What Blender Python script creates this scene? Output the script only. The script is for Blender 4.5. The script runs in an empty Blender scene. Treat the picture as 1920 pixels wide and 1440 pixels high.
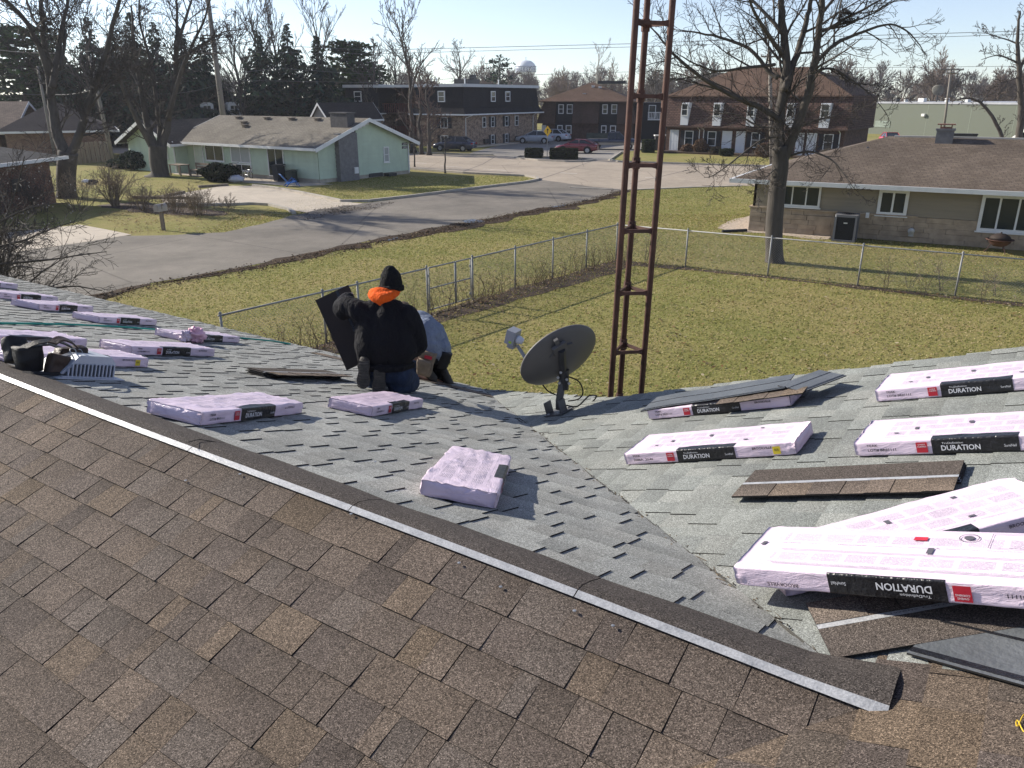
import bpy, bmesh, math, random
import numpy as np
from mathutils import Vector, Matrix, noise

scene = bpy.context.scene
COL = scene.collection
# ---------------------------------------------------------------- camera, sky, sun, exposure
CAM_H = 5.3
PITCH = math.radians(20.0)
FPX = 1480.0
cam_d = bpy.data.cameras.new('camera')
cam_d.sensor_width = 36.0
cam_d.lens = 36.0 * FPX / 1920.0
cam_d.clip_start = 0.05
cam_d.clip_end = 4000
cam = bpy.data.objects.new('camera', cam_d)
COL.objects.link(cam)
cam.location = (0, 0, CAM_H)
cam.rotation_euler = (math.radians(90) - PITCH, 0, 0)
scene.camera = cam

SUN_EL = math.radians(26.0)
SUN_DIR = Vector((-0.885, 0.465, 0)).normalized() * math.cos(SUN_EL) + Vector((0, 0, math.sin(SUN_EL)))
world = bpy.data.worlds.new("World")
scene.world = world
world.use_nodes = True
wn = world.node_tree
bg = wn.nodes['Background']
sky = wn.nodes.new('ShaderNodeTexSky')
sky.sky_type = 'NISHITA'
sky.sun_disc = False
sky.sun_elevation = SUN_EL
sky.sun_rotation = math.atan2(SUN_DIR.x, SUN_DIR.y)
sky.air_density = 0.8
sky.dust_density = 0.1
sky.ozone_density = 2.6
hsv = wn.nodes.new('ShaderNodeHueSaturation'); hsv.inputs['Saturation'].default_value = 0.78; hsv.inputs['Hue'].default_value = 0.512
wn.links.new(sky.outputs[0], hsv.inputs['Color']); wn.links.new(hsv.outputs[0], bg.inputs[0])
bg.inputs[1].default_value = 0.112
sun_d = bpy.data.lights.new('sun', 'SUN')
sun_d.energy = 5.0
sun_d.angle = math.radians(0.5)
sun_d.color = (1.0, 0.93, 0.82)
sun = bpy.data.objects.new('sun', sun_d)
COL.objects.link(sun)
sun.location = (-60, 30, 60)
sun.rotation_euler = SUN_DIR.to_track_quat('Z', 'Y').to_euler()
scene.view_settings.view_transform = 'Standard'
scene.view_settings.look = 'None'
scene.view_settings.gamma = 1.0
scene.view_settings.exposure = 0.66
scene.cycles.max_bounces = 6
scene.cycles.transparent_max_bounces = 8

rng = random.Random(11)

# ---------------------------------------------------------------- measuring helpers (pixel of the photo -> point in the place)
def ray(u, v):
    x = (u - 960) / FPX; y = (720 - v) / FPX
    return Vector((x, math.cos(PITCH) + y * math.sin(PITCH), -math.sin(PITCH) + y * math.cos(PITCH)))
def G(u, v, z=0.0):
    r = ray(u, v); t = (z - CAM_H) / r.z
    return Vector((r.x * t, r.y * t, z))
def PY(u, v, Y):
    r = ray(u, v); t = Y / r.y
    return Vector((r.x * t, Y, CAM_H + r.z * t))
def to_px(P):
    z = P[2] - CAM_H
    fw = P[1] * math.cos(PITCH) - z * math.sin(PITCH); up = P[1] * math.sin(PITCH) + z * math.cos(PITCH)
    if fw < 0.05: return (-9999, -9999, fw)
    return (960 + FPX * P[0] / fw, 720 - FPX * up / fw, fw)

# ---------------------------------------------------------------- mesh builder
class MB:
    def __init__(s):
        s.v = []; s.f = []; s.m = []; s.c = []; s.has_c = False; s.uv = None
    def face(s, pts, m=0, col=None):
        n = len(s.v)
        s.v.extend([tuple(p) for p in pts]); s.f.append(tuple(range(n, n + len(pts)))); s.m.append(m)
        s.c.append(col)
        if col is not None: s.has_c = True
    def add(s, vs, fs, m=0, col=None):
        n = len(s.v)
        s.v.extend([tuple(p) for p in vs])
        for f in fs:
            s.f.append(tuple(i + n for i in f)); s.m.append(m); s.c.append(col)
        if col is not None: s.has_c = True
    def box(s, x0, y0, z0, x1, y1, z1, m=0, col=None):
        vs = [(x0,y0,z0),(x1,y0,z0),(x1,y1,z0),(x0,y1,z0),(x0,y0,z1),(x1,y0,z1),(x1,y1,z1),(x0,y1,z1)]
        s.add(vs, [(0,3,2,1),(4,5,6,7),(0,1,5,4),(1,2,6,5),(2,3,7,6),(3,0,4,7)], m, col)
    def obox(s, M, x0, y0, z0, x1, y1, z1, m=0, col=None):
        vs = [(x0,y0,z0),(x1,y0,z0),(x1,y1,z0),(x0,y1,z0),(x0,y0,z1),(x1,y0,z1),(x1,y1,z1),(x0,y1,z1)]
        vs = [M @ Vector(q) for q in vs]
        s.add(vs, [(0,3,2,1),(4,5,6,7),(0,1,5,4),(1,2,6,5),(2,3,7,6),(3,0,4,7)], m, col)
    def prism(s, poly, d, m=0, cap=True):   # poly: list of Vector (planar, counterclockwise seen from tip of -d), extruded by vector d
        n = len(poly); d = Vector(d)
        vs = [Vector(p) for p in poly] + [Vector(p) + d for p in poly]
        fs = [(i, (i+1) % n, (i+1) % n + n, i + n) for i in range(n)]
        if cap: fs += [tuple(range(n-1, -1, -1)), tuple(range(n, 2*n))]
        s.add(vs, fs, m)
    def tube(s, pts, rad, n=6, m=0, cap=True, col=None):
        pts = [Vector(p) for p in pts]
        k = len(pts)
        if not hasattr(rad, '__len__'): rad = [rad] * k
        base = len(s.v)
        up = None
        for i in range(k):
            t = (pts[min(i+1, k-1)] - pts[max(i-1, 0)])
            if t.length < 1e-9: t = Vector((0, 0, 1))
            t.normalize()
            if up is None:
                up = Vector((0, 0, 1)) if abs(t.z) < 0.9 else Vector((1, 0, 0))
            a = t.cross(up)
            if a.length < 1e-6: a = t.orthogonal()
            a.normalize(); b = a.cross(t); up = b
            for j in range(n):
                an = 2 * math.pi * j / n
                s.v.append(tuple(pts[i] + a * (rad[i] * math.cos(an)) + b * (rad[i] * math.sin(an))))
        for i in range(k - 1):
            for j in range(n):
                j2 = (j + 1) % n
                s.f.append((base + i*n + j, base + i*n + j2, base + (i+1)*n + j2, base + (i+1)*n + j)); s.m.append(m); s.c.append(col)
        if cap:
            s.f.append(tuple(base + j for j in range(n-1, -1, -1))); s.m.append(m); s.c.append(col)
            s.f.append(tuple(base + (k-1)*n + j for j in range(n))); s.m.append(m); s.c.append(col)
        if col is not None: s.has_c = True
    def lathe(s, prof, n=16, M=None, m=0):   # prof: (r, z)
        M = M or Matrix()
        base = len(s.v)
        for r, z in prof:
            for j in range(n):
                an = 2 * math.pi * j / n
                s.v.append(tuple(M @ Vector((r * math.cos(an), r * math.sin(an), z))))
        for i in range(len(prof) - 1):
            for j in range(n):
                j2 = (j + 1) % n
                s.f.append((base + i*n + j, base + i*n + j2, base + (i+1)*n + j2, base + (i+1)*n + j)); s.m.append(m); s.c.append(None)
        if prof[0][0] > 1e-6: s.f.append(tuple(base + j for j in range(n-1, -1, -1))); s.m.append(m); s.c.append(None)
        if prof[-1][0] > 1e-6: s.f.append(tuple(base + (len(prof)-1)*n + j for j in range(n))); s.m.append(m); s.c.append(None)
    def sphere(s, c, r, nu=12, nv=8, m=0, sc=(1, 1, 1)):
        c = Vector(c); base = len(s.v)
        for i in range(nv + 1):
            th = math.pi * i / nv
            for j in range(nu):
                an = 2 * math.pi * j / nu
                s.v.append((c.x + r*sc[0]*math.sin(th)*math.cos(an), c.y + r*sc[1]*math.sin(th)*math.sin(an), c.z + r*sc[2]*math.cos(th)))
        for i in range(nv):
            for j in range(nu):
                j2 = (j + 1) % nu
                s.f.append((base + i*nu + j, base + (i+1)*nu + j, base + (i+1)*nu + j2, base + i*nu + j2)); s.m.append(m); s.c.append(None)
    def mesh(s, name, mats, smooth=False):
        me = bpy.data.meshes.new(name)
        me.from_pydata(s.v, [], s.f)
        for m in (mats if isinstance(mats, (list, tuple)) else [mats]): me.materials.append(m)
        if s.f:
            me.polygons.foreach_set('material_index', s.m)
            if smooth: me.polygons.foreach_set('use_smooth', [True] * len(s.f))
        if s.has_c:
            at = me.color_attributes.new('Col', 'FLOAT_COLOR', 'CORNER')
            arr = []
            for f, c in zip(s.f, s.c):
                c = c or (0.5, 0.5, 0.5)
                if hasattr(c[0], '__len__'):
                    for q in c: arr.extend((q[0], q[1], q[2], 1.0))
                else: arr.extend((c[0], c[1], c[2], 1.0) * len(f))
            at.data.foreach_set('color', arr)
        me.update()
        return me
    def build(s, name, mats, parent=None, smooth=False, matrix=None):
        return link(name, s.mesh(name, mats, smooth), parent, matrix)

def link(name, me, parent=None, matrix=None):
    o = bpy.data.objects.new(name, me)
    COL.objects.link(o)
    if parent is not None: o.parent = parent
    if matrix is not None: o.matrix_local = matrix
    return o
def tag(o, label=None, cat=None, group=None, kind=None):
    if label: o['label'] = label
    if cat: o['category'] = cat
    if group: o['group'] = group
    if kind: o['kind'] = kind
    return o
def thing(name, label, cat, loc=(0, 0, 0), rz=0.0, group=None, matrix=None):
    o = bpy.data.objects.new(name, None)
    COL.objects.link(o)
    o.empty_display_size = 0.1
    if matrix is not None: o.matrix_world = matrix
    else:
        o.location = loc; o.rotation_euler = (0, 0, rz)
    return tag(o, label, cat, group)
def copy_tree(o, parent=None):
    c = o.copy(); COL.objects.link(c)
    if parent is not None: c.parent = parent
    for ch in list(o.children): copy_tree(ch, c)
    return c
def np_mesh(name, verts, faces, mats, cols=None):   # equal-sized faces, numpy arrays
    me = bpy.data.meshes.new(name)
    nv, nf, k = len(verts), len(faces), faces.shape[1]
    me.vertices.add(nv); me.vertices.foreach_set('co', np.asarray(verts, dtype=np.float32).ravel())
    me.loops.add(nf * k); me.loops.foreach_set('vertex_index', np.asarray(faces, dtype=np.int32).ravel())
    me.polygons.add(nf); me.polygons.foreach_set('loop_start', np.arange(0, nf * k, k, dtype=np.int32))
    for m in (mats if isinstance(mats, (list, tuple)) else [mats]): me.materials.append(m)
    if cols is not None:
        at = me.color_attributes.new('Col', 'FLOAT_COLOR', 'CORNER')
        c4 = np.ones((nf, k, 4), dtype=np.float32); c4[:, :, :3] = np.asarray(cols, dtype=np.float32)[:, None, :]
        at.data.foreach_set('color', c4.ravel())
    me.update(calc_edges=True); me.validate()
    return me

# ---------------------------------------------------------------- materials
def nt_of(name):
    m = bpy.data.materials.new(name); m.use_nodes = True
    t = m.node_tree; b = t.nodes['Principled BSDF']
    return m, t, b
def N(t, kind, **kw):
    n = t.nodes.new(kind)
    for k, v in kw.items():
        if k.startswith('i_'):
            key = k[2:]
            key = int(key) if key.isdigit() else key.replace('_', ' ')
            n.inputs[key].default_value = v
        else: setattr(n, k, v)
    return n
def ramp(t, fac, stops):
    r = t.nodes.new('ShaderNodeValToRGB')
    e = r.color_ramp.elements
    while len(e) < len(stops): e.new(0.5)
    for k, (p, c) in enumerate(stops):
        e[k].position = p
        e[k].color = (c, c, c, 1) if not hasattr(c, '__len__') else (*c[:3], 1)
    t.links.new(fac, r.inputs[0])
    return r.outputs[0]
def mixc(t, fac, a, b, mode='MIX'):
    n = t.nodes.new('ShaderNodeMix'); n.data_type = 'RGBA'; n.blend_type = mode
    for sock, val in ((n.inputs[0], fac), (n.inputs[6], a), (n.inputs[7], b)):
        if hasattr(val, 'is_output'): t.links.new(val, sock)
        elif hasattr(val, '__len__'): sock.default_value = (*val[:3], 1)
        else: sock.default_value = val
    return n.outputs[2]
def math_(t, op, a, b=0.0):
    n = t.nodes.new('ShaderNodeMath'); n.operation = op
    for sock, val in ((n.inputs[0], a), (n.inputs[1], b)):
        if hasattr(val, 'is_output'): t.links.new(val, sock)
        else: sock.default_value = val
    return n.outputs[0]
def coords(t, scale=(1, 1, 1), kind='Object'):
    tc = t.nodes.new('ShaderNodeTexCoord')
    mp = t.nodes.new('ShaderNodeMapping'); mp.inputs['Scale'].default_value = scale
    t.links.new(tc.outputs[kind], mp.inputs[0])
    return mp.outputs[0]
def noise_(t, vec, scale, detail=3, rough=0.55, dist=0.0):
    n = t.nodes.new('ShaderNodeTexNoise'); n.inputs['Scale'].default_value = scale
    n.inputs['Detail'].default_value = detail; n.inputs['Roughness'].default_value = rough; n.inputs['Distortion'].default_value = dist
    t.links.new(vec, n.inputs['Vector'])
    return n.outputs[0]
def bump_(t, b, height, strength=0.5, dist=0.01):
    n = t.nodes.new('ShaderNodeBump'); n.inputs['Strength'].default_value = strength; n.inputs['Distance'].default_value = dist
    t.links.new(height, n.inputs['Height']); t.links.new(n.outputs[0], b.inputs['Normal'])
MATS = {}
def mat(name, col, var=0.25, scale=3.0, rough=0.75, bump=0.0, bscale=40.0, metal=0.0, spec=0.4, stretch=(1, 1, 1), grime=0.0):
    """Weathered plain surface: two octaves of tone variation, optional relief and grime streaks."""
    if name in MATS: return MATS[name]
    m, t, b = nt_of(name)
    vec = coords(t, stretch)
    n1 = noise_(t, vec, scale, 4, 0.6)
    f = ramp(t, n1, [(0.25, 1 - var), (0.75, 1 + var)])
    c = mixc(t, 1.0, col, f, 'MULTIPLY')
    if grime:
        g = noise_(t, coords(t, (stretch[0]*2, stretch[1]*2, stretch[2]*0.3)), scale * 0.8, 5, 0.65)
        gm = ramp(t, g, [(0.48, 0.0), (0.72, grime)])
        c = mixc(t, gm, c, tuple(x * 0.35 for x in col))
    t.links.new(c, b.inputs['Base Color'])
    r = ramp(t, n1, [(0.2, max(0.02, rough - 0.1)), (0.8, min(1, rough + 0.1))])
    t.links.new(r, b.inputs['Roughness'])
    b.inputs['Metallic'].default_value = metal
    b.inputs['Specular IOR Level'].default_value = spec
    if bump: bump_(t, b, noise_(t, vec, bscale, 3), bump, 0.01)
    MATS[name] = m
    return m
def granule(name, scale=260.0, tint=None, lo=0.35, hi=1.8, spec=0.15):
    """Mineral granules on asphalt shingle: tone from the piece's own colour, speckle per granule."""
    m, t, b = nt_of(name)
    vec = coords(t)
    v = N(t, 'ShaderNodeTexVoronoi'); v.inputs['Scale'].default_value = scale
    t.links.new(vec, v.inputs['Vector'])
    g = t.nodes.new('ShaderNodeSeparateColor'); t.links.new(v.outputs['Color'], g.inputs[0])
    sp = ramp(t, g.outputs[0], [(0.0, lo), (0.55, 0.85), (0.85, 1.15), (1.0, hi)])
    if tint is None:
        at = N(t, 'ShaderNodeAttribute', attribute_name='Col'); c = at.outputs[0]
    else:
        rgb = N(t, 'ShaderNodeRGB'); rgb.outputs[0].default_value = (*tint, 1); c = rgb.outputs[0]
    c = mixc(t, 1.0, c, sp, 'MULTIPLY')
    big = noise_(t, vec, 1.6, 5, 0.65)
    c = mixc(t, 1.0, c, ramp(t, big, [(0.3, 0.84), (0.7, 1.14)]), 'MULTIPLY')
    t.links.new(c, b.inputs['Base Color'])
    b.inputs['Roughness'].default_value = 0.9
    b.inputs['Specular IOR Level'].default_value = spec
    bump_(t, b, v.outputs['Distance'], 0.55, 0.003)
    MATS[name] = m
    return m
def glass_mat(name='window_glass', col=(0.015, 0.02, 0.022), rough=0.06):
    if name in MATS: return MATS[name]
    m, t, b = nt_of(name)
    n1 = noise_(t, coords(t), 1.2, 2)
    t.links.new(mixc(t, n1, col, tuple(x * 2.2 for x in col)), b.inputs['Base Color'])
    b.inputs['Roughness'].default_value = rough
    b.inputs['Specular IOR Level'].default_value = 0.6
    bump_(t, b, n1, 0.15, 0.02)
    MATS[name] = m
    return m
M_black = mat('asphalt_edge', (0.012, 0.011, 0.011), 0.3, 8, 0.85)
M_white = mat('white_paint', (0.72, 0.72, 0.70), 0.06, 2, 0.5, grime=0.15)
M_glass = glass_mat()
M_steel = mat('galvanised_steel', (0.38, 0.39, 0.40), 0.2, 6, 0.45, metal=0.6)
M_darkmetal = mat('dark_metal', (0.03, 0.03, 0.032), 0.3, 6, 0.5, spec=0.5)
M_bark = mat('bark', (0.074, 0.064, 0.054), 0.45, 5, 0.9, bump=0.9, bscale=18, stretch=(1, 1, 0.25))
M_twig = mat('twig_bark', (0.052, 0.043, 0.037), 0.35, 2, 0.85)
M_rubber = mat('rubber', (0.012, 0.012, 0.013), 0.3, 10, 0.8)
M_wood = mat('weathered_wood', (0.20, 0.16, 0.12), 0.35, 3, 0.85, bump=0.5, bscale=25, stretch=(4, 4, 0.3))
M_pole = mat('pole_wood', (0.20, 0.18, 0.155), 0.3, 3, 0.85, bump=0.5, bscale=25, stretch=(5, 5, 0.2))

# ---------------------------------------------------------------- lettering (built-in font, flat print)
_TXT = {}
def text_mesh(body, m, bold=0.0):
    key = (body, m.name, bold)
    if key in _TXT: return _TXT[key]
    cu = bpy.data.curves.new('lettering', 'FONT'); cu.body = body; cu.size = 1.0; cu.align_x = 'CENTER'; cu.align_y = 'CENTER'
    cu.offset = bold; cu.resolution_u = 2
    o = bpy.data.objects.new('lettering', cu); COL.objects.link(o)
    dg = bpy.context.evaluated_depsgraph_get(); dg.update()
    me = bpy.data.meshes.new_from_object(o.evaluated_get(dg))
    bpy.data.objects.remove(o); bpy.data.curves.remove(cu)
    me.name = 'lettering'
    me.materials.clear(); me.materials.append(m)
    _TXT[key] = me
    return me
def text(body, parent, origin, xdir, ydir, width, height, m, name='lettering', bold=0.0):
    me = text_mesh(body, m, bold)
    xs = [v.co.x for v in me.vertices]; ys = [v.co.y for v in me.vertices]
    w = max(xs) - min(xs); h = max(ys) - min(ys); cx = (max(xs) + min(xs)) / 2; cy = (max(ys) + min(ys)) / 2
    X = Vector(xdir).normalized(); Y = Vector(ydir).normalized(); Z = X.cross(Y)
    sx = width / w; sy = height / h
    Mx = Matrix(((X.x*sx, Y.x*sy, Z.x, 0), (X.y*sx, Y.y*sy, Z.y, 0), (X.z*sx, Y.z*sy, Z.z, 0), (0, 0, 0, 1)))
    Mx.translation = Vector(origin) - X * (cx * sx) - Y * (cy * sy)
    return link(name, me, parent, Mx)
# ================================================================ SETTING: ground, roads, drives
def in_poly(x, y, poly):
    r = np.zeros(len(x), bool); n = len(poly); j = n - 1
    for i in range(n):
        xi, yi = poly[i][0], poly[i][1]; xj, yj = poly[j][0], poly[j][1]
        c = ((yi > y) != (yj > y)) & (x < (xj - xi) * (y - yi) / (yj - yi + 1e-12) + xi)
        r ^= c; j = i
    return r
def wob(pts, step=0.6, amp=0.08, seed=0, closed=True):
    out = []; n = len(pts)
    for i in range(n if closed else n - 1):
        a = Vector(pts[i]); b = Vector(pts[(i + 1) % n]); L = (b - a).length; k = max(1, min(60, int(L / step)))
        d = (b - a) / max(L, 1e-6); nn = Vector((-d.y, d.x, 0))
        for q in range(k):
            p = a + (b - a) * (q / k)
            if q: p = p + nn * (noise.noise(Vector((p.x * 0.9, p.y * 0.9, seed))) * amp * 2)
            out.append(p)
    if not closed: out.append(Vector(pts[-1]))
    return out
def sheet(name, pts, z, m, amp=0.0, seed=0, kind='structure'):
    p = wob(pts, 0.5, amp, seed) if amp else [Vector(q) for q in pts]
    mb = MB(); mb.face([(q.x, q.y, z) for q in p])
    o = mb.build(name, m)
    if o.data.polygons[0].normal.z < 0: o.data.flip_normals()
    o['kind'] = kind
    return o
def px(*pts): return [G(u, v) for u, v in pts]

# --- materials
def grass_mat():
    m, t, b = nt_of('lawn_grass')
    v = coords(t)
    big = noise_(t, v, 0.16, 5, 0.65, 0.4)
    mid = noise_(t, v, 0.9, 5, 0.7)
    fine = noise_(t, v, 26, 4, 0.75)
    c = ramp(t, big, [(0.30, (0.155, 0.174, 0.05)), (0.45, (0.24, 0.235, 0.076)), (0.56, (0.32, 0.272, 0.112)), (0.72, (0.36, 0.262, 0.135))])
    c2 = ramp(t, mid, [(0.3, (0.185, 0.19, 0.058)), (0.52, (0.28, 0.255, 0.088)), (0.72, (0.37, 0.28, 0.14))])
    c = mixc(t, 0.5, c, c2)
    c = mixc(t, 1.0, c, ramp(t, fine, [(0.25, 0.45), (0.5, 0.95), (0.75, 1.6)]), 'MULTIPLY')
    t.links.new(c, b.inputs['Base Color'])
    b.inputs['Roughness'].default_value = 0.95; b.inputs['Specular IOR Level'].default_value = 0.1
    f2 = noise_(t, v, 9, 5, 0.8)
    h = math_(t, 'ADD', fine, f2)
    bump_(t, b, h, 0.8, 0.035)
    return m
M_grass = grass_mat()
def road_mat(name, col, speck, patch, cracks=True, scale=1.0):
    m, t, b = nt_of(name)
    v = coords(t)
    n1 = noise_(t, v, 0.25 * scale, 5, 0.6); n2 = noise_(t, v, 1.7 * scale, 5, 0.7); n3 = noise_(t, v, 70, 2, 0.7)
    c = mixc(t, 1.0, col, ramp(t, n1, [(0.3, 1 - patch), (0.7, 1 + patch)]), 'MULTIPLY')
    c = mixc(t, 1.0, c, ramp(t, n2, [(0.3, 0.86), (0.7, 1.12)]), 'MULTIPLY')
    c = mixc(t, 1.0, c, ramp(t, n3, [(0.3, 1 - speck), (0.7, 1 + speck)]), 'MULTIPLY')
    if cracks:
        vo = N(t, 'ShaderNodeTexVoronoi', feature='DISTANCE_TO_EDGE'); vo.inputs['Scale'].default_value = 0.16
        wv = mixc(t, 0.14, v, N(t, 'ShaderNodeTexNoise', i_Scale=0.5, i_Detail=5).outputs['Color'], 'ADD')
        t.links.new(wv, vo.inputs['Vector'])
        cr = ramp(t, vo.outputs['Distance'], [(0.0, 0.55), (0.006, 1.0)])
        c = mixc(t, 1.0, c, cr, 'MULTIPLY')
    t.links.new(c, b.inputs['Base Color'])
    b.inputs['Roughness'].default_value = 0.85; b.inputs['Specular IOR Level'].default_value = 0.3
    bump_(t, b, n3, 0.4, 0.01)
    return m
M_asphalt = road_mat('old_asphalt', (0.178, 0.158, 0.130), 0.3, 0.30)
M_concrete = road_mat('road_concrete', (0.365, 0.305, 0.235), 0.10, 0.12)
M_lot = road_mat('lot_asphalt', (0.26, 0.24, 0.21), 0.2, 0.2)
M_drive = road_mat('drive_concrete', (0.46, 0.40, 0.32), 0.12, 0.10, False)
M_kerb = mat('kerb_concrete', (0.38, 0.345, 0.29), 0.25, 2.5, 0.85)
M_dirt = mat('wet_dirt', (0.050, 0.033, 0.021), 0.6, 2.2, 0.9, bump=1.0, bscale=9, spec=0.12)
M_mulch = mat('leaf_litter', (0.055, 0.034, 0.022), 0.6, 7, 0.9, bump=1.0, bscale=30)

# --- ground sheet
mb = MB(); mb.face([(-800, -120, 0), (800, -120, 0), (800, 1100, 0), (-800, 1100, 0)])
tag(mb.build('ground', M_grass), kind='structure')

# main road, a concrete strip running from the far left to the right behind the ranch house
MR_FAR = [G(-60, 262), G(215, 269), G(770, 288), G(800, 288.5), G(925, 292)] 
far_l = Vector((-120, 122, 0)); far_r = Vector((95, 30, 0)); near_l = Vector((-120, 106, 0)); near_r = Vector((95, 6, 0))
main_road_pts = [near_l, G(200, 287), G(770, 318.5), G(870, 326), G(985, 331), G(1010, 337), G(1100, 352), G(1165, 357), G(1300, 350), G(1392, 348), Vector((40, 36.5, 0)), near_r,
                 far_r, G(1440, 309.5), G(1300, 306), G(1145, 300.5), G(1130, 297), G(965, 293), G(950, 292), G(925, 292), G(800, 288.5), G(770, 288), far_l]
sheet('main_road', main_road_pts, 0.006, M_concrete)
# side street
street_pts = [G(-330, 640), G(-330, 480), G(0, 447), G(250, 442.5), G(330, 441), G(420, 436), G(500, 418), G(548, 404), G(600, 398), G(650, 383), G(700, 379.5), G(770, 370), G(905, 353), G(1000, 341.5), G(1012, 337),
              G(1100, 349), G(1172, 356), G(1120, 373), G(1060, 386), G(1000, 393), G(930, 408), G(870, 418), G(780, 435), G(700, 450), G(600, 471), G(500, 492), G(380, 514), G(270, 534), G(150, 565), G(-60, 640)]
sheet('side_street', street_pts, 0.012, M_asphalt, 0.10, 3)
# drives
drive_pts = [G(300, 372), G(350, 361), G(420, 348.5), G(475, 349), G(530, 356), G(590, 368), G(640, 378), G(680, 382), G(640, 392), G(575, 399), G(545, 394), G(505, 385), G(470, 383), G(430, 385), G(370, 386), G(310, 385)]
sheet('driveway', drive_pts, 0.018, M_drive, 0.04, 4)
sheet('neighbour_driveway', [G(-200, 470), G(0, 438), G(90, 429), G(149, 421.5), G(200, 431), G(247, 440.5), G(171, 453), G(80, 466), G(0, 479), G(-200, 510)], 0.018, M_drive)
gm = mat('gravel_apron', (0.13, 0.115, 0.10), 0.5, 6, 0.9, bump=1.0, bscale=40)
sheet('gravel_apron', [G(556, 404), G(600, 393), G(650, 386), G(700, 382), G(730, 381), G(705, 390), G(640, 402), G(570, 412)], 0.022, gm, 0.12, 6)
patio_pts = [G(400, 330), G(450, 327), G(560, 338), G(625, 346), G(560, 350), G(470, 343), G(415, 340)]
sheet('patio', patio_pts, 0.010, M_drive, 0.03, 8)
sheet('front_walk', [G(310, 321), G(360, 316), G(410, 328), G(375, 332), G(330, 327)], 0.014, M_drive)
# car park of the flats
lot_pts = [G(925, 291.5), G(880, 288), G(905, 280), G(940, 272), G(1000, 265.5), G(1060, 263), G(1240, 259), G(1245, 272), G(1200, 281), G(1165, 286), G(1140, 299.5), G(1100, 301), G(965, 297)]
sheet('car_park', lot_pts, 0.012, M_lot, 0.05, 2)
sheet('far_field', [Vector((40, 150, 0)), Vector((130, 120, 0)), Vector((150, 150, 0)), Vector((60, 190, 0))], 0.01, mat('dry_field', (0.30, 0.24, 0.085), 0.2, 0.6, 0.95))

# painted lines and joints of the main road
mb = MB()
def stripe(a, b, w, z=0.011):
    d = (b - a).normalized(); n = Vector((-d.y, d.x, 0)) * w / 2
    mb.face([(p.x, p.y, z) for p in (a - n, b - n, b + n, a + n)])
for (a, b) in (((826, 311), (868, 314)), ((905, 317), (950, 320)), ((1050, 324), (1082, 326)), ((1210, 333), (1245, 334)), ((780, 305), (800, 306.5))):
    stripe(G(*a), G(*b), 0.12)
tag(mb.build('lane_marking', mat('road_paint', (0.62, 0.60, 0.55), 0.25, 1.5, 0.7)), kind='structure')
mb = MB()
for (a, b) in (((770, 303), (1000, 313)), ((1000, 313), (1440, 329)), ((1010, 337), (1066, 318)), ((1066, 318), (1120, 299)), ((860, 325), (905, 308)), ((1180, 345), (1265, 325)), ((1265, 325), (1330, 308)), ((905, 308), (930, 293))):
    stripe(G(*a), G(*b), 0.07, 0.0102)
tag(mb.build('road_joint', mat('tar_joint', (0.10, 0.09, 0.08), 0.4, 2, 0.8)), kind='structure')

# kerbs
mb = MB()
def kerb(pts, w=0.18, h=0.13, step=0.7):
    p = wob(pts, step, 0.0, 0, False)
    L = []; R = []
    for i, q in enumerate(p):
        t = (p[min(i+1, len(p)-1)] - p[max(i-1, 0)]).normalized(); n = Vector((-t.y, t.x, 0)) * w / 2
        L.append(q + n); R.append(q - n)
    for i in range(len(p) - 1):
        a, b, c, d = L[i], R[i], R[i+1], L[i+1]; up = Vector((0, 0, h)); s = 0.8
        mb.face([a + up, b + up, c + up, d + up]); mb.face([b, c, c + up, b + up][::-1] if False else [b, c, c + up, b + up]); mb.face([d, a, a + up, d + up])
    mb.face([L[0], R[0], R[0] + up, L[0] + up]); mb.face([R[-1], L[-1], L[-1] + up, R[-1] + up])
kerb([G(475, 349), G(530, 356), G(590, 368), G(640, 378.5), G(690, 378.5), G(770, 369.5), G(905, 352.5), G(985, 343), G(1008, 338.5), G(1008, 334.5), G(985, 331), G(870, 325.5), G(770, 318)])
kerb([G(310, 385), G(370, 386.5), G(430, 385.5), G(470, 383.5), G(505, 385.5), G(542, 394.5), G(552, 402)])
kerb([G(770, 287), G(800, 287.5), G(880, 290.5), G(925, 291.5)])
kerb([G(965, 297), G(975, 294), G(1090, 298), G(1115, 301)])
kerb([G(965, 297), G(1010, 301.5), G(1060, 304), G(1095, 303.5), G(1115, 301)])
kerb([G(1165, 286), G(1150, 296), G(1143, 301), G(1160, 304), G(1300, 308.5), G(1440, 313), Vector((60, 49, 0))])
kerb([G(1070, 352), G(1172, 357), G(1300, 351.5), G(1390, 349)], h=0.05)
tag(mb.build('kerb', M_kerb), kind='structure')
# timber edging beside the drive
mb = MB()
for a, b in (((372, 352), (428, 348.5)), ((300, 372), (345, 362)), ((250, 372), (372, 374))):
    A_, B_ = G(*a), G(*b); d = (B_ - A_).normalized(); n = Vector((-d.y, d.x, 0)) * 0.1
    mb.prism([A_ - n, A_ + n, B_ + n, B_ - n][::-1], (0, 0, 0.14))
tag(mb.build('timber_edging', M_wood), kind='structure')

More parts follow.
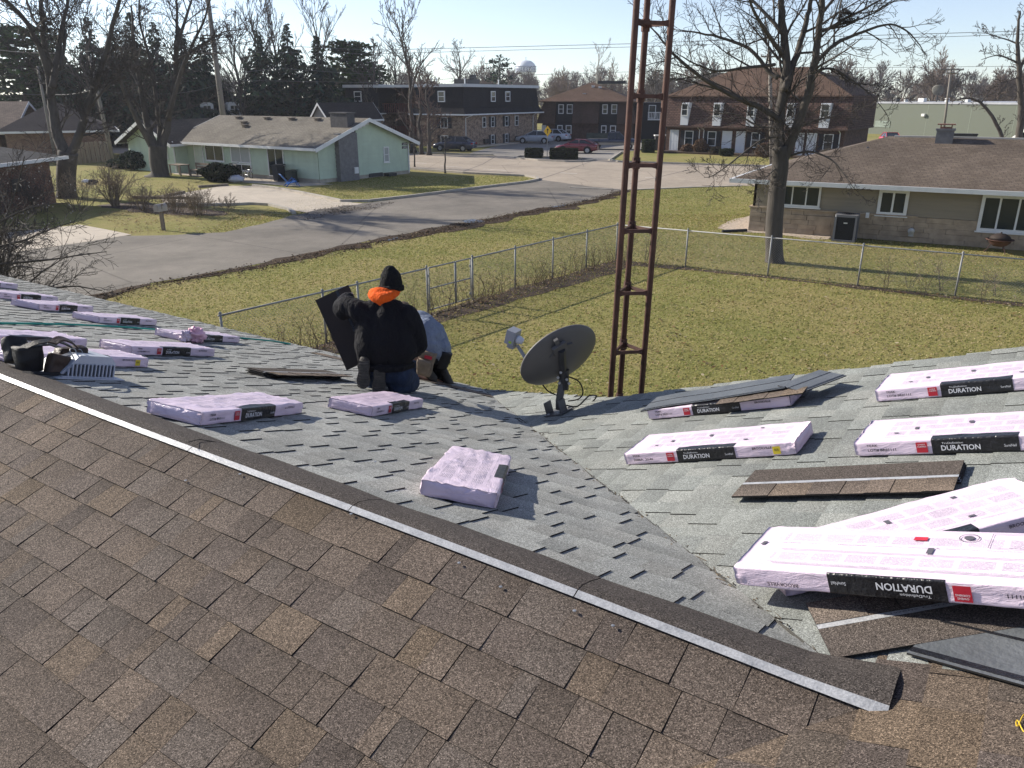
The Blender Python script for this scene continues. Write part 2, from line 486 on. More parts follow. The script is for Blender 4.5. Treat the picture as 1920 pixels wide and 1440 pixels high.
# mud where the verge has been driven over, puddles in it
sheet('mud_verge', [G(1172, 356), G(1125, 372), G(1060, 386), G(1000, 393), G(930, 408), G(870, 418), G(780, 435), G(700, 450), G(600, 471), G(500, 492), G(380, 514), G(270, 534), G(150, 565), G(140, 572),
                    G(255, 542), G(400, 518), G(560, 488), G(660, 467), G(740, 451), G(850, 435), G(905, 425), G(960, 412), G(1030, 398), G(1125, 379), G(1187, 356)], 0.016, M_dirt, 0.40, 12)
def puddle_mat():
    m, t, b = nt_of('puddle_water')
    b.inputs['Base Color'].default_value = (0.05, 0.04, 0.03, 1); b.inputs['Roughness'].default_value = 0.12
    b.inputs['Specular IOR Level'].default_value = 0.35
    bump_(t, b, noise_(t, coords(t), 9, 4), 0.5, 0.03)
    return m
M_puddle = puddle_mat()
for i, pts in enumerate(([(866, 414.5), (885, 411.5), (905, 414), (908, 417), (892, 419), (872, 418)], [(720, 452), (738, 447), (750, 445), (742, 449), (728, 453)], [(1030, 389), (1050, 385.5), (1066, 383.5), (1060, 386), (1040, 389.5)])):
    sheet('puddle', px(*pts), 0.021, M_puddle, 0.05, 20 + i)

# dark litter strips under the fences
F0 = G(600, 640); FC = G(1155, 487); FR = G(1920, 570)
fa = (FC - G(803, 589)).normalized(); F0 = FC - fa * 15.2; fb = (FR - FC).normalized()
na = Vector((fa.y, -fa.x, 0)); nb = Vector((fb.y, -fb.x, 0))
sheet('leaf_litter_strip', [F0 - na * 0.05, FC - na * 0.05, FC + na * 1.0, FC - fa * 5 + na * 0.95, F0 + na * 0.7], 0.008, M_mulch, 0.16, 31)
sheet('leaf_litter_strip', [FC + nb * 0.0, FC + fb * 16 + nb * 0.0, FC + fb * 16 + nb * 0.42, FC + fb * 6 + nb * 0.32, FC + nb * 0.6], 0.0085, M_mulch, 0.12, 32)
# bare soil under the shrubs by the letter box
sheet('shrub_bed', [G(180, 385), G(260, 378), G(330, 388), G(420, 396), G(420, 404), G(330, 404), G(240, 396)], 0.006, M_mulch, 0.25, 33)
# gravel bed along the ranch house
M_pebble = mat('pebbles', (0.42, 0.35, 0.28), 0.5, 9, 0.9, bump=1.0, bscale=30)
sheet('gravel_bed', [G(1345, 428), G(1380, 410), G(1408, 404), G(1412, 428), G(1530, 438), G(1590, 448), G(1530, 449), G(1440, 438), G(1400, 436), G(1372, 434)], 0.010, M_pebble, 0.12, 35)

# --- grass blades on the near lawns, dry leaves over the whole of them
def scatter_grass():
    R = np.random.RandomState(5)
    n = 210000
    y = 11.5 + (R.rand(n) ** 1.5) * 27
    x = -13 + R.rand(n) * 31
    m = 80000; n += m; y = np.concatenate([y, 36 + R.rand(m) * 22]); x = np.concatenate([x, -12 + R.rand(m) * 38])
    ok = ~in_poly(x, y, street_pts) & ~in_poly(x, y, main_road_pts)
    u = 960 + FPX * x / (y * math.cos(PITCH) + CAM_H * math.sin(PITCH))
    ok &= (u > -60) & (u < 1990)
    for poly in ([G(1345, 428), G(1408, 404), G(1590, 448), G(1440, 440)],): ok &= ~in_poly(x, y, poly)
    # thinner in the mud verge
    mud = in_poly(x, y, [G(1172, 350), G(870, 414), G(500, 488), G(150, 560), G(140, 575), G(400, 524), G(740, 456), G(905, 424), G(1120, 382), G(1190, 358)])
    ok &= ~(mud & (R.rand(n) > 0.12))
    x, y = x[ok], y[ok]; n = len(x)
    h = 0.012 + 0.026 * R.rand(n); w = 0.008 + 0.010 * R.rand(n); w *= (0.7 + y / 22); a = R.rand(n) * 2 * np.pi; lean = (R.rand(n) - 0.3) * 0.06
    dx, dy = np.cos(a), np.sin(a)
    V = np.empty((n, 3, 3)); z0 = 0.0
    V[:, 0] = np.stack([x - dx * w, y - dy * w, np.full(n, z0)], 1)
    V[:, 1] = np.stack([x + dx * w, y + dy * w, np.full(n, z0)], 1)
    V[:, 2] = np.stack([x - dy * lean + 0.01, y + dx * lean, h], 1)
    F = np.arange(n * 3).reshape(n, 3)
    pal = np.array([(0.215, 0.228, 0.066), (0.285, 0.272, 0.088), (0.38, 0.325, 0.135), (0.48, 0.395, 0.22), (0.165, 0.186, 0.054)])
    patch = np.array([0.65 * noise.noise(Vector((float(a_) * 0.35, float(b_) * 0.35, 0.3))) + 0.8 * noise.noise(Vector((float(a_) * 0.11, float(b_) * 0.16, 4.3))) for a_, b_ in zip(x[::8], y[::8])]).repeat(8)[:n]
    if len(patch) < n: patch = np.pad(patch, (0, n - len(patch)))
    q = np.clip((R.rand(n) * 2.6 + patch * 4.2 + 0.4).astype(int), 0, 3)
    q = np.where(R.rand(n) < 0.15, 4, q)
    C = pal[q] * (0.75 + 0.5 * R.rand(n, 1))
    me = np_mesh('grass', V.reshape(-1, 3), F, M_col_leaf, C)
    tag(link('grass', me), kind='stuff')
def attr_mat(name, rough=0.9, trans=0.45):
    m, t, b = nt_of(name)
    at = N(t, 'ShaderNodeAttribute', attribute_name='Col')
    t.links.new(at.outputs[0], b.inputs['Base Color'])
    b.inputs['Roughness'].default_value = rough; b.inputs['Specular IOR Level'].default_value = 0.15
    if trans:
        tr = N(t, 'ShaderNodeBsdfTranslucent'); t.links.new(at.outputs[0], tr.inputs[0])
        mx = N(t, 'ShaderNodeMixShader'); mx.inputs[0].default_value = trans
        t.links.new(b.outputs[0], mx.inputs[1]); t.links.new(tr.outputs[0], mx.inputs[2])
        t.links.new(mx.outputs[0], t.nodes['Material Output'].inputs[0])
    return m
M_col_leaf = attr_mat('leaf_blade')
scatter_grass()
def scatter_leaves():
    R = np.random.RandomState(9)
    xs, ys = [], []
    def reg(poly, n):
        P = [Vector(p) for p in poly]; x0 = min(p.x for p in P); x1 = max(p.x for p in P); y0 = min(p.y for p in P); y1 = max(p.y for p in P)
        x = x0 + R.rand(n) * (x1 - x0); y = y0 + R.rand(n) * (y1 - y0); k = in_poly(x, y, P)
        xs.append(x[k]); ys.append(y[k])
    reg([Vector((-10, 12, 0)), Vector((16, 12, 0)), Vector((18, 30, 0)), Vector((8, 46, 0))], 5200)
    reg([G(240, 440), G(400, 437), G(545, 402), G(430, 388), G(300, 386), G(180, 400)], 2600)
    reg([G(140, 330), G(360, 330), G(420, 350), G(240, 385), G(150, 380)], 1500)
    reg([F0 - na * 0.3, FC - na * 0.3, FC + na * 1.0, F0 + na * 1.0], 2600)
    reg([FC, FC + fb * 15, FC + fb * 15 + nb * 0.8, FC + nb * 0.8], 1600)
    reg([G(100, 580), G(600, 490), G(900, 424), G(700, 455), G(400, 512), G(120, 570)], 1500)
    x = np.concatenate(xs); y = np.concatenate(ys); n = len(x)
    s = 0.026 + 0.036 * R.rand(n); a = R.rand(n) * 6.28; tl = (R.rand(n) - 0.5) * 0.05
    c, sn = np.cos(a) * s, np.sin(a) * s
    z = 0.022 + R.rand(n) * 0.025
    V = np.stack([np.stack([x - c, y - sn, z + tl], 1), np.stack([x + sn * 0.6, y - c * 0.6, z + 0.012], 1), np.stack([x + c, y + sn, z - tl * 0.5], 1), np.stack([x - sn * 0.6, y + c * 0.6, z], 1)], 1)
    F = np.arange(n * 4).reshape(n, 4)
    pal = np.array([(0.36, 0.27, 0.16), (0.20, 0.12, 0.06), (0.28, 0.19, 0.10), (0.13, 0.075, 0.04), (0.45, 0.38, 0.27)])
    C = pal[R.randint(0, 5, n)] * (0.7 + 0.6 * R.rand(n, 1))
    tag(link('fallen_leaves', np_mesh('fallen_leaves', V.reshape(-1, 3), F, M_col_leaf, C)), kind='stuff')
scatter_leaves()
def scatter_clods():
    R = np.random.RandomState(21); line = [G(1178, 356), G(1120, 374), G(1045, 390), G(985, 399), G(920, 413), G(860, 424), G(780, 441), G(700, 457), G(600, 478), G(500, 499), G(380, 520), G(270, 540), G(150, 570)]
    xs, ys = [], []
    for a, b in zip(line[:-1], line[1:]):
        L = (b - a).length; n = int(L * 260); t = R.rand(n); o = R.randn(n) * 0.30 - 0.05; d = (b - a) / L
        xs.append(a.x + (b.x - a.x) * t + d.y * o); ys.append(a.y + (b.y - a.y) * t - d.x * o)
    ap = [G(556, 404), G(600, 393), G(650, 386), G(730, 381), G(705, 390), G(640, 402), G(570, 412)]
    n = 2500; k = R.randint(0, len(ap), n); w = R.rand(n); xs.append(np.array([ap[i].x for i in k]) * w + ap[3].x * 0 + (1 - w) * np.mean([p.x for p in ap]) + R.randn(n) * 0.3); ys.append(np.array([ap[i].y for i in k]) * w + (1 - w) * np.mean([p.y for p in ap]) + R.randn(n) * 0.3)
    x = np.concatenate(xs); y = np.concatenate(ys); n = len(x); s = 0.012 + 0.05 * R.rand(n) ** 3; z = 0.02 + s * 0.3
    V = np.empty((n, 4, 3)); c = np.stack([x, y, z], 1)
    for q in range(4): V[:, q] = c + (R.rand(n, 3) - 0.5) * 2 * s[:, None] * np.array([1, 1, 0.7]); V[:, q, 2] = np.maximum(V[:, q, 2], 0.014)
    i = np.arange(n)[:, None] * 4; F = np.concatenate([i + np.array([[0, 1, 2]]), i + np.array([[0, 2, 3]]), i + np.array([[0, 3, 1]]), i + np.array([[1, 3, 2]])])
    pal = np.array([(0.055, 0.036, 0.022), (0.035, 0.024, 0.016), (0.09, 0.062, 0.04), (0.13, 0.10, 0.07)]); ci = R.randint(0, 4, n); gp = np.array([(0.16, 0.14, 0.115), (0.11, 0.095, 0.08), (0.20, 0.175, 0.145), (0.07, 0.055, 0.042)]); pc = np.where((np.arange(n) >= n - 2500)[:, None], gp[ci], pal[ci]); C = np.tile(pc * (0.7 + 0.6 * R.rand(n, 1)), (4, 1))
    tag(link('dirt_clods', np_mesh('dirt_clods', V.reshape(-1, 3), F, attr_mat('clod', 0.95, 0.0), C)), kind='stuff')
scatter_clods()
# ================================================================ OUR HOUSE: three roof planes being re-shingled
D_R = 1.5
ZR = CAM_H - D_R
S = 1 / 3.0
_az = math.radians(56)
AV = Vector((-math.sin(_az), math.cos(_az), 0)); BV = Vector((math.cos(_az), math.sin(_az), 0))
r_ = ray(1645, 1318); JN = r_ * (-D_R / r_.z) + Vector((0, 0, CAM_H))
NL = (BV * S + Vector((0, 0, 1))).normalized(); NR = (AV * S + Vector((0, 0, 1))).normalized(); NF = (-BV * S + Vector((0, 0, 1))).normalized()
def RP(pl, a, b, h=0.0):
    p = JN + AV * a + BV * b
    if pl == 'L': return p + Vector((0, 0, -S * b)) + NL * h
    if pl == 'R': return p + Vector((0, 0, -S * a)) + NR * h
    return p + Vector((0, 0, S * b)) + NF * h
def RPX(pl, u, v, h=0.0):      # pixel -> (a, b) on a roof plane lifted by h
    n = {'L': NL, 'R': NR, 'F': NF}[pl]; r = ray(u, v); o = Vector((0, 0, CAM_H))
    t = ((JN + n * h - o).dot(n)) / r.dot(n); P = o + r * t - n * h - JN
    return P.dot(AV), P.dot(BV)
def RM(pl, a, b, da, db, h=0.0):   # frame on a plane: x along (da, db), z the roof normal
    o = RP(pl, a, b, h); n = {'L': NL, 'R': NR, 'F': NF}[pl]
    x = (RP(pl, a + da, b + db, h) - o).normalized(); y = n.cross(x)
    M = Matrix(((x.x, y.x, n.x, o.x), (x.y, y.y, n.y, o.y), (x.z, y.z, n.z, o.z), (0, 0, 0, 1)))
    return M
def eaveL(a): return 4.86 - 0.036 * (a - 5)
def rakeR(a): return 3.68 if a < 2.6 else 3.68 + (a - 2.6) * 0.52
M_gran_new = granule('new_granules', 360, lo=0.22, hi=2.1)
M_gran_old = granule('old_granules', 340, lo=0.42, hi=1.6)
M_soffit = mat('soffit', (0.5, 0.48, 0.44), 0.1, 2, 0.7)

house = thing('house', 'low house with a half re-roofed shingle roof in the foreground', 'house', (JN.x, JN.y, 0))
def H(p): return Vector(p) - Vector((JN.x, JN.y, 0))
# decks just under the shingles, walls below
mb = MB()
def deck(pl, ab):
    top = [H(RP(pl, a, b, -0.002)) for a, b in ab]; n = {'L': NL, 'R': NR, 'F': NF}[pl]
    if (top[1] - top[0]).cross(top[2] - top[1]).dot(n) < 0: top.reverse()
    mb.prism([p - n * 0.10 for p in top], n * 0.10)
deck('L', [(0, 0), (15.2, 0), (15.2, eaveL(15.2)), (4.8, eaveL(4.8))])
deck('R', [(0, 0), (4.84, 4.84), (3.26, rakeR(3.26)), (2.6, 3.68), (-5, 3.68), (-5, -3.4), (3.4, -3.4)])
deck('F', [(0.0, 0), (15.2, 0), (15.2, -3.4), (3.4, -3.4)])
mb.build('roof_deck', mat('black_underlay', (0.03, 0.029, 0.028), 0.3, 3, 0.9), house)
mb = MB()
mb.prism([H(JN + AV * a + BV * b - Vector((0, 0, JN.z))) for a, b in ((14.8, -3.0), (14.8, 4.2), (4.4, 4.2), (3.9, 3.4), (-4.6, 3.4), (-4.6, -3.0))][::-1], (0, 0, 2.0))
w = mb.build('wall', mat('own_siding', (0.45, 0.43, 0.38), 0.1, 2, 0.7), house)
# shingle tabs ---------------------------------------------------
PAL_NEW = [(0.180, 0.143, 0.115), (0.166, 0.133, 0.109), (0.188, 0.147, 0.114), (0.172, 0.138, 0.112), (0.198, 0.152, 0.112), (0.150, 0.121, 0.101), (0.176, 0.145, 0.121), (0.203, 0.154, 0.109)]
WGT_NEW = [5, 4, 3, 5, 1.6, 3, 4, 0.8]
def clip_half(P, f):
    out = []
    for i in range(len(P)):
        p, q = P[i], P[(i + 1) % len(P)]; fp, fq = f(p), f(q)
        if fp >= 0: out.append(p)
        if (fp >= 0) != (fq >= 0):
            t = fp / (fp - fq); out.append((p[0] + (q[0] - p[0]) * t, p[1] + (q[1] - p[1]) * t))
    return out
def tab(mb, pl, a0, b0, a1, b1, along, th, low, col, shade=None, jit=0.0015):
    """one shingle tab cut at the valley: along = 'A' or 'B' is the course direction; downslope edge stands proud."""
    P = [(a0, b0), (a1, b0), (a1, b1), (a0, b1)] if along == 'A' else [(a0, b0), (a0, b1), (a1, b1), (a1, b0)]
    if jit: P = [(a + rng.uniform(-jit, jit), b + rng.uniform(-jit, jit)) for a, b in P]
    if pl == 'L': P = clip_half(P, lambda p: p[0] - p[1] - 0.002)
    elif pl == 'F': P = clip_half(P, lambda p: p[0] + p[1] + 0.012)
    elif (b0 + b1) / 2 >= 0: P = clip_half(P, lambda p: p[1] - p[0] - 0.002)
    else: P = clip_half(P, lambda p: -p[1] - p[0] - 0.002)
    if len(P) < 3: return
    fr = [((p[1] - b0) / (b1 - b0) if along == 'A' else (p[0] - a0) / (a1 - a0)) for p in P]
    top = [H(RP(pl, a, b, low + (th - low) * f + rng.uniform(-0.0005, 0.0005))) for (a, b), f in zip(P, fr)]
    bot = [H(RP(pl, a, b, -0.001)) for (a, b) in P]
    n = {'L': NL, 'R': NR, 'F': NF}[pl]; k = len(P)
    flip = (top[1] - top[0]).cross(top[2] - top[1]).dot(n) < 0
    f = list(range(k)) if not flip else list(range(k - 1, -1, -1))
    base = len(mb.v); mb.v.extend([tuple(p) for p in top + bot]); mb.has_c = True
    mb.f.append(tuple(base + i for i in f)); mb.m.append(0)
    if shade:   # head darker: printed granule band on new tabs, painted course shading on old
        cs = [tuple(x * (shade + (1 - shade) * min(1, max(0, g) * 1.0)) for x in col) for g in fr]; mb.c.append([cs[i] for i in f])
    else: mb.c.append(col)
    for i in range(k):
        j = (i + 1) % k; q = (base + i, base + i + k, base + j + k, base + j)
        mb.f.append(q if not flip else q[::-1]); mb.m.append(1); mb.c.append(col)
def piece_colour(pal, wgt, amt=0.10):
    c = rng.choices(pal, wgt)[0]; k = 1 + rng.uniform(-amt, amt)
    return tuple(x * k for x in c)
new_tabs = []    # (size on picture, args)
old_tabs = []
def seen(pl, a, b, w, h):
    u, v, fw = to_px(RP(pl, a, b))
    if fw < 0.2 or u < -80 or u > 2000 or v < -50 or v > 1520: return 0
    return w * h / fw ** 2 * 1e4
EXP = 0.1345
# F plane: new brown laminate shingles
b = -0.045
k = 0
while b > -3.3:
    b2 = b - EXP
    if k == 0: b2 = b - EXP
    a = max(-b, 0) - 0.16 + rng.uniform(0, 0.1)
    hi = rng.random() < 0.5
    while a < 15.0:
        w = rng.choice((0.07, 0.10, 0.12, 0.14, 0.16, 0.18, 0.21)) * rng.uniform(0.9, 1.1)
        if a > 6: w *= 2.0
        aa = a
        if a + w - aa > 0.03:
            th = 0.0075 if hi else 0.0045
            new_tabs.append((seen('F', a + w / 2, (b + b2) / 2, w, EXP), ('F', aa + 0.0012, b + 0.012, a + w - 0.0012, b2, 'A', th, 0.0008, piece_colour(PAL_NEW, WGT_NEW), rng.uniform(0.66, 0.98))))
        a += w; hi = not hi if rng.random() < 0.8 else hi
    b = b2; k += 1
# R plane, lower right: the same new shingles, course along B, downslope = +a
a = -4.0
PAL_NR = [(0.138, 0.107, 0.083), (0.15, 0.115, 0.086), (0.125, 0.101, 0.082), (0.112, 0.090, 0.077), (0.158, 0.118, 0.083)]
while a < 3.2:
    a2 = a + EXP
    top_b = 0.215 + rng.uniform(-0.004, 0.004) if a2 < 0.12 else -a + 0.02
    bb = -3.3
    hi = True
    while bb < top_b - 0.02:
        w = rng.choice((0.12, 0.16, 0.2, 0.24, 0.28)) * rng.uniform(0.9, 1.1)
        be = min(bb + w, top_b)
        new_tabs.append((seen('R', a, bb, w, EXP) * 0.9, ('R', a - 0.012, bb + 0.0006, a2, be - 0.0006, 'B', 0.0058 if hi else 0.0046, 0.001, piece_colour(PAL_NR, [3, 3, 3, 2, 1.5]), rng.uniform(0.75, 1.0))))
        bb += w; hi = not hi
    a = a2
# L plane: old grey shingles
PAL_OLD = [(0.365, 0.370, 0.345), (0.338, 0.345, 0.322), (0.388, 0.392, 0.362), (0.350, 0.354, 0.328), (0.370, 0.370, 0.340)]
b = 0.0
EXO = 0.135
while b < 4.9:
    b2 = b + EXO
    a = max(b, 0.0) - rng.uniform(0.0, 0.15)
    hi = rng.random() < 0.5
    while a < 15.1:
        w = rng.choice((0.10, 0.12, 0.14, 0.16, 0.19)) * rng.uniform(0.9, 1.1)
        if b2 > eaveL(a): break_ = True
        bb2 = min(b2, eaveL(a))
        aa = a
        if a + w - aa > 0.03 and bb2 - b > 0.03:
            old_tabs.append((seen('L', a + w / 2, (b + b2) / 2, w, EXO), ('L', aa, b - 0.004, a + w, bb2, 'A', 0.0118 if hi else 0.0062, 0.0062 if hi else 0.001, piece_colour(PAL_OLD, [1] * 5, 0.12), rng.uniform(0.74, 0.95))))
        a += w; hi = not hi if rng.random() < 0.96 else hi
    b = b2
# R plane: old grey shingles, upper right
a = -3.5
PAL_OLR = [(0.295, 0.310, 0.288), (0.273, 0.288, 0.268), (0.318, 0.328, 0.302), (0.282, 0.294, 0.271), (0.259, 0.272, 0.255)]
while a < 4.75:
    a2 = a + EXO
    bb = max(a - 0.02, 0.19 if a < 0.17 else 0) + rng.uniform(-0.02, 0.0)
    hi = rng.random() < 0.5
    while bb < rakeR(a) + 0.02:
        w = rng.choice((0.13, 0.16, 0.19, 0.22, 0.26)) * rng.uniform(0.9, 1.1)
        be = min(bb + w, rakeR(a) + rng.uniform(0, 0.02))
        if be - bb > 0.03:
            old_tabs.append((seen('R', (a + a2) / 2, bb + w / 2, w, EXO), ('R', a - 0.004, bb, a2, be, 'B', 0.0095 if hi else 0.0052, 0.0045 if hi else 0.001, piece_colour(PAL_OLR, [1] * 5, 0.11), rng.uniform(0.8, 0.98))))
        bb += w; hi = not hi if rng.random() < 0.85 else hi
    a = a2
for name, tabs, m in (('new_shingle', new_tabs, M_gran_new), ('old_shingle', old_tabs, M_gran_old)):
    tabs.sort(key=lambda q: -q[0])
    for s_, ar in tabs[:300]:
        mb = MB(); tab(mb, *ar); mb.build(name, [m, M_black], house)
    mb = MB()
    for s_, ar in tabs[300:]: tab(mb, *ar)
    tag(mb.build('shingle_field', [m, M_black], house), kind='stuff')
# top course: headlaps of the last brown shingles folded over the ridge, pale nailing strip along it
def strip_mat():
    m, t, b = nt_of('nailing_strip')
    v = coords(t); n1 = noise_(t, v, 22, 4, 0.7); w = noise_(t, v, 160, 2, 0.6)
    c = ramp(t, n1, [(0.3, (0.28, 0.29, 0.305)), (0.6, (0.43, 0.435, 0.445))])
    c = mixc(t, 1.0, c, ramp(t, w, [(0.3, 0.75), (0.7, 1.15)]), 'MULTIPLY')
    t.links.new(c, b.inputs['Base Color']); b.inputs['Roughness'].default_value = 0.35; b.inputs['Specular IOR Level'].default_value = 0.6
    bump_(t, b, w, 0.5, 0.003)
    return m
M_strip = strip_mat()
DARK = (0.100, 0.086, 0.076)
a = -0.03; edge = [0.0]
seg = 0
lens = [0.93, 1.0, 1.0, 1.0, 1.0, 1.0, 1.0, 1.0, 1.0, 1.0, 1.0, 1.0, 1.0, 1.0, 1.0]
for L_ in lens:
    a1 = min(a + L_ - 0.004, 15.1)
    mb = MB(); ms = MB()
    NS = 16
    rows = []
    for i in range(NS + 1):
        t = i / NS; aa = a + (a1 - a) * t
        curl = max(0.0, 1 - (aa + 0.03) / 0.22) * 0.035           # the last one lifts at its free end
        wv = 0.002 * math.sin(aa * 5.1 + seg) + 0.001 * math.sin(aa * 13)
        bend = 0.006 * math.sin(aa * 1.3)
        pts = [H(RP('F', aa, -0.039 + bend, 0.009 + curl * 0.1)), H(RP('F', aa, -0.012 + bend, 0.011 + curl * 0.4)), H(RP('L', aa, 0.018, 0.017 + curl * 0.6)),
               H(RP('L', aa, 0.075, 0.021 + wv + curl)), H(RP('L', aa, 0.150 + 0.004 * math.sin(aa * 1.1), 0.0165 + wv * 1.5 + curl * 1.4))]
        rows.append(pts)
    for i in range(NS):
        for j in range(4):
            q = [rows[i][j], rows[i + 1][j], rows[i + 1][j + 1], rows[i][j + 1]]
            if (q[1] - q[0]).cross(q[2] - q[1]).z < 0: q.reverse()
            mb.face(q, 0, DARK)
        for r0 in (rows[i], rows[i + 1]): pass
        e0, e1 = rows[i][4], rows[i + 1][4]; mb.face([e0, e1, e1 - NL * 0.004, e0 - NL * 0.004], 1, DARK)
        q = [rows[i][0] + NF * 0.0018, rows[i + 1][0] + NF * 0.0018, rows[i + 1][1] + NF * 0.0018, rows[i][1] + NF * 0.0018]
        if (q[1] - q[0]).cross(q[2] - q[1]).z < 0: q.reverse()
        ms.face(q)
    e = rows[0]
    for j in range(4): mb.face([e[j], e[j + 1], e[j + 1] - NL * 0.004, e[j] - NL * 0.004], 1, DARK)
    rs = mb.build('ridge_shingle', [M_gran_new, M_black], house, smooth=True)
    ms.build('nailing_strip', M_strip, rs, smooth=True)
    a += L_; seg += 1
    if a > 15: break
# new starter strip laid along the far eave
mb = MB()
for a0 in (3.9, 4.94, 5.98):
    for q in range(5):
        aa = a0 + q * 0.2
        tab(mb, 'L', aa, 4.26, aa + 0.2, 4.42, 'A', 0.018, 0.014, piece_colour(PAL_NEW, WGT_NEW))
mb.build('starter_course', [M_gran_new, M_black], house)
# valley line: tar bead, grit and twigs collected in it
mb = MB()
pts = []
for i in range(60):
    t = 0.02 + i * 0.08
    pts.append(H(RP('L', t + 0.02 * noise.noise(Vector((t * 3, 0, 0))), t + 0.02 * noise.noise(Vector((t * 3, 5, 0))), 0.006)))
mb.tube(pts, [0.003 + 0.003 * rng.random() for _ in pts], 4)
mb.build('valley_seam', mat('seam_tar', (0.05, 0.048, 0.042), 0.4, 6, 0.9), house)
mb = MB()
for i in range(260):
    t = rng.uniform(0.05, 3.9); off = rng.gauss(0, 0.022); l = rng.uniform(0.004, 0.022) if rng.random() < 0.85 else rng.uniform(0.03, 0.09)
    pl = 'L' if off > 0 else 'R'
    p = H(RP(pl, t + max(off, 0), t + max(-off, 0), 0.008)); an = rng.gauss(0.75, 0.5)
    d = (AV * math.cos(an) + BV * math.sin(an)) * l + Vector((0, 0, -S * l * 0.7))
    c = rng.choice(((0.10, 0.07, 0.045), (0.16, 0.12, 0.075), (0.05, 0.04, 0.03)))
    mb.tube([p, p + d], 0.0015 if l > 0.02 else 0.0025, 3, 0, True, c)
tag(mb.build('valley_debris', attr_mat('debris', 0.9, 0), house), kind='stuff')
# stray tar lines and scuffs on the old roof, loose nails near the ridge
mb = MB()
for (u, v, pl) in ((705, 870, 'F'), (660, 968, 'F'), (452, 893, 'F'), (745, 925, 'F'), (1078, 1150, 'F'), (940, 1105, 'F'), (1150, 1178, 'F'), (862, 1060, 'F'), (350, 905, 'F')):
    a_, b_ = RPX(pl, u, v); p = H(RP(pl, a_, b_, 0.012)); mb.lathe([(0.0, 0.003), (0.006, 0.002), (0.006, 0.0)], 8, Matrix.Translation(p))
mb.build('roofing_nail', M_steel, house)
mb = MB()
for ua, va, ub, vb in ((350, 835, 410, 835),):
    p0 = H(RP('L', *RPX('L', 352, 838), 0.022)); p1 = H(RP('L', *RPX('L', 372, 834), 0.026)); p2 = H(RP('L', *RPX('L', 412, 836), 0.015))
    mb.tube([p0, p1, p2], 0.0016, 4)
mb.build('wire_scrap', M_black, house)
# yellow crayon mark on the new shingles at the lower right
mb = MB(); pts = []
for i in range(25):
    t = i / 24 * 2 * math.pi
    u = 1916 + 12 * math.sin(t) * 0.8; v = 1362 + 22 * math.sin(2 * t) * 0.5 + 8 * math.cos(t)
    pts.append(H(RP('R', *RPX('R', u, v), 0.0085)))
mb.tube(pts, 0.0014, 4)
mb.build('crayon_mark', mat('yellow_crayon', (0.75, 0.50, 0.03), 0.1, 8, 0.6), house)
# far eave edge metal
mb = MB()
for i in range(20):
    a0 = 4.85 + i * 0.52; a1 = a0 + 0.52
    p = [H(RP('L', a0, eaveL(a0), -0.002)), H(RP('L', a1, eaveL(a1), -0.002))]
    mb.face([p[0], p[1], p[1] - Vector((0, 0, 0.12)), p[0] - Vector((0, 0, 0.12))])
mb.build('drip_edge', mat('edge_metal', (0.25, 0.22, 0.2), 0.2, 3, 0.6), house)
# ================================================================ BUILDINGS
def frame_of(P0, P1):
    d = (Vector(P1) - Vector(P0)); d.z = 0
    return d.length, math.atan2(d.y, d.x)
class Bld:
    def __init__(s, name, label, cat, P0, P1, group=None):
        s.W, s.rz = frame_of(P0, P1)
        s.P0 = Vector((P0[0], P0[1], 0))
        s.root = thing(name, label, cat, s.P0, s.rz, group)
        s.inv = (Matrix.Translation(s.P0) @ Matrix.Rotation(s.rz, 4, 'Z')).inverted()
    def wall(s, u, v, Mf=None, off=0.0):      # pixel -> (along, height) on a face
        Mf = Mf or Matrix()
        Mw = Matrix.Translation(s.P0) @ Matrix.Rotation(s.rz, 4, 'Z') @ Mf
        inv = Mw.inverted(); o = inv @ Vector((0, 0, CAM_H)); r = inv.to_3x3() @ ray(u, v)
        t = (-off - o.y) / r.y; p = o + r * t
        return p.x, p.z
    def rect(s, u0, v0, u1, v1, Mf=None):
        a = s.wall(u0, (v0 + v1) / 2, Mf)[0]; b = s.wall(u1, (v0 + v1) / 2, Mf)[0]
        um = (u0 + u1) / 2
        z1 = s.wall(um, v0, Mf)[1]; z0 = s.wall(um, v1, Mf)[1]
        return a, z0, b - a, z1 - z0
def face_right(W): return Matrix.Translation((W, 0, 0)) @ Matrix.Rotation(math.pi / 2, 4, 'Z')
def face_left(D): return Matrix.Translation((0, D, 0)) @ Matrix.Rotation(-math.pi / 2, 4, 'Z')
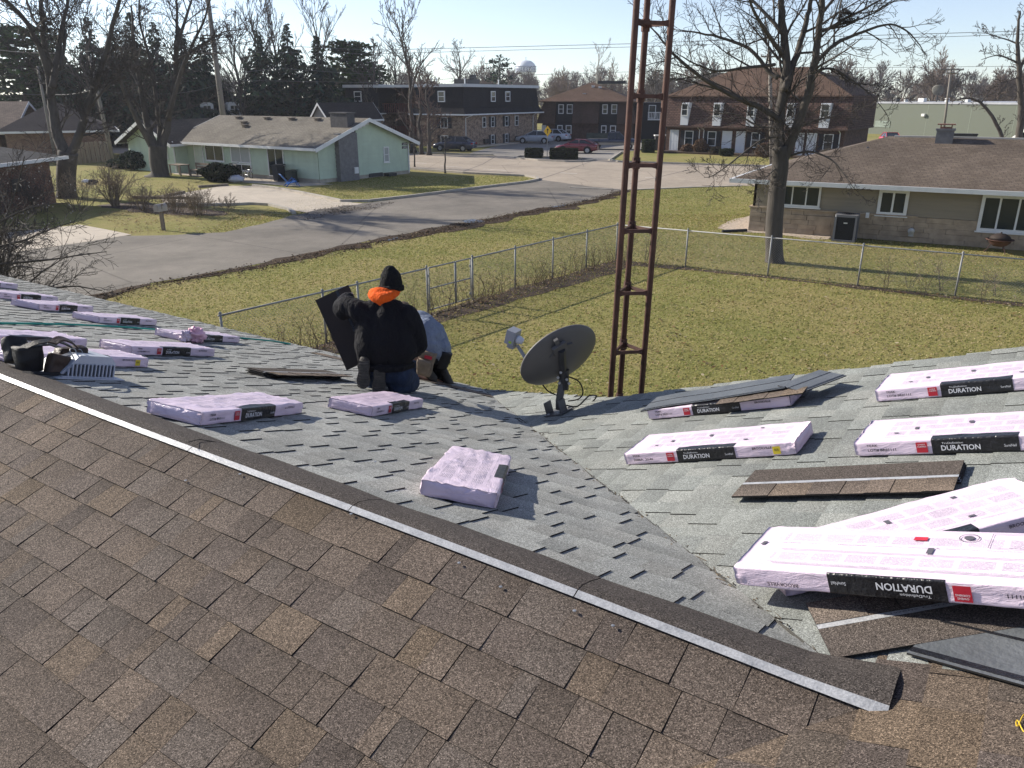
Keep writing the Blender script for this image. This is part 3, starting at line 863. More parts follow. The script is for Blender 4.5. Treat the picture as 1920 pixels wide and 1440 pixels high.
def window(root, Mf, u, z, w, h, nx=2, nz=1, fw=0.07, fm=None, gm_=None, sill=True, shut=None, name='window', label=None):
    fm = fm or M_white
    mb = MB()
    y0, y1 = -0.085, 0.03
    mb.obox(Mf, u, y0, z, u + fw, y1, z + h); mb.obox(Mf, u + w - fw, y0, z, u + w, y1, z + h)
    mb.obox(Mf, u + fw, y0, z + h - fw, u + w - fw, y1, z + h); mb.obox(Mf, u + fw, y0, z, u + w - fw, y1, z + fw)
    mw = fw * 0.6
    for i in range(1, nx):
        x = u + w * i / nx; mb.obox(Mf, x - mw / 2, y0 + 0.01, z + fw, x + mw / 2, y1, z + h - fw)
    for i in range(1, nz):
        zz = z + h * i / nz; mb.obox(Mf, u + fw, y0 + 0.012, zz - mw / 2, u + w - fw, y1, zz + mw / 2)
    f = mb.build(name, fm, root)
    if label: f['label'] = label
    p = MB(); p.obox(Mf, u + fw * 0.8, -0.055, z + fw * 0.8, u + w - fw * 0.8, 0.02, z + h - fw * 0.8)
    p.build('pane', gm_ or M_glass, f)
    if sill:
        q = MB(); q.obox(Mf, u - 0.05, -0.12, z - 0.05, u + w + 0.05, 0.02, z - 0.002); q.build('sill', fm, f)
    if shut:
        for sx in (u - shut[0] - 0.02, u + w + 0.02):
            q = MB(); q.obox(Mf, sx, -0.06, z, sx + shut[0], 0.02, z + h); q.build('shutter', shut[1], root)
    return f
def door(root, Mf, u, z, w, h, m, fm=None):
    mb = MB(); fm = fm or M_white
    mb.obox(Mf, u - 0.06, -0.08, z, u, 0.02, z + h + 0.06); mb.obox(Mf, u + w, -0.08, z, u + w + 0.06, 0.02, z + h + 0.06); mb.obox(Mf, u, -0.08, z + h, u + w, 0.02, z + h + 0.06)
    mb.build('door_frame', fm, root)
    mb = MB(); mb.obox(Mf, u + 0.002, -0.055, z, u + w - 0.002, 0.01, z + h - 0.002)
    for (a, b, c, d) in ((0.14, 0.08, 0.46, 0.42), (0.54, 0.08, 0.86, 0.42), (0.14, 0.5, 0.46, 0.92), (0.54, 0.5, 0.86, 0.92)):
        mb.obox(Mf, u + w * a, -0.066, z + h * b, u + w * c, -0.054, z + h * d)
    d_ = mb.build('door', m, root)
    mb = MB(); mb.sphere(Mf @ Vector((u + w * 0.9, -0.06, z + h * 0.48)), 0.035, 8, 6); mb.build('handle', M_steel, d_)
def siding(mb, Mf, z0, z1, lim, p=0.2, proud=0.02, m=0):
    z = z0
    while z < z1 - 0.01:
        zt = min(z + p, z1)
        a0, b0 = lim(z); a1, b1 = lim(zt)
        P = [Mf @ Vector((a0, -proud, z)), Mf @ Vector((b0, -proud, z)), Mf @ Vector((b1, -0.004, zt)), Mf @ Vector((a1, -0.004, zt))]
        Q = [Mf @ Vector((a0, 0.0, z)), Mf @ Vector((b0, 0.0, z))]
        mb.face(P, m); mb.face([Q[0], Q[1], P[1], P[0]], m)
        z = zt
def roof_mat(name, col, rowh=0.14, var=0.22):
    m, t, b = nt_of(name)
    v = coords(t); n1 = noise_(t, v, 0.5, 5, 0.65); n2 = noise_(t, v, 30, 2, 0.6); n3 = noise_(t, coords(t, (3.0, 3.0, 3.0)), 2.2, 3, 0.6)
    c = mixc(t, 1.0, col, ramp(t, n1, [(0.3, 1 - var), (0.7, 1 + var)]), 'MULTIPLY')
    c = mixc(t, 1.0, c, ramp(t, n2, [(0.3, 0.75), (0.7, 1.25)]), 'MULTIPLY')
    c = mixc(t, 1.0, c, ramp(t, n3, [(0.3, 0.85), (0.7, 1.12)]), 'MULTIPLY')
    tc = t.nodes.new('ShaderNodeTexCoord'); sp = t.nodes.new('ShaderNodeSeparateXYZ'); t.links.new(tc.outputs['Object'], sp.inputs[0])
    cb = t.nodes.new('ShaderNodeCombineXYZ'); t.links.new(math_(t, 'ADD', sp.outputs[0], math_(t, 'MULTIPLY', sp.outputs[1], 0.31)), cb.inputs[0]); t.links.new(math_(t, 'MULTIPLY', sp.outputs[2], 3.3), cb.inputs[1])
    bk = t.nodes.new('ShaderNodeTexBrick'); bk.inputs['Scale'].default_value = 1.0; bk.inputs['Brick Width'].default_value = 0.33; bk.inputs['Row Height'].default_value = rowh; bk.inputs['Mortar Size'].default_value = 0.012
    bk.inputs['Color1'].default_value = (1.08, 1.08, 1.08, 1); bk.inputs['Color2'].default_value = (0.84, 0.83, 0.82, 1); bk.inputs['Mortar'].default_value = (0.55, 0.55, 0.55, 1)
    t.links.new(cb.outputs[0], bk.inputs['Vector']); c = mixc(t, 1.0, c, bk.outputs[0], 'MULTIPLY')
    t.links.new(c, b.inputs['Base Color']); b.inputs['Roughness'].default_value = 0.92; b.inputs['Specular IOR Level'].default_value = 0.12
    bump_(t, b, n2, 0.6, 0.015)
    return m
def brick_mat(name, cols, mortar, scale=1.0, bw=0.22, bh=0.075, ms=0.012):
    m, t, b = nt_of(name)
    tc = t.nodes.new('ShaderNodeTexCoord')
    # planar wrap: along = x + y (local frame, walls are axis aligned), up = z
    sp = t.nodes.new('ShaderNodeSeparateXYZ'); t.links.new(tc.outputs['Object'], sp.inputs[0])
    cb = t.nodes.new('ShaderNodeCombineXYZ')
    t.links.new(math_(t, 'ADD', sp.outputs[0], sp.outputs[1]), cb.inputs[0]); t.links.new(sp.outputs[2], cb.inputs[1])
    br = t.nodes.new('ShaderNodeTexBrick')
    br.inputs['Scale'].default_value = scale; br.inputs['Brick Width'].default_value = bw; br.inputs['Row Height'].default_value = bh
    br.inputs['Mortar Size'].default_value = ms; br.inputs['Color1'].default_value = (*cols[0], 1); br.inputs['Color2'].default_value = (*cols[1], 1); br.inputs['Mortar'].default_value = (*mortar, 1)
    br.inputs['Bias'].default_value = 0.1
    t.links.new(cb.outputs[0], br.inputs['Vector'])
    n1 = noise_(t, cb.outputs[0], 2.6, 5, 0.75)
    c = mixc(t, ramp(t, n1, [(0.42, 0.0), (0.62, 0.75)]), br.outputs[0], cols[2])
    t.links.new(c, b.inputs['Base Color']); b.inputs['Roughness'].default_value = 0.9; b.inputs['Specular IOR Level'].default_value = 0.2
    bump_(t, b, br.outputs['Fac'], -0.4, 0.01)
    return m
def slab(mb, pts, th, m=0):
    """thick roof sheet from its upper outline"""
    P = [Vector(p) for p in pts]; n = (P[1] - P[0]).cross(P[2] - P[1]).normalized()
    if n.z < 0: P.reverse(); n = -n
    k = len(P); D = Vector((0, 0, -th))
    vs = P + [p + D for p in P]
    mb.add(vs, [tuple(range(k)), tuple(range(2 * k - 1, k - 1, -1))] + [(i + k, (i + 1) % k + k, (i + 1) % k, i) for i in range(k)], m)
def gable_roof(root, m, x0, x1, y0, y1, ze, zr, ov=0.5, ovx=0.5, th=0.12, name='roof', axis='x', fm=None):
    """ridge along x (or y) of the local frame"""
    T = (lambda x, y, z: Vector((x, y, z))) if axis == 'x' else (lambda x, y, z: Vector((y, x, z)))
    if axis == 'y': x0, x1, y0, y1 = y0, y1, x0, x1
    ym = (y0 + y1) / 2; sl = (zr - ze) / (ym - y0); zo = ze - sl * ov
    X0, X1 = x0 - ovx, x1 + ovx
    mb = MB()
    slab(mb, [T(X0, y0 - ov, zo), T(X1, y0 - ov, zo), T(X1, ym, zr), T(X0, ym, zr)], th)
    slab(mb, [T(X0, y1 + ov, zo), T(X1, y1 + ov, zo), T(X1, ym, zr), T(X0, ym, zr)], th)
    r = mb.build(name, m, root)
    fm = fm or M_white
    for X, dx in ((X0, -0.03), (X1, 0.03)):
        mb = MB()
        for ya in (y0 - ov, y1 + ov):
            a = T(X, ya, zo); b = T(X, ym, zr)
            P = [a + Vector((0, 0, 0.01)), b + Vector((0, 0, 0.01)), b - Vector((0, 0, 0.24)), a - Vector((0, 0, 0.24))]
            mb.prism(P, T(dx, 0, 0))
        mb.build('bargeboard', fm, root)
    mb = MB()
    for ya, s in ((y0 - ov, -1), (y1 + ov, 1)):
        P = [T(X0, ya, zo + 0.012), T(X1, ya, zo + 0.012), T(X1, ya, zo - 0.15), T(X0, ya, zo - 0.15)]
        mb.prism(P, T(0, s * 0.09, 0))
    mb.build('gutter', fm, root)
    return r
def hip_roof(root, m, x0, x1, y0, y1, ze, zr, ov=0.5, th=0.12, name='roof', gut=True, fm=None, inset=None):
    X0, X1, Y0, Y1 = x0 - ov, x1 + ov, y0 - ov, y1 + ov
    hy = (Y1 - Y0) / 2; ym = (Y0 + Y1) / 2; ins = inset if inset is not None else hy
    if 2 * ins > X1 - X0: ins = (X1 - X0) / 2 - 0.05
    A_, B_ = Vector((X0 + ins, ym, zr)), Vector((X1 - ins, ym, zr))
    c = [Vector((X0, Y0, ze)), Vector((X1, Y0, ze)), Vector((X1, Y1, ze)), Vector((X0, Y1, ze))]
    D = Vector((0, 0, -th))
    mb = MB()
    mb.face([c[0], c[1], B_, A_]); mb.face([c[1], c[2], B_]); mb.face([c[2], c[3], A_, B_]); mb.face([c[3], c[0], A_])
    mb.face([c[3] + D, c[2] + D, c[1] + D, c[0] + D])
    for i in range(4): mb.face([c[i] + D, c[(i + 1) % 4] + D, c[(i + 1) % 4], c[i]])
    r = mb.build(name, m, root)
    if gut:
        mb = MB(); g = 0.10
        mb.box(X0 - g, Y0 - g, ze - 0.15, X1 + g, Y0, ze + 0.012); mb.box(X0 - g, Y1, ze - 0.15, X1 + g, Y1 + g, ze + 0.012)
        mb.box(X0 - g, Y0, ze - 0.15, X0, Y1, ze + 0.012); mb.box(X1, Y0, ze - 0.15, X1 + g, Y1, ze + 0.012)
        mb.build('gutter', fm or M_white, root)
    return r
def box_walls(root, x0, x1, y0, y1, z0, z1, m, name='wall'):
    mb = MB(); mb.box(x0, y0, z0, x1, y1, z1); return mb.build(name, m, root)
def downspout(root, m, pts, r=0.045, name='downspout'):
    mb = MB(); mb.tube(pts, r, 6); return mb.build(name, m, root)
def roof_vents(root, pts, m):
    for p in pts:
        mb = MB(); x, y, z = p
        mb.box(x - 0.17, y - 0.16, z - 0.12, x + 0.17, y + 0.16, z + 0.07); mb.box(x - 0.22, y - 0.22, z + 0.07, x + 0.22, y + 0.2, z + 0.12)
        mb.build('roof_vent', m, root)

# ---------------------------------------------------------------- mint green ranch house across the street
M_green = mat('mint_paint', (0.47, 0.56, 0.43), 0.10, 1.2, 0.7, grime=0.2)
M_roofg = roof_mat('faded_shingle', (0.185, 0.168, 0.14))
M_roofd = roof_mat('dark_shingle', (0.075, 0.066, 0.060))
M_chim = mat('grey_stone', (0.17, 0.165, 0.165), 0.3, 4, 0.9, bump=0.6, bscale=10)
GP1 = G(600, 344); gd = Vector((-0.82, 0.572, 0)).normalized()
GL = 14.2
g = Bld('ranch_house', 'mint green ranch house with a grey roof across the street', 'house', GP1 + gd * GL, GP1)
gr = g.root; GD = 8.7; ZE = 2.42; ZP = 3.95
mb = MB()
idf = Matrix()
siding(mb, idf, 0.25, ZE, lambda z: (0, GL), 0.27, 0.045)
fr = face_right(GL)
siding(mb, fr, 0.25, ZE, lambda z: (0, GD), 0.27, 0.045); siding(mb, fr, ZE, ZP - 0.06, lambda z: ((z - ZE) / (ZP - ZE) * GD / 2, GD - (z - ZE) / (ZP - ZE) * GD / 2), 0.27, 0.045)
mb.obox(Matrix(), 0, 0, 0.25, GL - 0.001, GD, ZE); mb.prism([Vector((GL - 0.02, 0, ZE)), Vector((GL - 0.02, GD, ZE)), Vector((GL - 0.02, GD / 2, ZP - 0.05))], (-0.1, 0, 0))
mb.build('wall', M_green, gr)
box_walls(gr, 0.03, GL - 0.03, 0.03, GD - 0.03, 0, 0.25, M_kerb, 'foundation')
rf = gable_roof(gr, M_roofg, -1, GL, 0, GD, ZE, ZP, 0.6, 0.5)
ms_ = MB()
P = [(x, y) for x, y in ((5.0, 2.9), (6.8, 3.8), (9.2, 3.8), (11.8, 3.8), (3.9, 3.9), (4.4, 2.2))]
roof_vents(gr, [(x, y, ZE + (ZP - ZE) * y / (GD / 2) + 0.05) for x, y in ((1.6, 3.75), (3.3, 2.9), (4.2, 2.3), (4.9, 3.75), (7.6, 3.75), (10.3, 3.75), (12.4, 3.75))], mat('vent_brown', (0.16, 0.13, 0.10), 0.2, 3, 0.7))
# chimney on the gable: broad stone stack and its cap above the roof
mb = MB()
ca, cb_ = g.wall(629, 300, fr)[0], g.wall(664, 300, fr)[0]
mb.obox(fr, ca, -0.42, 0.0, cb_, 0.0, 3.05)
mb.build('chimney_breast', M_chim, gr)
mb = MB()
mb.box(GL - 1.5, ca + 1.2, 2.9, GL + 0.1, cb_ + 0.2, 4.25); mb.box(GL - 1.55, ca + 1.15, 4.25, GL + 0.15, cb_ + 0.25, 4.33)
mb.build('chimney', mat('dark_stone', (0.085, 0.082, 0.085), 0.35, 5, 0.9), gr)
mb = MB()
for i in range(6): mb.box(GL - 1.5 + 0.0, 0, 0, 0, 0, 0) if False else mb.box(GL + 0.1, ca + 1.0 + i * 0.36, 3.0 + i * 0.10, GL + 0.14, ca + 1.36 + i * 0.36, 3.16 + i * 0.10)
mb.build('flashing', M_white, gr)
# openings
x, z, w, h = g.rect(385, 263, 419, 291); window(gr, idf, x, 0.95, w, 1.15, 2)
x, z, w, h = g.rect(434, 266, 470, 311)
window(gr, idf, x, 0.95, w, 1.25, 2, gm_=mat('blinds', (0.34, 0.36, 0.34), 0.1, 4, 0.6), sill=False); window(gr, idf, x, 0.4, w, 0.5, 2)
x, z, w, h = g.rect(503, 270, 533, 322); window(gr, idf, x, 0.22, w, 2.0, 2, name='patio_door', sill=False)
door(gr, idf, g.wall(367, 290)[0], 0.25, 0.92, 1.95, mat('pale_door', (0.50, 0.56, 0.47), 0.06, 2, 0.5))
x, z, w, h = g.rect(718, 275, 728, 297, fr); window(gr, fr, x, 0.95, w, 1.05, 1, 2, gm_=mat('blinds', (0.3, 0.3, 0.3)), label='narrow double hung window in the gable end')
mb = MB(); x, z, w, h = g.rect(753, 266, 763, 277, fr)
for i in range(2): mb.obox(fr, x, -0.05, 1.78 + i * 0.24, x + w, -0.02, 1.96 + i * 0.24)
hp = mb.build('house_number_plate', M_darkmetal, gr)
mt = mat('number_white', (0.7, 0.7, 0.7))
for i, s in enumerate(('2302', '2304')): text(s, hp, fr @ Vector((x + w / 2, -0.055, 1.87 + i * 0.24)), fr.to_3x3() @ Vector((1, 0, 0)), (0, 0, 1), w * 0.8, 0.13, mt)
downspout(gr, M_white, [(GL - 0.2, GD + 0.3, 2.2), (GL + 0.08, GD - 0.15, 2.0), (GL + 0.08, GD - 0.15, 0.1)])
mb = MB(); mb.obox(fr, ca + 1.2, -0.52, 0.45, ca + 1.55, -0.43, 0.85); mb.build('meter_box', M_white, gr)
mb = MB(); mb.obox(fr, cb_ + 1.3, -0.08, 0.05, cb_ + 2.6, -0.01, 0.3); mb.obox(fr, cb_ + 2.8, -0.5, 0.0, cb_ + 3.6, -0.02, 0.22); mb.build('crawl_vent', M_darkmetal, gr)
# projecting wing with its own gable to the street side
WX0, WX1 = -5.9, 0.2; WY0 = -1.0
mb = MB(); wf = Matrix.Translation((0, WY0, 0))
siding(mb, wf, 0.2, ZE - 0.1, lambda z: (WX0, WX1)); siding(mb, wf, ZE - 0.1, 3.5, lambda z: (WX0 + (z - ZE + 0.1) / 1.3 * 3.2, WX1 - (z - ZE + 0.1) / 1.3 * 3.2))
frw = Matrix.Translation((WX1, WY0, 0)) @ Matrix.Rotation(math.pi / 2, 4, 'Z')
siding(mb, frw, 0.2, ZE - 0.1, lambda z: (0, 1.0))
flw = Matrix.Translation((WX0, WY0 + 8, 0)) @ Matrix.Rotation(-math.pi / 2, 4, 'Z')
siding(mb, flw, 0.2, ZE - 0.1, lambda z: (0, 8.0))
mb.box(WX0, WY0 + 0.002, 0, WX1, WY0 + 8, ZE - 0.12)
mb.prism([Vector((WX0, WY0 + 0.02, ZE - 0.1)), Vector((WX1, WY0 + 0.02, ZE - 0.1)), Vector(((WX0 + WX1) / 2, WY0 + 0.02, 3.6))], (0, 0.1, 0))
mb.build('wing_wall', M_green, gr)
gable_roof(gr, M_roofd, WX0, WX1, WY0, WY0 + 8, ZE - 0.1, 3.7, 0.55, 0.7, axis='y', name='wing_roof')
x, z, w, h = g.rect(325, 263, 335, 283); window(gr, wf, x, 1.0, 0.75, 1.15, 1, 2)
downspout(gr, M_white, [(WX1 + 0.25, WY0 - 0.3, 2.25), (WX1 - 0.08, WY0 - 0.07, 2.0), (WX1 - 0.08, WY0 - 0.07, 0.1)])

# ---------------------------------------------------------------- brick block of flats with a black mansard
M_brickA = brick_mat('tan_brick', ((0.42, 0.30, 0.21), (0.27, 0.175, 0.12), (0.075, 0.052, 0.042)), (0.42, 0.35, 0.28), 1.0, 0.4, 0.14, 0.02)
M_mans = roof_mat('black_mansard', (0.028, 0.027, 0.030))
M_brown = mat('brown_trim', (0.075, 0.045, 0.032), 0.2, 2, 0.8)
AC_ = G(870, 277); ad = Vector((0.50, 0.866, 0))
a_ = Bld('apartment_block', 'flat topped brick apartment block with a black mansard storey', 'building', AC_, AC_ + ad * 17)
ar = a_.root; AW = 17.0
def block(x0, x1, y0, y1):
    box_walls(ar, x0, x1, y0, y1, 0, 3.45, M_brickA)
    mb = MB(); o = 0.55; i_ = 0.15
    lo = [Vector((x0 - o, y0 - o, 3.5)), Vector((x1 + o, y0 - o, 3.5)), Vector((x1 + o, y1 + o, 3.5)), Vector((x0 - o, y1 + o, 3.5))]
    mi = [Vector((x0 - i_, y0 - i_, 4.15)), Vector((x1 + i_, y0 - i_, 4.15)), Vector((x1 + i_, y1 + i_, 4.15)), Vector((x0 - i_, y1 + i_, 4.15))]
    hi = [Vector((x0 + .1, y0 + .1, 6.3)), Vector((x1 - .1, y0 + .1, 6.3)), Vector((x1 - .1, y1 - .1, 6.3)), Vector((x0 + .1, y1 - .1, 6.3))]
    for k in range(4):
        j = (k + 1) % 4; mb.face([lo[k], lo[j], mi[j], mi[k]]); mb.face([mi[k], mi[j], hi[j], hi[k]])
    mb.face(lo[::-1])
    mb.build('mansard', M_mans, ar)
    mb = MB(); mb.box(x0 - 0.15, y0 - 0.15, 6.3, x1 + 0.15, y1 + 0.15, 6.62); mb.build('parapet', mat('pale_fascia', (0.55, 0.56, 0.56), 0.08, 1, 0.6), ar)
    mb = MB()
    mb.box(x0 - o - .1, y0 - o - .1, 3.38, x1 + o + .1, y0 - o, 3.52); mb.box(x0 - o - .1, y0 - o, 3.38, x0 - o, y1 + o, 3.52); mb.box(x1 + o, y0 - o, 3.38, x1 + o + .1, y1 + o, 3.52)
    mb.build('gutter', M_white, ar)
block(0, AW, 0, 6.4)
block(0.6, 12, 12.2, 17.2)
box_walls(ar, 4.0, 12, 6.4, 12.2, 0, 6.2, M_brown, 'recess_wall')
mb = MB(); mb.box(-0.2, 6.4, 6.28, 12, 12.2, 6.55); mb.build('recess_roof', mat('pale_fascia', (0.55, 0.56, 0.56)), ar)
M_red = mat('oxblood_rail', (0.10, 0.028, 0.022), 0.3, 2, 0.8)
for z in (0.9, 3.4):
    mb = MB(); mb.box(1.2, 6.42, z, 4.0, 12.18, z + 0.15); mb.build('balcony', M_brown, ar)
    mb = MB()
    for k in range(20): mb.box(1.2, 6.5 + k * 0.29, z + 0.15, 1.26, 6.62 + k * 0.29, z + 1.1)
    mb.box(1.19, 6.42, z + 1.1, 1.28, 12.18, z + 1.18); mb.build('railing', M_red, ar)
fl = face_left(6.4)
def mans_win(Mf, rx, z, h, wmin=0.7):
    x, w = rx; window(ar, Mf @ Matrix.Translation((0, -0.16, 0)), x, z, max(w, wmin), h, 1, 2, sill=False, fw=0.10)
M_shut = mat('black_shutter', (0.02, 0.02, 0.024), 0.2, 4, 0.7)
for (u0, u1) in ((918, 926), (945, 953.5)):
    x, z, w, h = a_.rect(u0, 171, u1, 190); mans_win(idf, (x, w), 4.75, 1.15)
x, z, w, h = a_.rect(823, 170, 836, 190, fl); mans_win(fl, (x, w), 4.75, 1.15)
for (u0, u1) in ((920, 926), (946, 952), (904, 909), (965, 971)):
    x, z, w, h = a_.rect(u0, 214, u1, 229)
    window(ar, idf, x, 2.0, max(w, 0.7), 1.15, 1, 2, shut=(0.4, M_shut) if u0 in (920, 946) else None, sill=False)
for (u0, u1) in ((920, 926), (946, 952)):
    x, z, w, h = a_.rect(u0, 251, u1, 264); window(ar, idf, x, 0.1, max(w, 0.7), 1.05, 1, 2, shut=(0.4, M_shut), sill=False)
for u0 in (906, 965):
    mb = MB(); x = a_.wall(u0, 258)[0]; mb.box(x, -0.28, 0.25, x + 0.75, 0, 0.75); mb.build('wall_air_conditioner', M_darkmetal, ar)
for z in (2.0, 0.1):
    x, _, w, h = a_.rect(826, 215, 837, 231, fl); window(ar, fl, x, z, max(w, 1.0), 1.15, 2, shut=(0.45, M_shut), sill=False)
downspout(ar, M_white, [(1.2, -0.5, 3.4), (0.35, -0.06, 3.1), (0.35, -0.06, 0)]); downspout(ar, M_white, [(AW - 1.0, -0.5, 3.4), (AW - 1.2, -0.06, 3.1), (AW - 1.2, -0.06, 0)])
mb = MB()
for k, (x, y) in enumerate(((1.5, 4.5), (5, 3), (7.5, 4), (12.5, 3), (2, 5.5))): mb.lathe([(0.07, 0), (0.07, 0.55), (0.1, 0.56), (0.1, 0.66)], 8, Matrix.Translation((x, y, 6.6)))
mb.build('vent_pipe', M_white, ar)
mb = MB(); mb.box(6.5, 3.5, 6.6, 9, 5.5, 7.25); mb.box(7.2, 3.2, 7.25, 7.8, 3.8, 7.7); mb.build('roof_unit', M_darkmetal, ar)
# window of the left wing's mansard and ground floor
flw2 = Matrix.Translation((0.6, 17.2, 0)) @ Matrix.Rotation(-math.pi / 2, 4, 'Z')
x, z, w, h = a_.rect(666, 169, 678, 187, flw2); window(ar, flw2 @ Matrix.Translation((0, -0.16, 0)), x, 4.75, 1.1, 1.15, 1, 2, sill=False, fw=0.1)
x, z, w, h = a_.rect(664, 211, 682, 220, flw2); window(ar, flw2, x, 2.1, w, 1.1, 2, shut=(0.45, M_shut), sill=False)
mb = MB(); mb.obox(idf, -1.3, -1.1, 0.0, 16.5, -0.25, 0.14); tag(mb.build('walkway', M_drive, ar))

# ---------------------------------------------------------------- brown mansard flats in the middle distance
M_brickB = brick_mat('red_brown_brick', ((0.135, 0.068, 0.045), (0.085, 0.046, 0.034), (0.05, 0.03, 0.024)), (0.16, 0.12, 0.10), 1.0, 0.3, 0.1, 0.015)
M_roofb = roof_mat('brown_shingle', (0.125, 0.082, 0.060))
M_mansb = roof_mat('brown_mansard', (0.105, 0.068, 0.052))
M_recess = mat('dark_siding', (0.022, 0.022, 0.026), 0.2, 3, 0.8)
b_ = Bld('apartment_building', 'brown mansard apartment building behind the pickup truck', 'building', G(1010, 263.5), G(1186, 265.5))
br_ = b_.root; BW = b_.W
ZS = 2.1; ZT = 4.75
box_walls(br_, 0.4, BW - 0.2, 0.3, 9, 0, ZS, M_brickB)
def mansard_piece(root, x0, x1, m, zs=ZS, zt=ZT, o=0.35, ins=0.75, d=9, endl=False, endr=False):
    xl = x0 + (0.8 if endl else 0); xr = x1 - (0.8 if endr else 0)
    A4 = [Vector((x0, -o, zs)), Vector((x1, -o, zs)), Vector((x1, d, zs)), Vector((x0, d, zs))]
    B4 = [Vector((xl, ins, zt)), Vector((xr, ins, zt)), Vector((xr, d, zt)), Vector((xl, d, zt))]
    mb = MB()
    for k in range(4): j = (k + 1) % 4; mb.face([A4[k], A4[j], B4[j], B4[k]])
    mb.face(A4[::-1]); mb.face(B4)
    return mb.build('mansard', m, root)
n0, n1 = b_.wall(1040, 220)[0], b_.wall(1073, 220)[0]; n2, n3 = b_.wall(1122, 220)[0], b_.wall(1157, 220)[0]
mansard_piece(br_, -0.3, n0, M_mansb, endl=True); mansard_piece(br_, n1, n2, M_mansb); mansard_piece(br_, n3, BW + 0.3, M_mansb, endr=True)
for p, q in ((n0, n1), (n2, n3)):
    mb = MB(); mb.box(p, 0.85, ZS, q, 9, ZT - 0.02); mb.box(p + 0.02, 0.25, 0.0, q - 0.02, 0.35, ZS); mb.build('recessed_bay', M_recess, br_)
for us in ((1045, 1055), (1061, 1072), (1128, 1138), (1145, 1156)):
    x, z, w, h = b_.rect(us[0], 200, us[1], 216)
    window(br_, Matrix.Translation((0, 0.84, 0)), x, 3.25, w, 1.15, 1, 2, sill=False, fw=0.1)
    window(br_, Matrix.Translation((0, 0.24, 0)), x, 0.75, w, 1.15, 1, 2, sill=False, fw=0.1)
hip_roof(br_, M_roofb, 0.2, BW - 0.2, 0.5, 12, ZT, 7.1, 0.35, gut=False)
mb = MB(); mb.box(-0.0, 0.1, ZT - 0.13, BW, 12.4, ZT - 0.004); mb.build('cornice', M_brown, br_)
roof_vents(br_, [(BW * 0.6, 4.2, 6.45), (BW * 0.52, 4.6, 6.55), (BW * 0.45, 2.6, 5.6)], M_white)
mb = MB(); mb.box(BW * 0.55, 6.5, 6.9, BW * 0.85, 9, 7.25); mb.build('roof_vent_row', M_darkmetal, br_)
mb = MB()
mb.box(BW * 0.52, -0.8, 0.0, BW * 0.74, -0.1, 0.95); mb.box(BW * 0.52, -0.75, 0.95, BW * 0.74, -0.15, 1.0); mb.build('bin_row', mat('bin_green', (0.06, 0.075, 0.06), 0.4, 2, 0.6), br_)
mb = MB(); mb.box(0.35, 0.2, 0.0, 0.9, 0.3, 1.9); mb.build('door', M_white, br_)
# recessed right end with a balcony
box_walls(br_, BW - 0.2, BW + 4.2, 3.5, 11, 0, ZT - 0.15, M_recess, 'rear_wall')
mb = MB(); mb.box(BW + 1.6, 2.2, 2.5, BW + 4.0, 3.5, 2.62); bl = mb.build('balcony', M_white, br_)
mb = MB()
for k in range(12): mb.box(BW + 1.62 + k * 0.2, 2.2, 2.62, BW + 1.68 + k * 0.2, 2.26, 3.4)
mb.box(BW + 1.6, 2.19, 3.4, BW + 4.0, 2.27, 3.48); mb.build('railing', M_white, bl)
window(br_, Matrix.Translation((0, 3.49, 0)), BW + 1.6, 2.7, 0.9, 1.6, 1, sill=False, label='balcony door')

# ---------------------------------------------------------------- brown townhouse row to the right
def tile_mat(name, col):
    m, t, b = nt_of(name)
    tc = t.nodes.new('ShaderNodeTexCoord'); sp = t.nodes.new('ShaderNodeSeparateXYZ'); t.links.new(tc.outputs['Object'], sp.inputs[0])
    cb = t.nodes.new('ShaderNodeCombineXYZ'); t.links.new(math_(t, 'ADD', sp.outputs[0], sp.outputs[1]), cb.inputs[0]); t.links.new(sp.outputs[2], cb.inputs[1])
    brk = t.nodes.new('ShaderNodeTexBrick'); brk.inputs['Brick Width'].default_value = 0.34; brk.inputs['Row Height'].default_value = 0.16; brk.inputs['Mortar Size'].default_value = 0.025; brk.inputs['Scale'].default_value = 1.0
    brk.inputs['Color1'].default_value = (*col, 1); brk.inputs['Color2'].default_value = (*[x * 0.62 for x in col], 1); brk.inputs['Mortar'].default_value = (*[x * 0.3 for x in col], 1)
    wv = mixc(t, 0.06, cb.outputs[0], N(t, 'ShaderNodeTexNoise', i_Scale=3.0).outputs['Color'], 'ADD')
    t.links.new(wv, brk.inputs['Vector'])
    t.links.new(brk.outputs[0], b.inputs['Base Color']); b.inputs['Roughness'].default_value = 0.9; b.inputs['Specular IOR Level'].default_value = 0.15
    bump_(t, b, brk.outputs['Fac'], -0.8, 0.03)
    return m
M_tile = tile_mat('mansard_tile', (0.135, 0.085, 0.070))
c_ = Bld('townhouse_row', 'brown tiled townhouse row with white doors beyond the tall tree', 'building', G(1243, 284.5), G(1578, 298))
cr_ = c_.root; CW = c_.W
ZS3, ZT3 = 2.55, 5.4
box_walls(cr_, 0.1, CW - 0.1, 0.3, 10, 0, ZS3, M_brickB)
o = mansard_piece(cr_, -0.25, CW + 0.25, M_tile, ZS3, ZT3, 0.45, 0.55, 10.3)
hip_roof(cr_, M_roofb, 0.2, CW - 0.2, 0.5, 10.2, ZT3, 8.0, 0.3, gut=False)
mb = MB(); mb.box(-0.3, -0.5, ZS3 - 0.12, CW + 0.3, 10.4, ZS3 - 0.004); mb.build('soffit', M_brown, cr_)
bay_m = mat('bay_white', (0.62, 0.64, 0.66), 0.06, 2, 0.6)
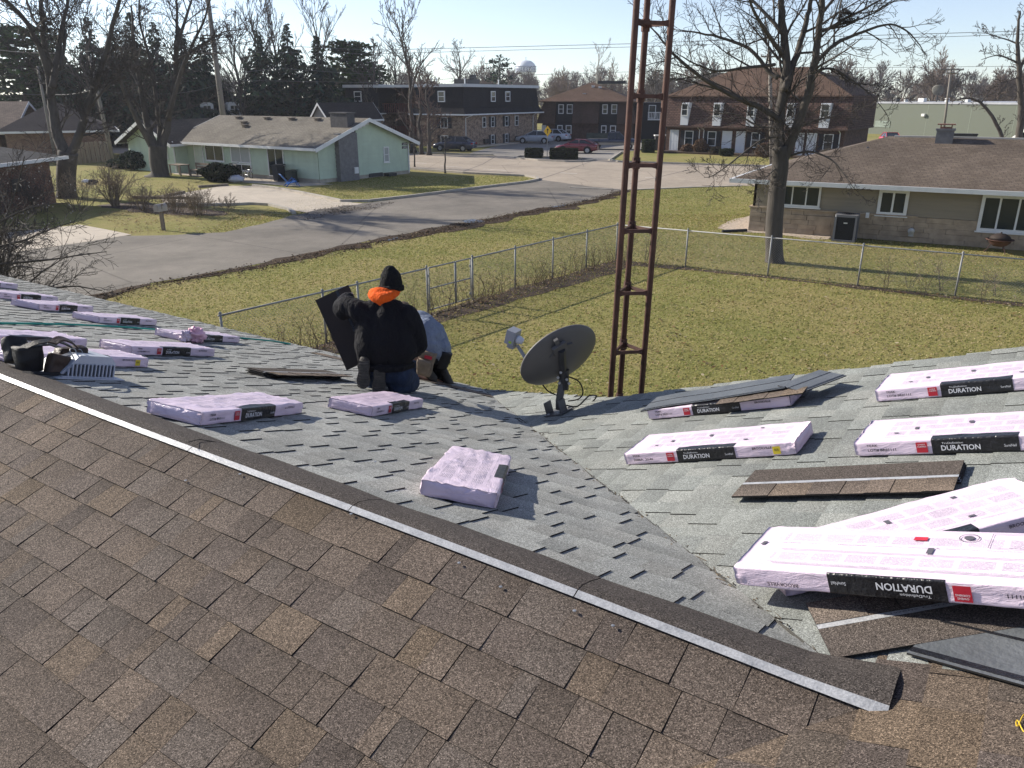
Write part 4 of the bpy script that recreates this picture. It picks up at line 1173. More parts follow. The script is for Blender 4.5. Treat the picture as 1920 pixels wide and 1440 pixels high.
for u0, u1 in ((1281, 1293), (1341, 1354), (1404, 1417), (1478, 1490), (1541, 1557)):
    x, z, w, h = c_.rect(u0, 194, u1, 236)
    mb = MB()     # white dormer box standing out of the mansard
    mb.prism([Vector((x - 0.06, -0.47, ZS3 + 0.1)), Vector((x - 0.06, -0.47, ZS3 + 1.0)), Vector((x - 0.06, -0.40, ZS3 + 2.2)), Vector((x - 0.06, 0.6, ZS3 + 2.2)), Vector((x - 0.06, 0.6, ZS3 + 0.1))], (w + 0.12, 0, 0))
    d_ = mb.build('dormer', bay_m, cr_)
    window(cr_, Matrix.Translation((0, -0.46, 0)), x, ZS3 + 0.98, w, 1.15, 1, 2, sill=False, fw=0.07)
wd = mat('white_door', (0.66, 0.68, 0.70), 0.05, 2, 0.5)
f3 = Matrix.Translation((0, 0.29, 0))
for u0, u1 in ((1257, 1271), (1355, 1371), (1381, 1396), (1494, 1506), (1514, 1530)):
    x, z, w, h = c_.rect(u0, 245, u1, 281, f3); door(cr_, f3, x, 0.05, w, 2.05, wd)
for u0, u1 in ((1284, 1300), (1327, 1343), (1409, 1425), (1545, 1563)):
    x, z, w, h = c_.rect(u0, 246, u1, 270, f3); window(cr_, f3, x, 0.7, w, 1.4, 1, 2, shut=(0.42, M_shut), sill=False)
for u0 in (1309, 1317, 1573):
    x = c_.wall(u0, 260)[0]; downspout(cr_, M_white, [(x, -0.4, ZS3 - 0.1), (x, 0.22, 2.2), (x, 0.22, 0)], 0.05)
mb = MB(); mb.box(0.3, -1.6, 0, CW - 0.4, 0.3, 0.16); mb.build('planting_bed', M_mulch, cr_)

# ---------------------------------------------------------------- pale green warehouse far right
d_w = Bld('warehouse', 'long pale green warehouse wall behind the ranch roof', 'building', G(1627, 250.5), G(1960, 266))
dr = d_w.root; DW = d_w.W
M_wh = mat('pale_green_block', (0.135, 0.15, 0.118), 0.07, 0.25, 0.8)
box_walls(dr, 0, DW, 0, 30, 0, 4.35, M_wh)
mb = MB(); mb.box(-0.1, -0.1, 4.35, DW + 0.1, 30.1, 4.6); mb.build('parapet', mat('roof_edge_grey', (0.36, 0.37, 0.40), 0.2, 1, 0.6), dr)
mb = MB()
for x in (3.5, 9.5, 16.0, 22): mb.box(x, -0.012, 0, x + 0.05, 0, 4.35)
mb.build('wall_joint', mat('joint_grey', (0.24, 0.27, 0.22)), dr)
mb = MB(); x, z = d_w.wall(1733, 216); mb.box(x - 0.25, -0.35, z - 0.15, x + 0.25, 0, z + 0.2); mb.build('wall_lamp', M_white, dr)
for u, hh, ww in ((1664, 0.5, 0.3), (1681, 0.3, 0.2), (1757, 0.5, 0.25), (1795, 0.35, 0.4), (1810, 0.55, 1.0), (1707, 0.5, 0.9)):
    x = d_w.wall(u, 195)[0]; mb = MB(); mb.box(x, 1.5, 4.6, x + ww, 2.2, 4.6 + hh); mb.build('roof_vent', M_white if u in (1681, 1757, 1795, 1707) else M_darkmetal, dr)
x, z, w, h = d_w.rect(1640, 233, 1668, 245); mb = MB(); mb.box(x, -0.06, 1.0, x + w, 0, 1.9); mb.build('loading_hatch', mat('hatch_grey', (0.22, 0.26, 0.22)), dr)
# satellite dish on its roof
x = d_w.wall(1730, 190)[0]
wdish = thing('rooftop_dish', 'large pale satellite dish standing on the warehouse roof', 'satellite dish', (Matrix.Translation(d_w.P0) @ Matrix.Rotation(d_w.rz, 4, 'Z') @ Vector((x, 3, 4.6))), d_w.rz)
mb = MB(); mb.tube([(0, 0, 0), (0, 0, 1.3)], 0.09, 8); mb.build('mast', M_darkmetal, wdish)
mb = MB(); Md = Matrix.Translation((0, -0.1, 1.55)) @ Matrix.Scale(0.72, 4) @ Matrix.Rotation(math.radians(200), 4, 'Z') @ Matrix.Rotation(math.radians(62), 4, 'X')
mb.lathe([(0.01, -0.28), (0.6, -0.2), (1.0, -0.04), (1.15, 0.05), (1.12, 0.07), (0.95, -0.02), (0.5, -0.17), (0.01, -0.24)], 20, Md)
mb.build('dish', mat('dish_pale', (0.12, 0.115, 0.10), 0.4, 2, 0.6), wdish, True)
mb = MB(); mb.tube([Md @ Vector((0.0, -1.1, 0.05)), Md @ Vector((0, -0.1, 1.1))], 0.04, 5); mb.tube([Md @ Vector((0, -0.15, 1.05)), Md @ Vector((0, 0.1, 1.25))], 0.12, 6); mb.build('feed_arm', M_white, wdish)

# ---------------------------------------------------------------- ranch house to the right
M_stone = mat('buff_stone', (0.36, 0.285, 0.205), 0.3, 3, 0.9, bump=0.8, bscale=7)
M_siding2 = mat('khaki_board', (0.265, 0.228, 0.172), 0.14, 1.5, 0.8, stretch=(0.4, 0.4, 6), bump=0.3, bscale=10)
M_roofr = roof_mat('brown_grey_shingle', (0.150, 0.120, 0.095), var=0.25)
RP0 = G(1406, 432); rdv = Vector((0.879, -0.476, 0))
e_ = Bld('stone_ranch_house', 'low ranch house of buff stone with a long brown roof', 'house', RP0, RP0 + rdv * 17)
er = e_.root; EW = 17.0; ED = 9.0; EZ = 2.05
box_walls(er, 0.02, EW, 0.03, ED, 0, 0.98, mat('mortar', (0.27, 0.235, 0.19)), 'foundation')
mb = MB(); siding(mb, idf, 0.98, EZ, lambda z: (0.12, EW), 0.265, 0.018)
fl_e = face_left(ED); siding(mb, fl_e, 0.98, EZ, lambda z: (0, ED - 0.1), 0.265, 0.018)
mb.box(0.12, 0.01, 0.98, EW, ED, EZ); mb.build('wall', M_siding2, er)
zr0 = 0.02; R2 = random.Random(4)
for row in range(5):
    hh = 0.185; x = -0.06 if row % 2 else -0.06
    x += 0
    while x < EW - 0.1:
        w = R2.choice((0.5, 0.7, 0.9, 1.15)) * R2.uniform(0.9, 1.1)
        x1 = min(x + w, EW)
        pr = R2.uniform(0.03, 0.075) if x < 4.5 else R2.uniform(0.03, 0.05)
        mb = MB(); y0 = -pr
        mb.box(x, y0, zr0 + row * 0.19, x1 - 0.014, 0.05, zr0 + row * 0.19 + hh)
        jj = 0.012 if x < 4.5 else 0.004
        mb.v = [(vx + R2.uniform(-1, 1) * 0.005, vy + (R2.uniform(-1, 1) * jj if vy < 0 else 0), vz + R2.uniform(-1, 1) * 0.004) for vx, vy, vz in mb.v]
        mb.build('stone', M_stone, er); x = x1
for row in range(5):    # left end wall
    mb = MB()
    y = 0.06
    while y < 3:
        w = R2.choice((0.5, 0.8, 1.0)); mb.box(-0.05 - R2.uniform(0, 0.03), y, zr0 + row * 0.19, 0.05, y + w - 0.014, zr0 + row * 0.19 + 0.185); y += w
    mb.build('stone', M_stone, er)
mb = MB(); mb.box(-0.12, -0.12, 0.965, 0.02, 3.2, 1.015); mb.box(0.02, -0.12, 0.965, e_.wall(1722, 400)[0], 0.02, 1.015); mb.build('ledge', M_stone, er)
x, z, w, h = e_.rect(1455, 352, 1539, 387); window(er, idf, x + 0.1, 1.1, w - 0.1, 0.86, 3, fw=0.08)
x, z, w, h = e_.rect(1646, 362, 1703, 399); window(er, idf, x, 0.98, w, 0.97, 2, fw=0.12)
x, z, w, h = e_.rect(1836, 372, 1945, 432); window(er, idf, x, 0.62, w, 1.32, 3, fw=0.11)
hip_roof(er, M_roofr, 0, EW + 4, 0, ED, EZ + 0.1, 3.72, 0.75)
mb = MB(); mb.box(-0.7, -0.7, EZ - 0.06, EW + 4.6, ED + 0.7, EZ - 0.022); mb.build('soffit', mat('tan_soffit', (0.33, 0.29, 0.22), 0.1, 1, 0.8), er)
mb = MB(); y = ED / 2; mb.box(ED / 2 + 0.2, y - 0.09, 3.69, EW, y + 0.09, 3.755); mb.build('ridge_cap', mat('pale_ridge', (0.5, 0.47, 0.42), 0.1, 2, 0.7), er)
# chimney with flue cap
cx = 0
for _u in range(400):
    cx = _u * 0.05; P_ = Matrix.Translation(e_.P0) @ Matrix.Rotation(e_.rz, 4, 'Z') @ Vector((cx, ED / 2 - 0.5, 3.5))
    if to_px(P_)[0] > 1769: break
mb = MB(); mb.box(cx - 0.32, ED / 2 - 0.75, 3.2, cx + 0.32, ED / 2 - 0.2, 4.0); mb.box(cx - 0.36, ED / 2 - 0.79, 4.0, cx + 0.36, ED / 2 - 0.16, 4.08); ch = mb.build('chimney', M_chim, er)
mb = MB()
for sx in (-0.2, 0.2): mb.box(cx + sx - 0.02, ED / 2 - 0.5, 4.08, cx + sx + 0.02, ED / 2 - 0.46, 4.22)
mb.box(cx - 0.22, ED / 2 - 0.65, 4.08, cx + 0.22, ED / 2 - 0.3, 4.14); mb.box(cx - 0.33, ED / 2 - 0.75, 4.22, cx + 0.33, ED / 2 - 0.2, 4.26); mb.build('flue_cap', mat('rust_cap', (0.22, 0.10, 0.065), 0.4, 4, 0.8), ch)
mb = MB(); mb.lathe([(0.06, 0), (0.06, 0.25), (0.09, 0.26), (0.02, 0.34)], 8, Matrix.Translation((e_.wall(1630, 300)[0] - 0.4, 3.1, 3.0))); mb.build('roof_vent', M_darkmetal, er)
# meter, socket, tap
mb = MB(); x, z = e_.wall(1709, 432); mb.lathe([(0.02, -0.18), (0.12, -0.16), (0.12, 0.05), (0.02, 0.07)], 10, Matrix.Translation((x, -0.2, z)) @ Matrix.Rotation(math.pi / 2, 4, 'X')); mb.box(x - 0.08, -0.22, z - 0.2, x + 0.1, -0.1, z + 0.05); mb.build('gas_meter', M_steel, er)
mb = MB(); x, z = e_.wall(1627, 403); mb.box(x - 0.06, -0.14, z - 0.1, x + 0.06, -0.04, z + 0.1); mb.build('power_outlet', M_white, er)
mb = MB(); mb.tube([(-0.05, -0.35, 0.06), (-0.9, -1.1, 0.05)], 0.06, 6); mb.build('downspout_extension', M_darkmetal, er)
downspout(er, M_white, [(-0.3, -0.5, EZ), (-0.1, 0.2, EZ - 0.25)], 0.045)

# ---------------------------------------------------------------- left edge: brick house near, brick house behind, dark house
M_brickL = brick_mat('old_red_brick', ((0.20, 0.085, 0.055), (0.145, 0.06, 0.042), (0.09, 0.045, 0.035)), (0.26, 0.21, 0.17))
P1_ = G(106, 380); P0_ = P1_ + (G(0, 402) - P1_).normalized() * 11
l_ = Bld('brick_house', 'near red brick house at the left edge behind the bare shrub', 'house', P0_, P1_)
box_walls(l_.root, 0, l_.W, 0, 10, 0, 2.3, M_brickL)
hip_roof(l_.root, roof_mat('charcoal_shingle', (0.085, 0.083, 0.083)), 0, l_.W, 0, 10, 2.35, 3.95, 0.6)
mb = MB(); x = l_.W - 3.2; mb.box(x, -0.08, 0.9, x + 0.5, -0.002, 1.5); mb.build('wall_ornament', M_darkmetal, l_.root)
M_brickT = brick_mat('orange_brick', ((0.27, 0.155, 0.095), (0.215, 0.12, 0.078), (0.15, 0.085, 0.06)), (0.3, 0.25, 0.2))
k_ = Bld('bungalow', 'orange brick bungalow with a dark roof behind the wooden fence', 'house', G(20, 306), G(214, 300))
box_walls(k_.root, 0, k_.W, 0, 9, 0, 2.5, M_brickT)
hip_roof(k_.root, roof_mat('plum_shingle', (0.05, 0.042, 0.045)), 0, k_.W, 0, 9, 2.55, 4.9, 0.7)
downspout(k_.root, M_white, [(k_.W - 0.1, -0.08, 2.4), (k_.W - 0.1, -0.08, 0)])
k2 = Bld('garage', 'pale roofed wing of a house at the left edge, lit by the sun', 'garage', G(-60, 304), G(8, 303))
box_walls(k2.root, 0, k2.W, 0, 9, 0, 2.6, M_brickT)
gable_roof(k2.root, roof_mat('tan_shingle', (0.26, 0.20, 0.155)), 0, k2.W + 1, 0, 9, 2.65, 4.9, 0.5, 0.4)
h_ = Bld('dark_house', 'dark roofed house with two white arched dormers beyond the green house', 'house', PY(322, 250, 92), PY(625, 250, 100))
hr = h_.root; HW = h_.W
box_walls(hr, 0, HW, 0, 10, 0, 2.6, M_brickB)
hip_roof(hr, roof_mat('black_shingle', (0.022, 0.020, 0.024)), 0, HW, 0, 10, 2.65, 5.4, 0.5, gut=False)
for u in (390, 441):
    x = h_.wall(u, 205)[0]
    mb = MB(); pr = [Vector((x - 0.7, 0.7, 2.6)), Vector((x + 0.7, 0.7, 2.6)), Vector((x + 0.7, 0.7, 4.45))] + [Vector((x + 0.7 * math.cos(t), 0.7, 4.45 + 0.28 * math.sin(t))) for t in (0.5, 1.05, 1.57, 2.1, 2.65)] + [Vector((x - 0.7, 0.7, 4.45))]
    mb.prism(pr, (0, 3, 0)); dm = mb.build('dormer', M_white, hr)
    window(hr, Matrix.Translation((0, 0.69, 0)), x - 0.45, 3.5, 0.9, 0.9, 2, 2, sill=False)
j_ = Bld('gabled_garage', 'small white trimmed gable poking up beyond the green roof', 'garage', PY(587, 262, 83.2), PY(622, 262, 81.6))
W_ = j_.W
mb = MB(); mb.box(0, 0, 0, W_, 7, 3.2); mb.prism([Vector((0, 0, 3.2)), Vector((W_, 0, 3.2)), Vector((W_ / 2, 0, 4.6))], (0, 6.9, 0)); mb.build('wall', mat('garage_grey', (0.20, 0.20, 0.20), 0.1, 1, 0.7), j_.root)
gable_roof(j_.root, roof_mat('garage_roof', (0.05, 0.045, 0.045)), 0, W_, 0, 7, 3.2, 4.75, 0.1, 0.3, axis='y')
n_ = Bld('dark_shed', 'steep dark roofed shed at the right edge behind the leaning tree', 'shed', PY(1898, 262, 70), PY(1990, 262, 66))
mb = MB(); mb.box(0.5, 0.2, 0, n_.W, 6, 2.2); mb.build('wall', M_recess, n_.root)
gable_roof(n_.root, roof_mat('slate', (0.055, 0.055, 0.06)), 0, n_.W * 2, 0, 6, 2.0, 5.0, 0.4, 0.2, axis='y')
# ================================================================ THINGS ON THE ROOF
BL, BW_, BH = 1.0, 0.337, 0.070
def wrap_mat(name='pink_wrap', white=0.0):
    m, t, b = nt_of(name)
    tc = t.nodes.new('ShaderNodeTexCoord'); sp = t.nodes.new('ShaderNodeSeparateXYZ'); t.links.new(tc.outputs['Object'], sp.inputs[0])
    x, y, z = sp.outputs
    base = (0.75, 0.615, 0.72)
    n1 = noise_(t, tc.outputs['Object'], 7, 4, 0.6)
    c = mixc(t, 1.0, base, ramp(t, n1, [(0.3, 0.92), (0.7, 1.06)]), 'MULTIPLY')
    # printed small type: paragraphs of fine lines on the broad faces
    def rng_mask(s, lo, hi): return math_(t, 'MULTIPLY', math_(t, 'GREATER_THAN', s, lo), math_(t, 'LESS_THAN', s, hi))
    ln = math_(t, 'GREATER_THAN', math_(t, 'SINE', math_(t, 'MULTIPLY', y, 6.2832 / 0.0075)), -0.1)
    br = t.nodes.new('ShaderNodeTexBrick'); br.inputs['Scale'].default_value = 1.0; br.inputs['Brick Width'].default_value = 0.11; br.inputs['Row Height'].default_value = 0.072; br.inputs['Mortar Size'].default_value = 0.009
    br.inputs['Color1'].default_value = (1, 1, 1, 1); br.inputs['Color2'].default_value = (0.55, 0.55, 0.55, 1); br.inputs['Mortar'].default_value = (0, 0, 0, 1)
    t.links.new(tc.outputs['Object'], br.inputs['Vector'])
    wv = t.nodes.new('ShaderNodeTexNoise'); wv.inputs['Scale'].default_value = 1.0; wv.inputs['Detail'].default_value = 2
    mp = t.nodes.new('ShaderNodeMapping'); mp.inputs['Scale'].default_value = (260, 133, 1); t.links.new(tc.outputs['Object'], mp.inputs[0]); t.links.new(mp.outputs[0], wv.inputs['Vector'])
    ink = math_(t, 'MULTIPLY', math_(t, 'MULTIPLY', ln, br.outputs[0]), math_(t, 'GREATER_THAN', wv.outputs[0], 0.44))
    top = math_(t, 'MULTIPLY', math_(t, 'GREATER_THAN', z, BH - 0.012), math_(t, 'MULTIPLY', rng_mask(x, 0.13, 0.93), rng_mask(y, 0.055, 0.30)))
    bot = math_(t, 'MULTIPLY', math_(t, 'LESS_THAN', z, 0.012), math_(t, 'MULTIPLY', rng_mask(x, 0.10, 0.9), math_(t, 'ADD', rng_mask(y, 0.06, 0.14), rng_mask(y, 0.20, 0.29))))
    ink = math_(t, 'MULTIPLY', ink, math_(t, 'ADD', top, bot))
    c = mixc(t, math_(t, 'MULTIPLY', ink, 0.70), c, (0.13, 0.12, 0.16))
    t.links.new(c, b.inputs['Base Color'])
    b.inputs['Roughness'].default_value = 0.34; b.inputs['Specular IOR Level'].default_value = 0.5
    n2 = noise_(t, coords(t, (8, 30, 30)), 1.6, 4, 0.65, 0.8)
    n3 = noise_(t, coords(t, (5, 16, 16)), 2.2, 5, 0.6, 1.6)
    rd = math_(t, 'ABSOLUTE', math_(t, 'SUBTRACT', n3, 0.5))
    h = math_(t, 'ADD', n2, math_(t, 'MULTIPLY', rd, 2.0))
    bump_(t, b, h, 0.45, 0.007)
    return m
M_wrap = wrap_mat()
M_band = mat('black_print', (0.014, 0.014, 0.017), 0.3, 20, 0.33, bump=0.5, bscale=60, spec=0.5)
M_ink = mat('black_ink', (0.03, 0.025, 0.04), 0.2, 20, 0.6)
M_wink = mat('white_ink', (0.72, 0.72, 0.74), 0.1, 20, 0.5)
M_rink = mat('red_ink', (0.50, 0.025, 0.045), 0.12, 15, 0.4)
M_yel = mat('yellow_sticker', (0.70, 0.55, 0.04), 0.1, 15, 0.5)
M_greyink = mat('grey_ink', (0.10, 0.095, 0.11), 0.2, 15, 0.6)
def bundle_section():
    r = 0.006; P = []
    def arc(cx, cz, a0, a1, n=3):
        for i in range(n + 1):
            a = a0 + (a1 - a0) * i / n; P.append((cx + r * math.cos(a), cz + r * math.sin(a)))
    pi = math.pi
    arc(r, r, 1.5 * pi, pi)                               # front bottom
    for i in range(1, 7): P.append((0, r + (BH - 2 * r) * i / 7))
    arc(r, BH - r, pi, 0.5 * pi)
    for i in range(1, 16): P.append((r + (BW_ - 2 * r) * i / 16, BH))
    arc(BW_ - r, BH - r, 0.5 * pi, 0)
    for i in range(1, 5): P.append((BW_, BH - r - (BH - 2 * r) * i / 5))
    arc(BW_ - r, r, 0, -0.5 * pi)
    for i in range(1, 8): P.append((BW_ - r - (BW_ - 2 * r) * i / 8, 0))
    return P
SEC = bundle_section()
def wrapper(mbw, mbb, seed, crumple=1.0, band=(0.335, 0.685), L=BL):
    n = len(SEC); nx = 56
    cy, cz = BW_ / 2, BH / 2
    rows = []; nrm = []
    for i in range(nx + 1):
        x = L * i / nx; d = min(x, L - x); row = []; nr = []
        e = math.exp(-d / 0.05)
        shrink = 1 - 0.03 * math.exp(-d / 0.008)
        for j, (y, z) in enumerate(SEC):
            ya, za = SEC[j - 1]; yb, zb = SEC[(j + 1) % n]
            ny, nz = -(zb - za), (yb - ya); l = math.hypot(ny, nz) or 1; ny, nz = ny / l, nz / l
            if (y - cy) * ny + (z - cz) * nz < 0: ny, nz = -ny, -nz
            top = 1.0 if z > BH - 0.02 else 0.6
            w = 0.0022 * noise.noise(Vector((x * 5, y * 34 + z * 50, seed))) * crumple + 0.0016 * noise.noise(Vector((x * 22 + y * 12, y * 18, z * 30 + seed * 3)))
            w += e * 0.007 * noise.noise(Vector((x * 30, y * 45, z * 70 + seed * 7)))
            fold = abs(noise.noise(Vector((x * 2.2 + y * 4.5, y * 9, seed * 1.7 + z * 8))))
            w += crumple * 0.0045 * max(0, 0.09 - fold) / 0.09 * top
            if z < 0.006 and ny * ny < 0.5: w = min(w, 0.0)
            row.append(Vector((x, cy + (y - cy) * shrink + ny * w, cz + (z - cz) * shrink + nz * w))); nr.append(Vector((0, ny, nz)))
        rows.append(row); nrm.append(nr)
    b0 = len(mbw.v)
    for row in rows: mbw.v.extend([tuple(p) for p in row])
    for i in range(nx):
        for j in range(n):
            k = (j + 1) % n
            mbw.f.append((b0 + i * n + j, b0 + i * n + k, b0 + (i + 1) * n + k, b0 + (i + 1) * n + j)); mbw.m.append(0); mbw.c.append(None)
    for x0, row, sg in ((0, rows[0], -1), (L, rows[-1], 1)):        # gathered end folds
        prev = [b0 + (0 if sg < 0 else nx) * n + j for j in range(n)]
        for sc, dx in ((0.8, 0.006), (0.5, 0.010), (0.2, 0.009)):
            st = len(mbw.v)
            for j, p in enumerate(row):
                w = 0.006 * noise.noise(Vector((p.y * 60, p.z * 60, seed + sc * 9 + sg)))
                mbw.v.append((x0 + sg * (dx + w), cy + (p.y - cy) * (1 - (1 - sc) * 0.9), cz + (p.z - cz) * sc))
            for j in range(n):
                k = (j + 1) % n; q = (prev[j], st + j, st + k, prev[k])
                mbw.f.append(q if sg > 0 else q[::-1]); mbw.m.append(0); mbw.c.append(None)
            prev = [st + j for j in range(n)]
        mbw.f.append(tuple(prev[::-1]) if sg > 0 else tuple(prev)); mbw.m.append(0); mbw.c.append(None)
    # black label band: front face plus a lip on the top
    js = [j for j in range(n) if SEC[j][0] < 0.048 and j < 18]
    i0, i1 = round(band[0] / L * nx), round(band[1] / L * nx)
    for i in range(i0, i1):
        for j in js[:-1]:
            mbb.face([rows[i][j] + nrm[i][j] * 0.0016, rows[i + 1][j] + nrm[i + 1][j] * 0.0016, rows[i + 1][j + 1] + nrm[i + 1][j + 1] * 0.0016, rows[i][j + 1] + nrm[i][j + 1] * 0.0016])
_bm = {}
def bundle(label, M, seed, detail=2, flip=False, group='shingle bundles laid out on the roof', crumple=0.65, sticker=False, lot='LOT# BR01111', short=None, plain_top=False):
    root = thing('shingle_bundle', label, 'shingle bundle', group=group, matrix=M)
    key = (seed % 5, crumple)
    if key not in _bm:
        w, b = MB(), MB(); wrapper(w, b, seed * 3.7, crumple)
        _bm[key] = (w.mesh('wrapper', M_wrap, True), b.mesh('label_band', M_band, True))
    Ml = Matrix()
    if flip: Ml = Matrix.Translation((BL / 2, 0, BH / 2)) @ Matrix.Rotation(math.pi, 4, 'Y') @ Matrix.Translation((-BL / 2, 0, -BH / 2))
    wr = link('wrapper', _bm[key][0], root, Ml); bd = link('label_band', _bm[key][1], root, Ml)
    R3 = Ml.to_3x3(); X = R3 @ Vector((1, 0, 0)); Z = R3 @ Vector((0, 0, 1)); yo = -0.0052
    T = lambda s, par, x, z, w, h, m, bold=0.0, nm='lettering': text(s, par, Ml @ Vector((x, yo, z)), X, Z, w, h, m, nm, bold)
    T('DURATION', root, 0.455, 0.029, 0.155, 0.025, M_wink, 0.018)
    mb = MB(); mb.face([Ml @ Vector(p) for p in ((0.275, -0.0042, 0.010), (0.322, -0.0042, 0.010), (0.322, -0.0042, 0.060), (0.275, -0.0042, 0.060))])
    lg = mb.build('logo', M_rink, root)
    if detail >= 1:
        T('TruDefinition', root, 0.425, 0.052, 0.085, 0.009, M_greyink if detail < 1 else M_wink)
        T('OWENS', root, 0.2985, 0.049, 0.030, 0.007, M_wink, 0.01); T('CORNING', root, 0.2985, 0.039, 0.038, 0.007, M_wink, 0.01)
        T('TEAK', root, 0.085, 0.053, 0.050, 0.012, M_ink, 0.02); T(lot, root, 0.125, 0.030, 0.125, 0.014, M_ink, 0.02)
        T('BROOKVILLE', root, 0.83, 0.050, 0.105, 0.013, M_ink, 0.015)
        T('SureNail', root, 0.645, 0.030, 0.045, 0.012, M_wink)
    if detail >= 2:
        mb = MB()
        for x, y, w, h in ((0.16, 0.10, 0.02, 0.012), (0.24, 0.15, 0.018, 0.03), (0.46, 0.20, 0.02, 0.03), (0.70, 0.09, 0.025, 0.012), (0.74, 0.27, 0.02, 0.014)):
            mb.face([Ml @ Vector((x, y, BH + 0.0042)), Ml @ Vector((x + w, y, BH + 0.0042)), Ml @ Vector((x + w, y + h, BH + 0.0042)), Ml @ Vector((x, y + h, BH + 0.0042))])
        tag(mb.build('print_mark', M_greyink, root), kind='stuff')
    if sticker:
        mb = MB(); mb.face([Ml @ Vector(p) for p in ((0.885, -0.0046, 0.012), (0.925, -0.0046, 0.012), (0.925, -0.0046, 0.054), (0.885, -0.0046, 0.054))]); sk = mb.build('sticker', M_yel, root)
        T('800', root, 0.905, 0.036, 0.024, 0.013, M_ink)
    return root
def onR(a, b, da, db, h=0.011): return RM('R', a, b, da, db, h)
def onL(a, b, da, db, h=0.012): return RM('L', a, b, da, db, h)
bundle('pink wrapped shingle bundle with a yellow sticker, on the sunny slope before the tower', onR(1.66, 1.95, -1.0, 0.0), 1, sticker=True, lot='2086A  22:46')
bundle('pink wrapped shingle bundle under loose grey shingles, right of the satellite dish', onR(1.93, 2.87, -1.0, -0.02), 2)
bundle('pink wrapped shingle bundle nearest the far rake edge at the right of the roof', onR(0.49, 2.77, -1.0, -0.06), 3)
bundle('pink wrapped shingle bundle just above the two loose brown shingles at right', onR(0.42, 1.87, -1.0, -0.07), 4)
a0, b0 = 0.36, 0.50
bundle('pink wrapped shingle bundle lying askew under another at lower right', onR(a0, b0, -0.79, 0.61, 0.011), 5)
a1, b1 = RPX('R', 1381, 1098, 0.086)
a2, b2 = RPX('R', 1920, 1143, 0.086)
big = bundle('pink wrapped shingle bundle upside down on top of another, lettering inverted', onR(a1, b1, a2 - a1, b2 - b1, 0.086), 6, flip=True)
# panels printed on its upturned underside
mb = MB()
def frame_line(mb, x0, y0, x1, y1, w=0.0016, z=BH + 0.0040):
    for (p, q, r, s) in ((x0, y0, x1, y0 + w), (x0, y1 - w, x1, y1), (x0, y0, x0 + w, y1), (x1 - w, y0, x1, y1)):
        mb.face([(p, q, z), (r, q, z), (r, s, z), (p, s, z)])
frame_line(mb, 0.735, 0.215, 0.86, 0.315); frame_line(mb, 0.60, 0.2, 0.603, 0.2); 
mb.face([(0.03, 0.175, BH + .004), (0.045, 0.175, BH + .004), (0.052, 0.2, BH + .004), (0.037, 0.2, BH + .004)])
mb.face([(0.575, 0.16, BH + .004), (0.592, 0.16, BH + .004), (0.592, 0.2, BH + .004), (0.575, 0.2, BH + .004)])
mb.face([(0.12, 0.046, BH + .004), (0.95, 0.046, BH + .004), (0.95, 0.0485, BH + .004), (0.12, 0.0485, BH + .004)])
mb.face([(0.12, 0.148, BH + .004), (0.95, 0.148, BH + .004), (0.95, 0.150, BH + .004), (0.12, 0.150, BH + .004)])
for k in range(3):
    t0 = k * 2.094; c0 = Vector((0.915, 0.075, BH + .004))
    p0 = c0 + Vector((math.cos(t0 + 0.5236), math.sin(t0 + 0.5236), 0)) * 0.035; p1 = c0 + Vector((math.cos(t0 + 2.618), math.sin(t0 + 2.618), 0)) * 0.035
    d = (p1 - p0).normalized(); nn = Vector((-d.y, d.x, 0)) * 0.002; mb.face([p0 + nn, p1 + nn, p1 - nn, p0 - nn])
for k in range(14):    # round seal
    t0, t1 = k * 0.4488, (k + 1) * 0.4488
    for r0, r1 in ((0.026, 0.029), (0.0, 0.015)):
        q = [Vector((0.675 + r * math.cos(t), 0.28 + r * 0.95 * math.sin(t), BH + .004)) for r, t in ((r0, t0), (r1, t0), (r1, t1), (r0, t1))]
        mb.face(q)
tag(mb.build('print_mark', M_greyink, big), kind='stuff')
mb = MB(); mb.face([(0.52, 0.25, BH + .0042), (0.56, 0.25, BH + .0042), (0.56, 0.275, BH + .0042), (0.52, 0.275, BH + .0042)]); mb.build('logo', M_rink, big)
# dark slope
bundle('pink wrapped shingle bundle nearest the ridge, label facing the camera, left of the kneeling person', onL(3.25, 0.26, 0.31, 0.95), 1, 1, crumple=1.7)
bundle('pink wrapped shingle bundle just behind the kneeling person in the black hoodie', onL(3.42, 1.65, 0.34, 0.94), 7, 1, crumple=1.7)
bundle('pink wrapped shingle bundle lying alone by the valley, end towards the camera', onL(1.60, 0.52, 0.508, 0.861), 8, 1, crumple=1.9)
far_b = [((8.11, 2.38, 0.40, 0.92), 'third pink shingle bundle from the left in the far row along the eave'),
         ((8.93, 2.18, 0.50, 0.86), 'second pink shingle bundle from the left in the far row along the eave'),
         ((9.93, 2.22, 0.45, 0.89), 'pink shingle bundle cut by the left picture edge, far row'),
         ((11.55, 2.45, 0.42, 0.9), 'farthest pink shingle bundle, only its end showing at the left edge'),
         ((7.09, 2.66, 0.30, 0.95), 'pink shingle bundle with a torn pink wrapper lying on its near end'),
         ((5.76, 1.36, 0.26, 0.965), 'pink shingle bundle with crumpled near end, behind the tool belt'),
         ((5.76, 0.22, 0.25, 0.97), 'pink shingle bundle at the left edge with its black label in shade'),
         ((5.02, 0.18, 0.12, 0.99), 'pink shingle bundle partly hidden by the tool belt and roof vent')]
for i, (q, lb) in enumerate(far_b): bundle(lb, onL(*q), i + 9, 1, crumple=1.4, sticker=(i == 7))
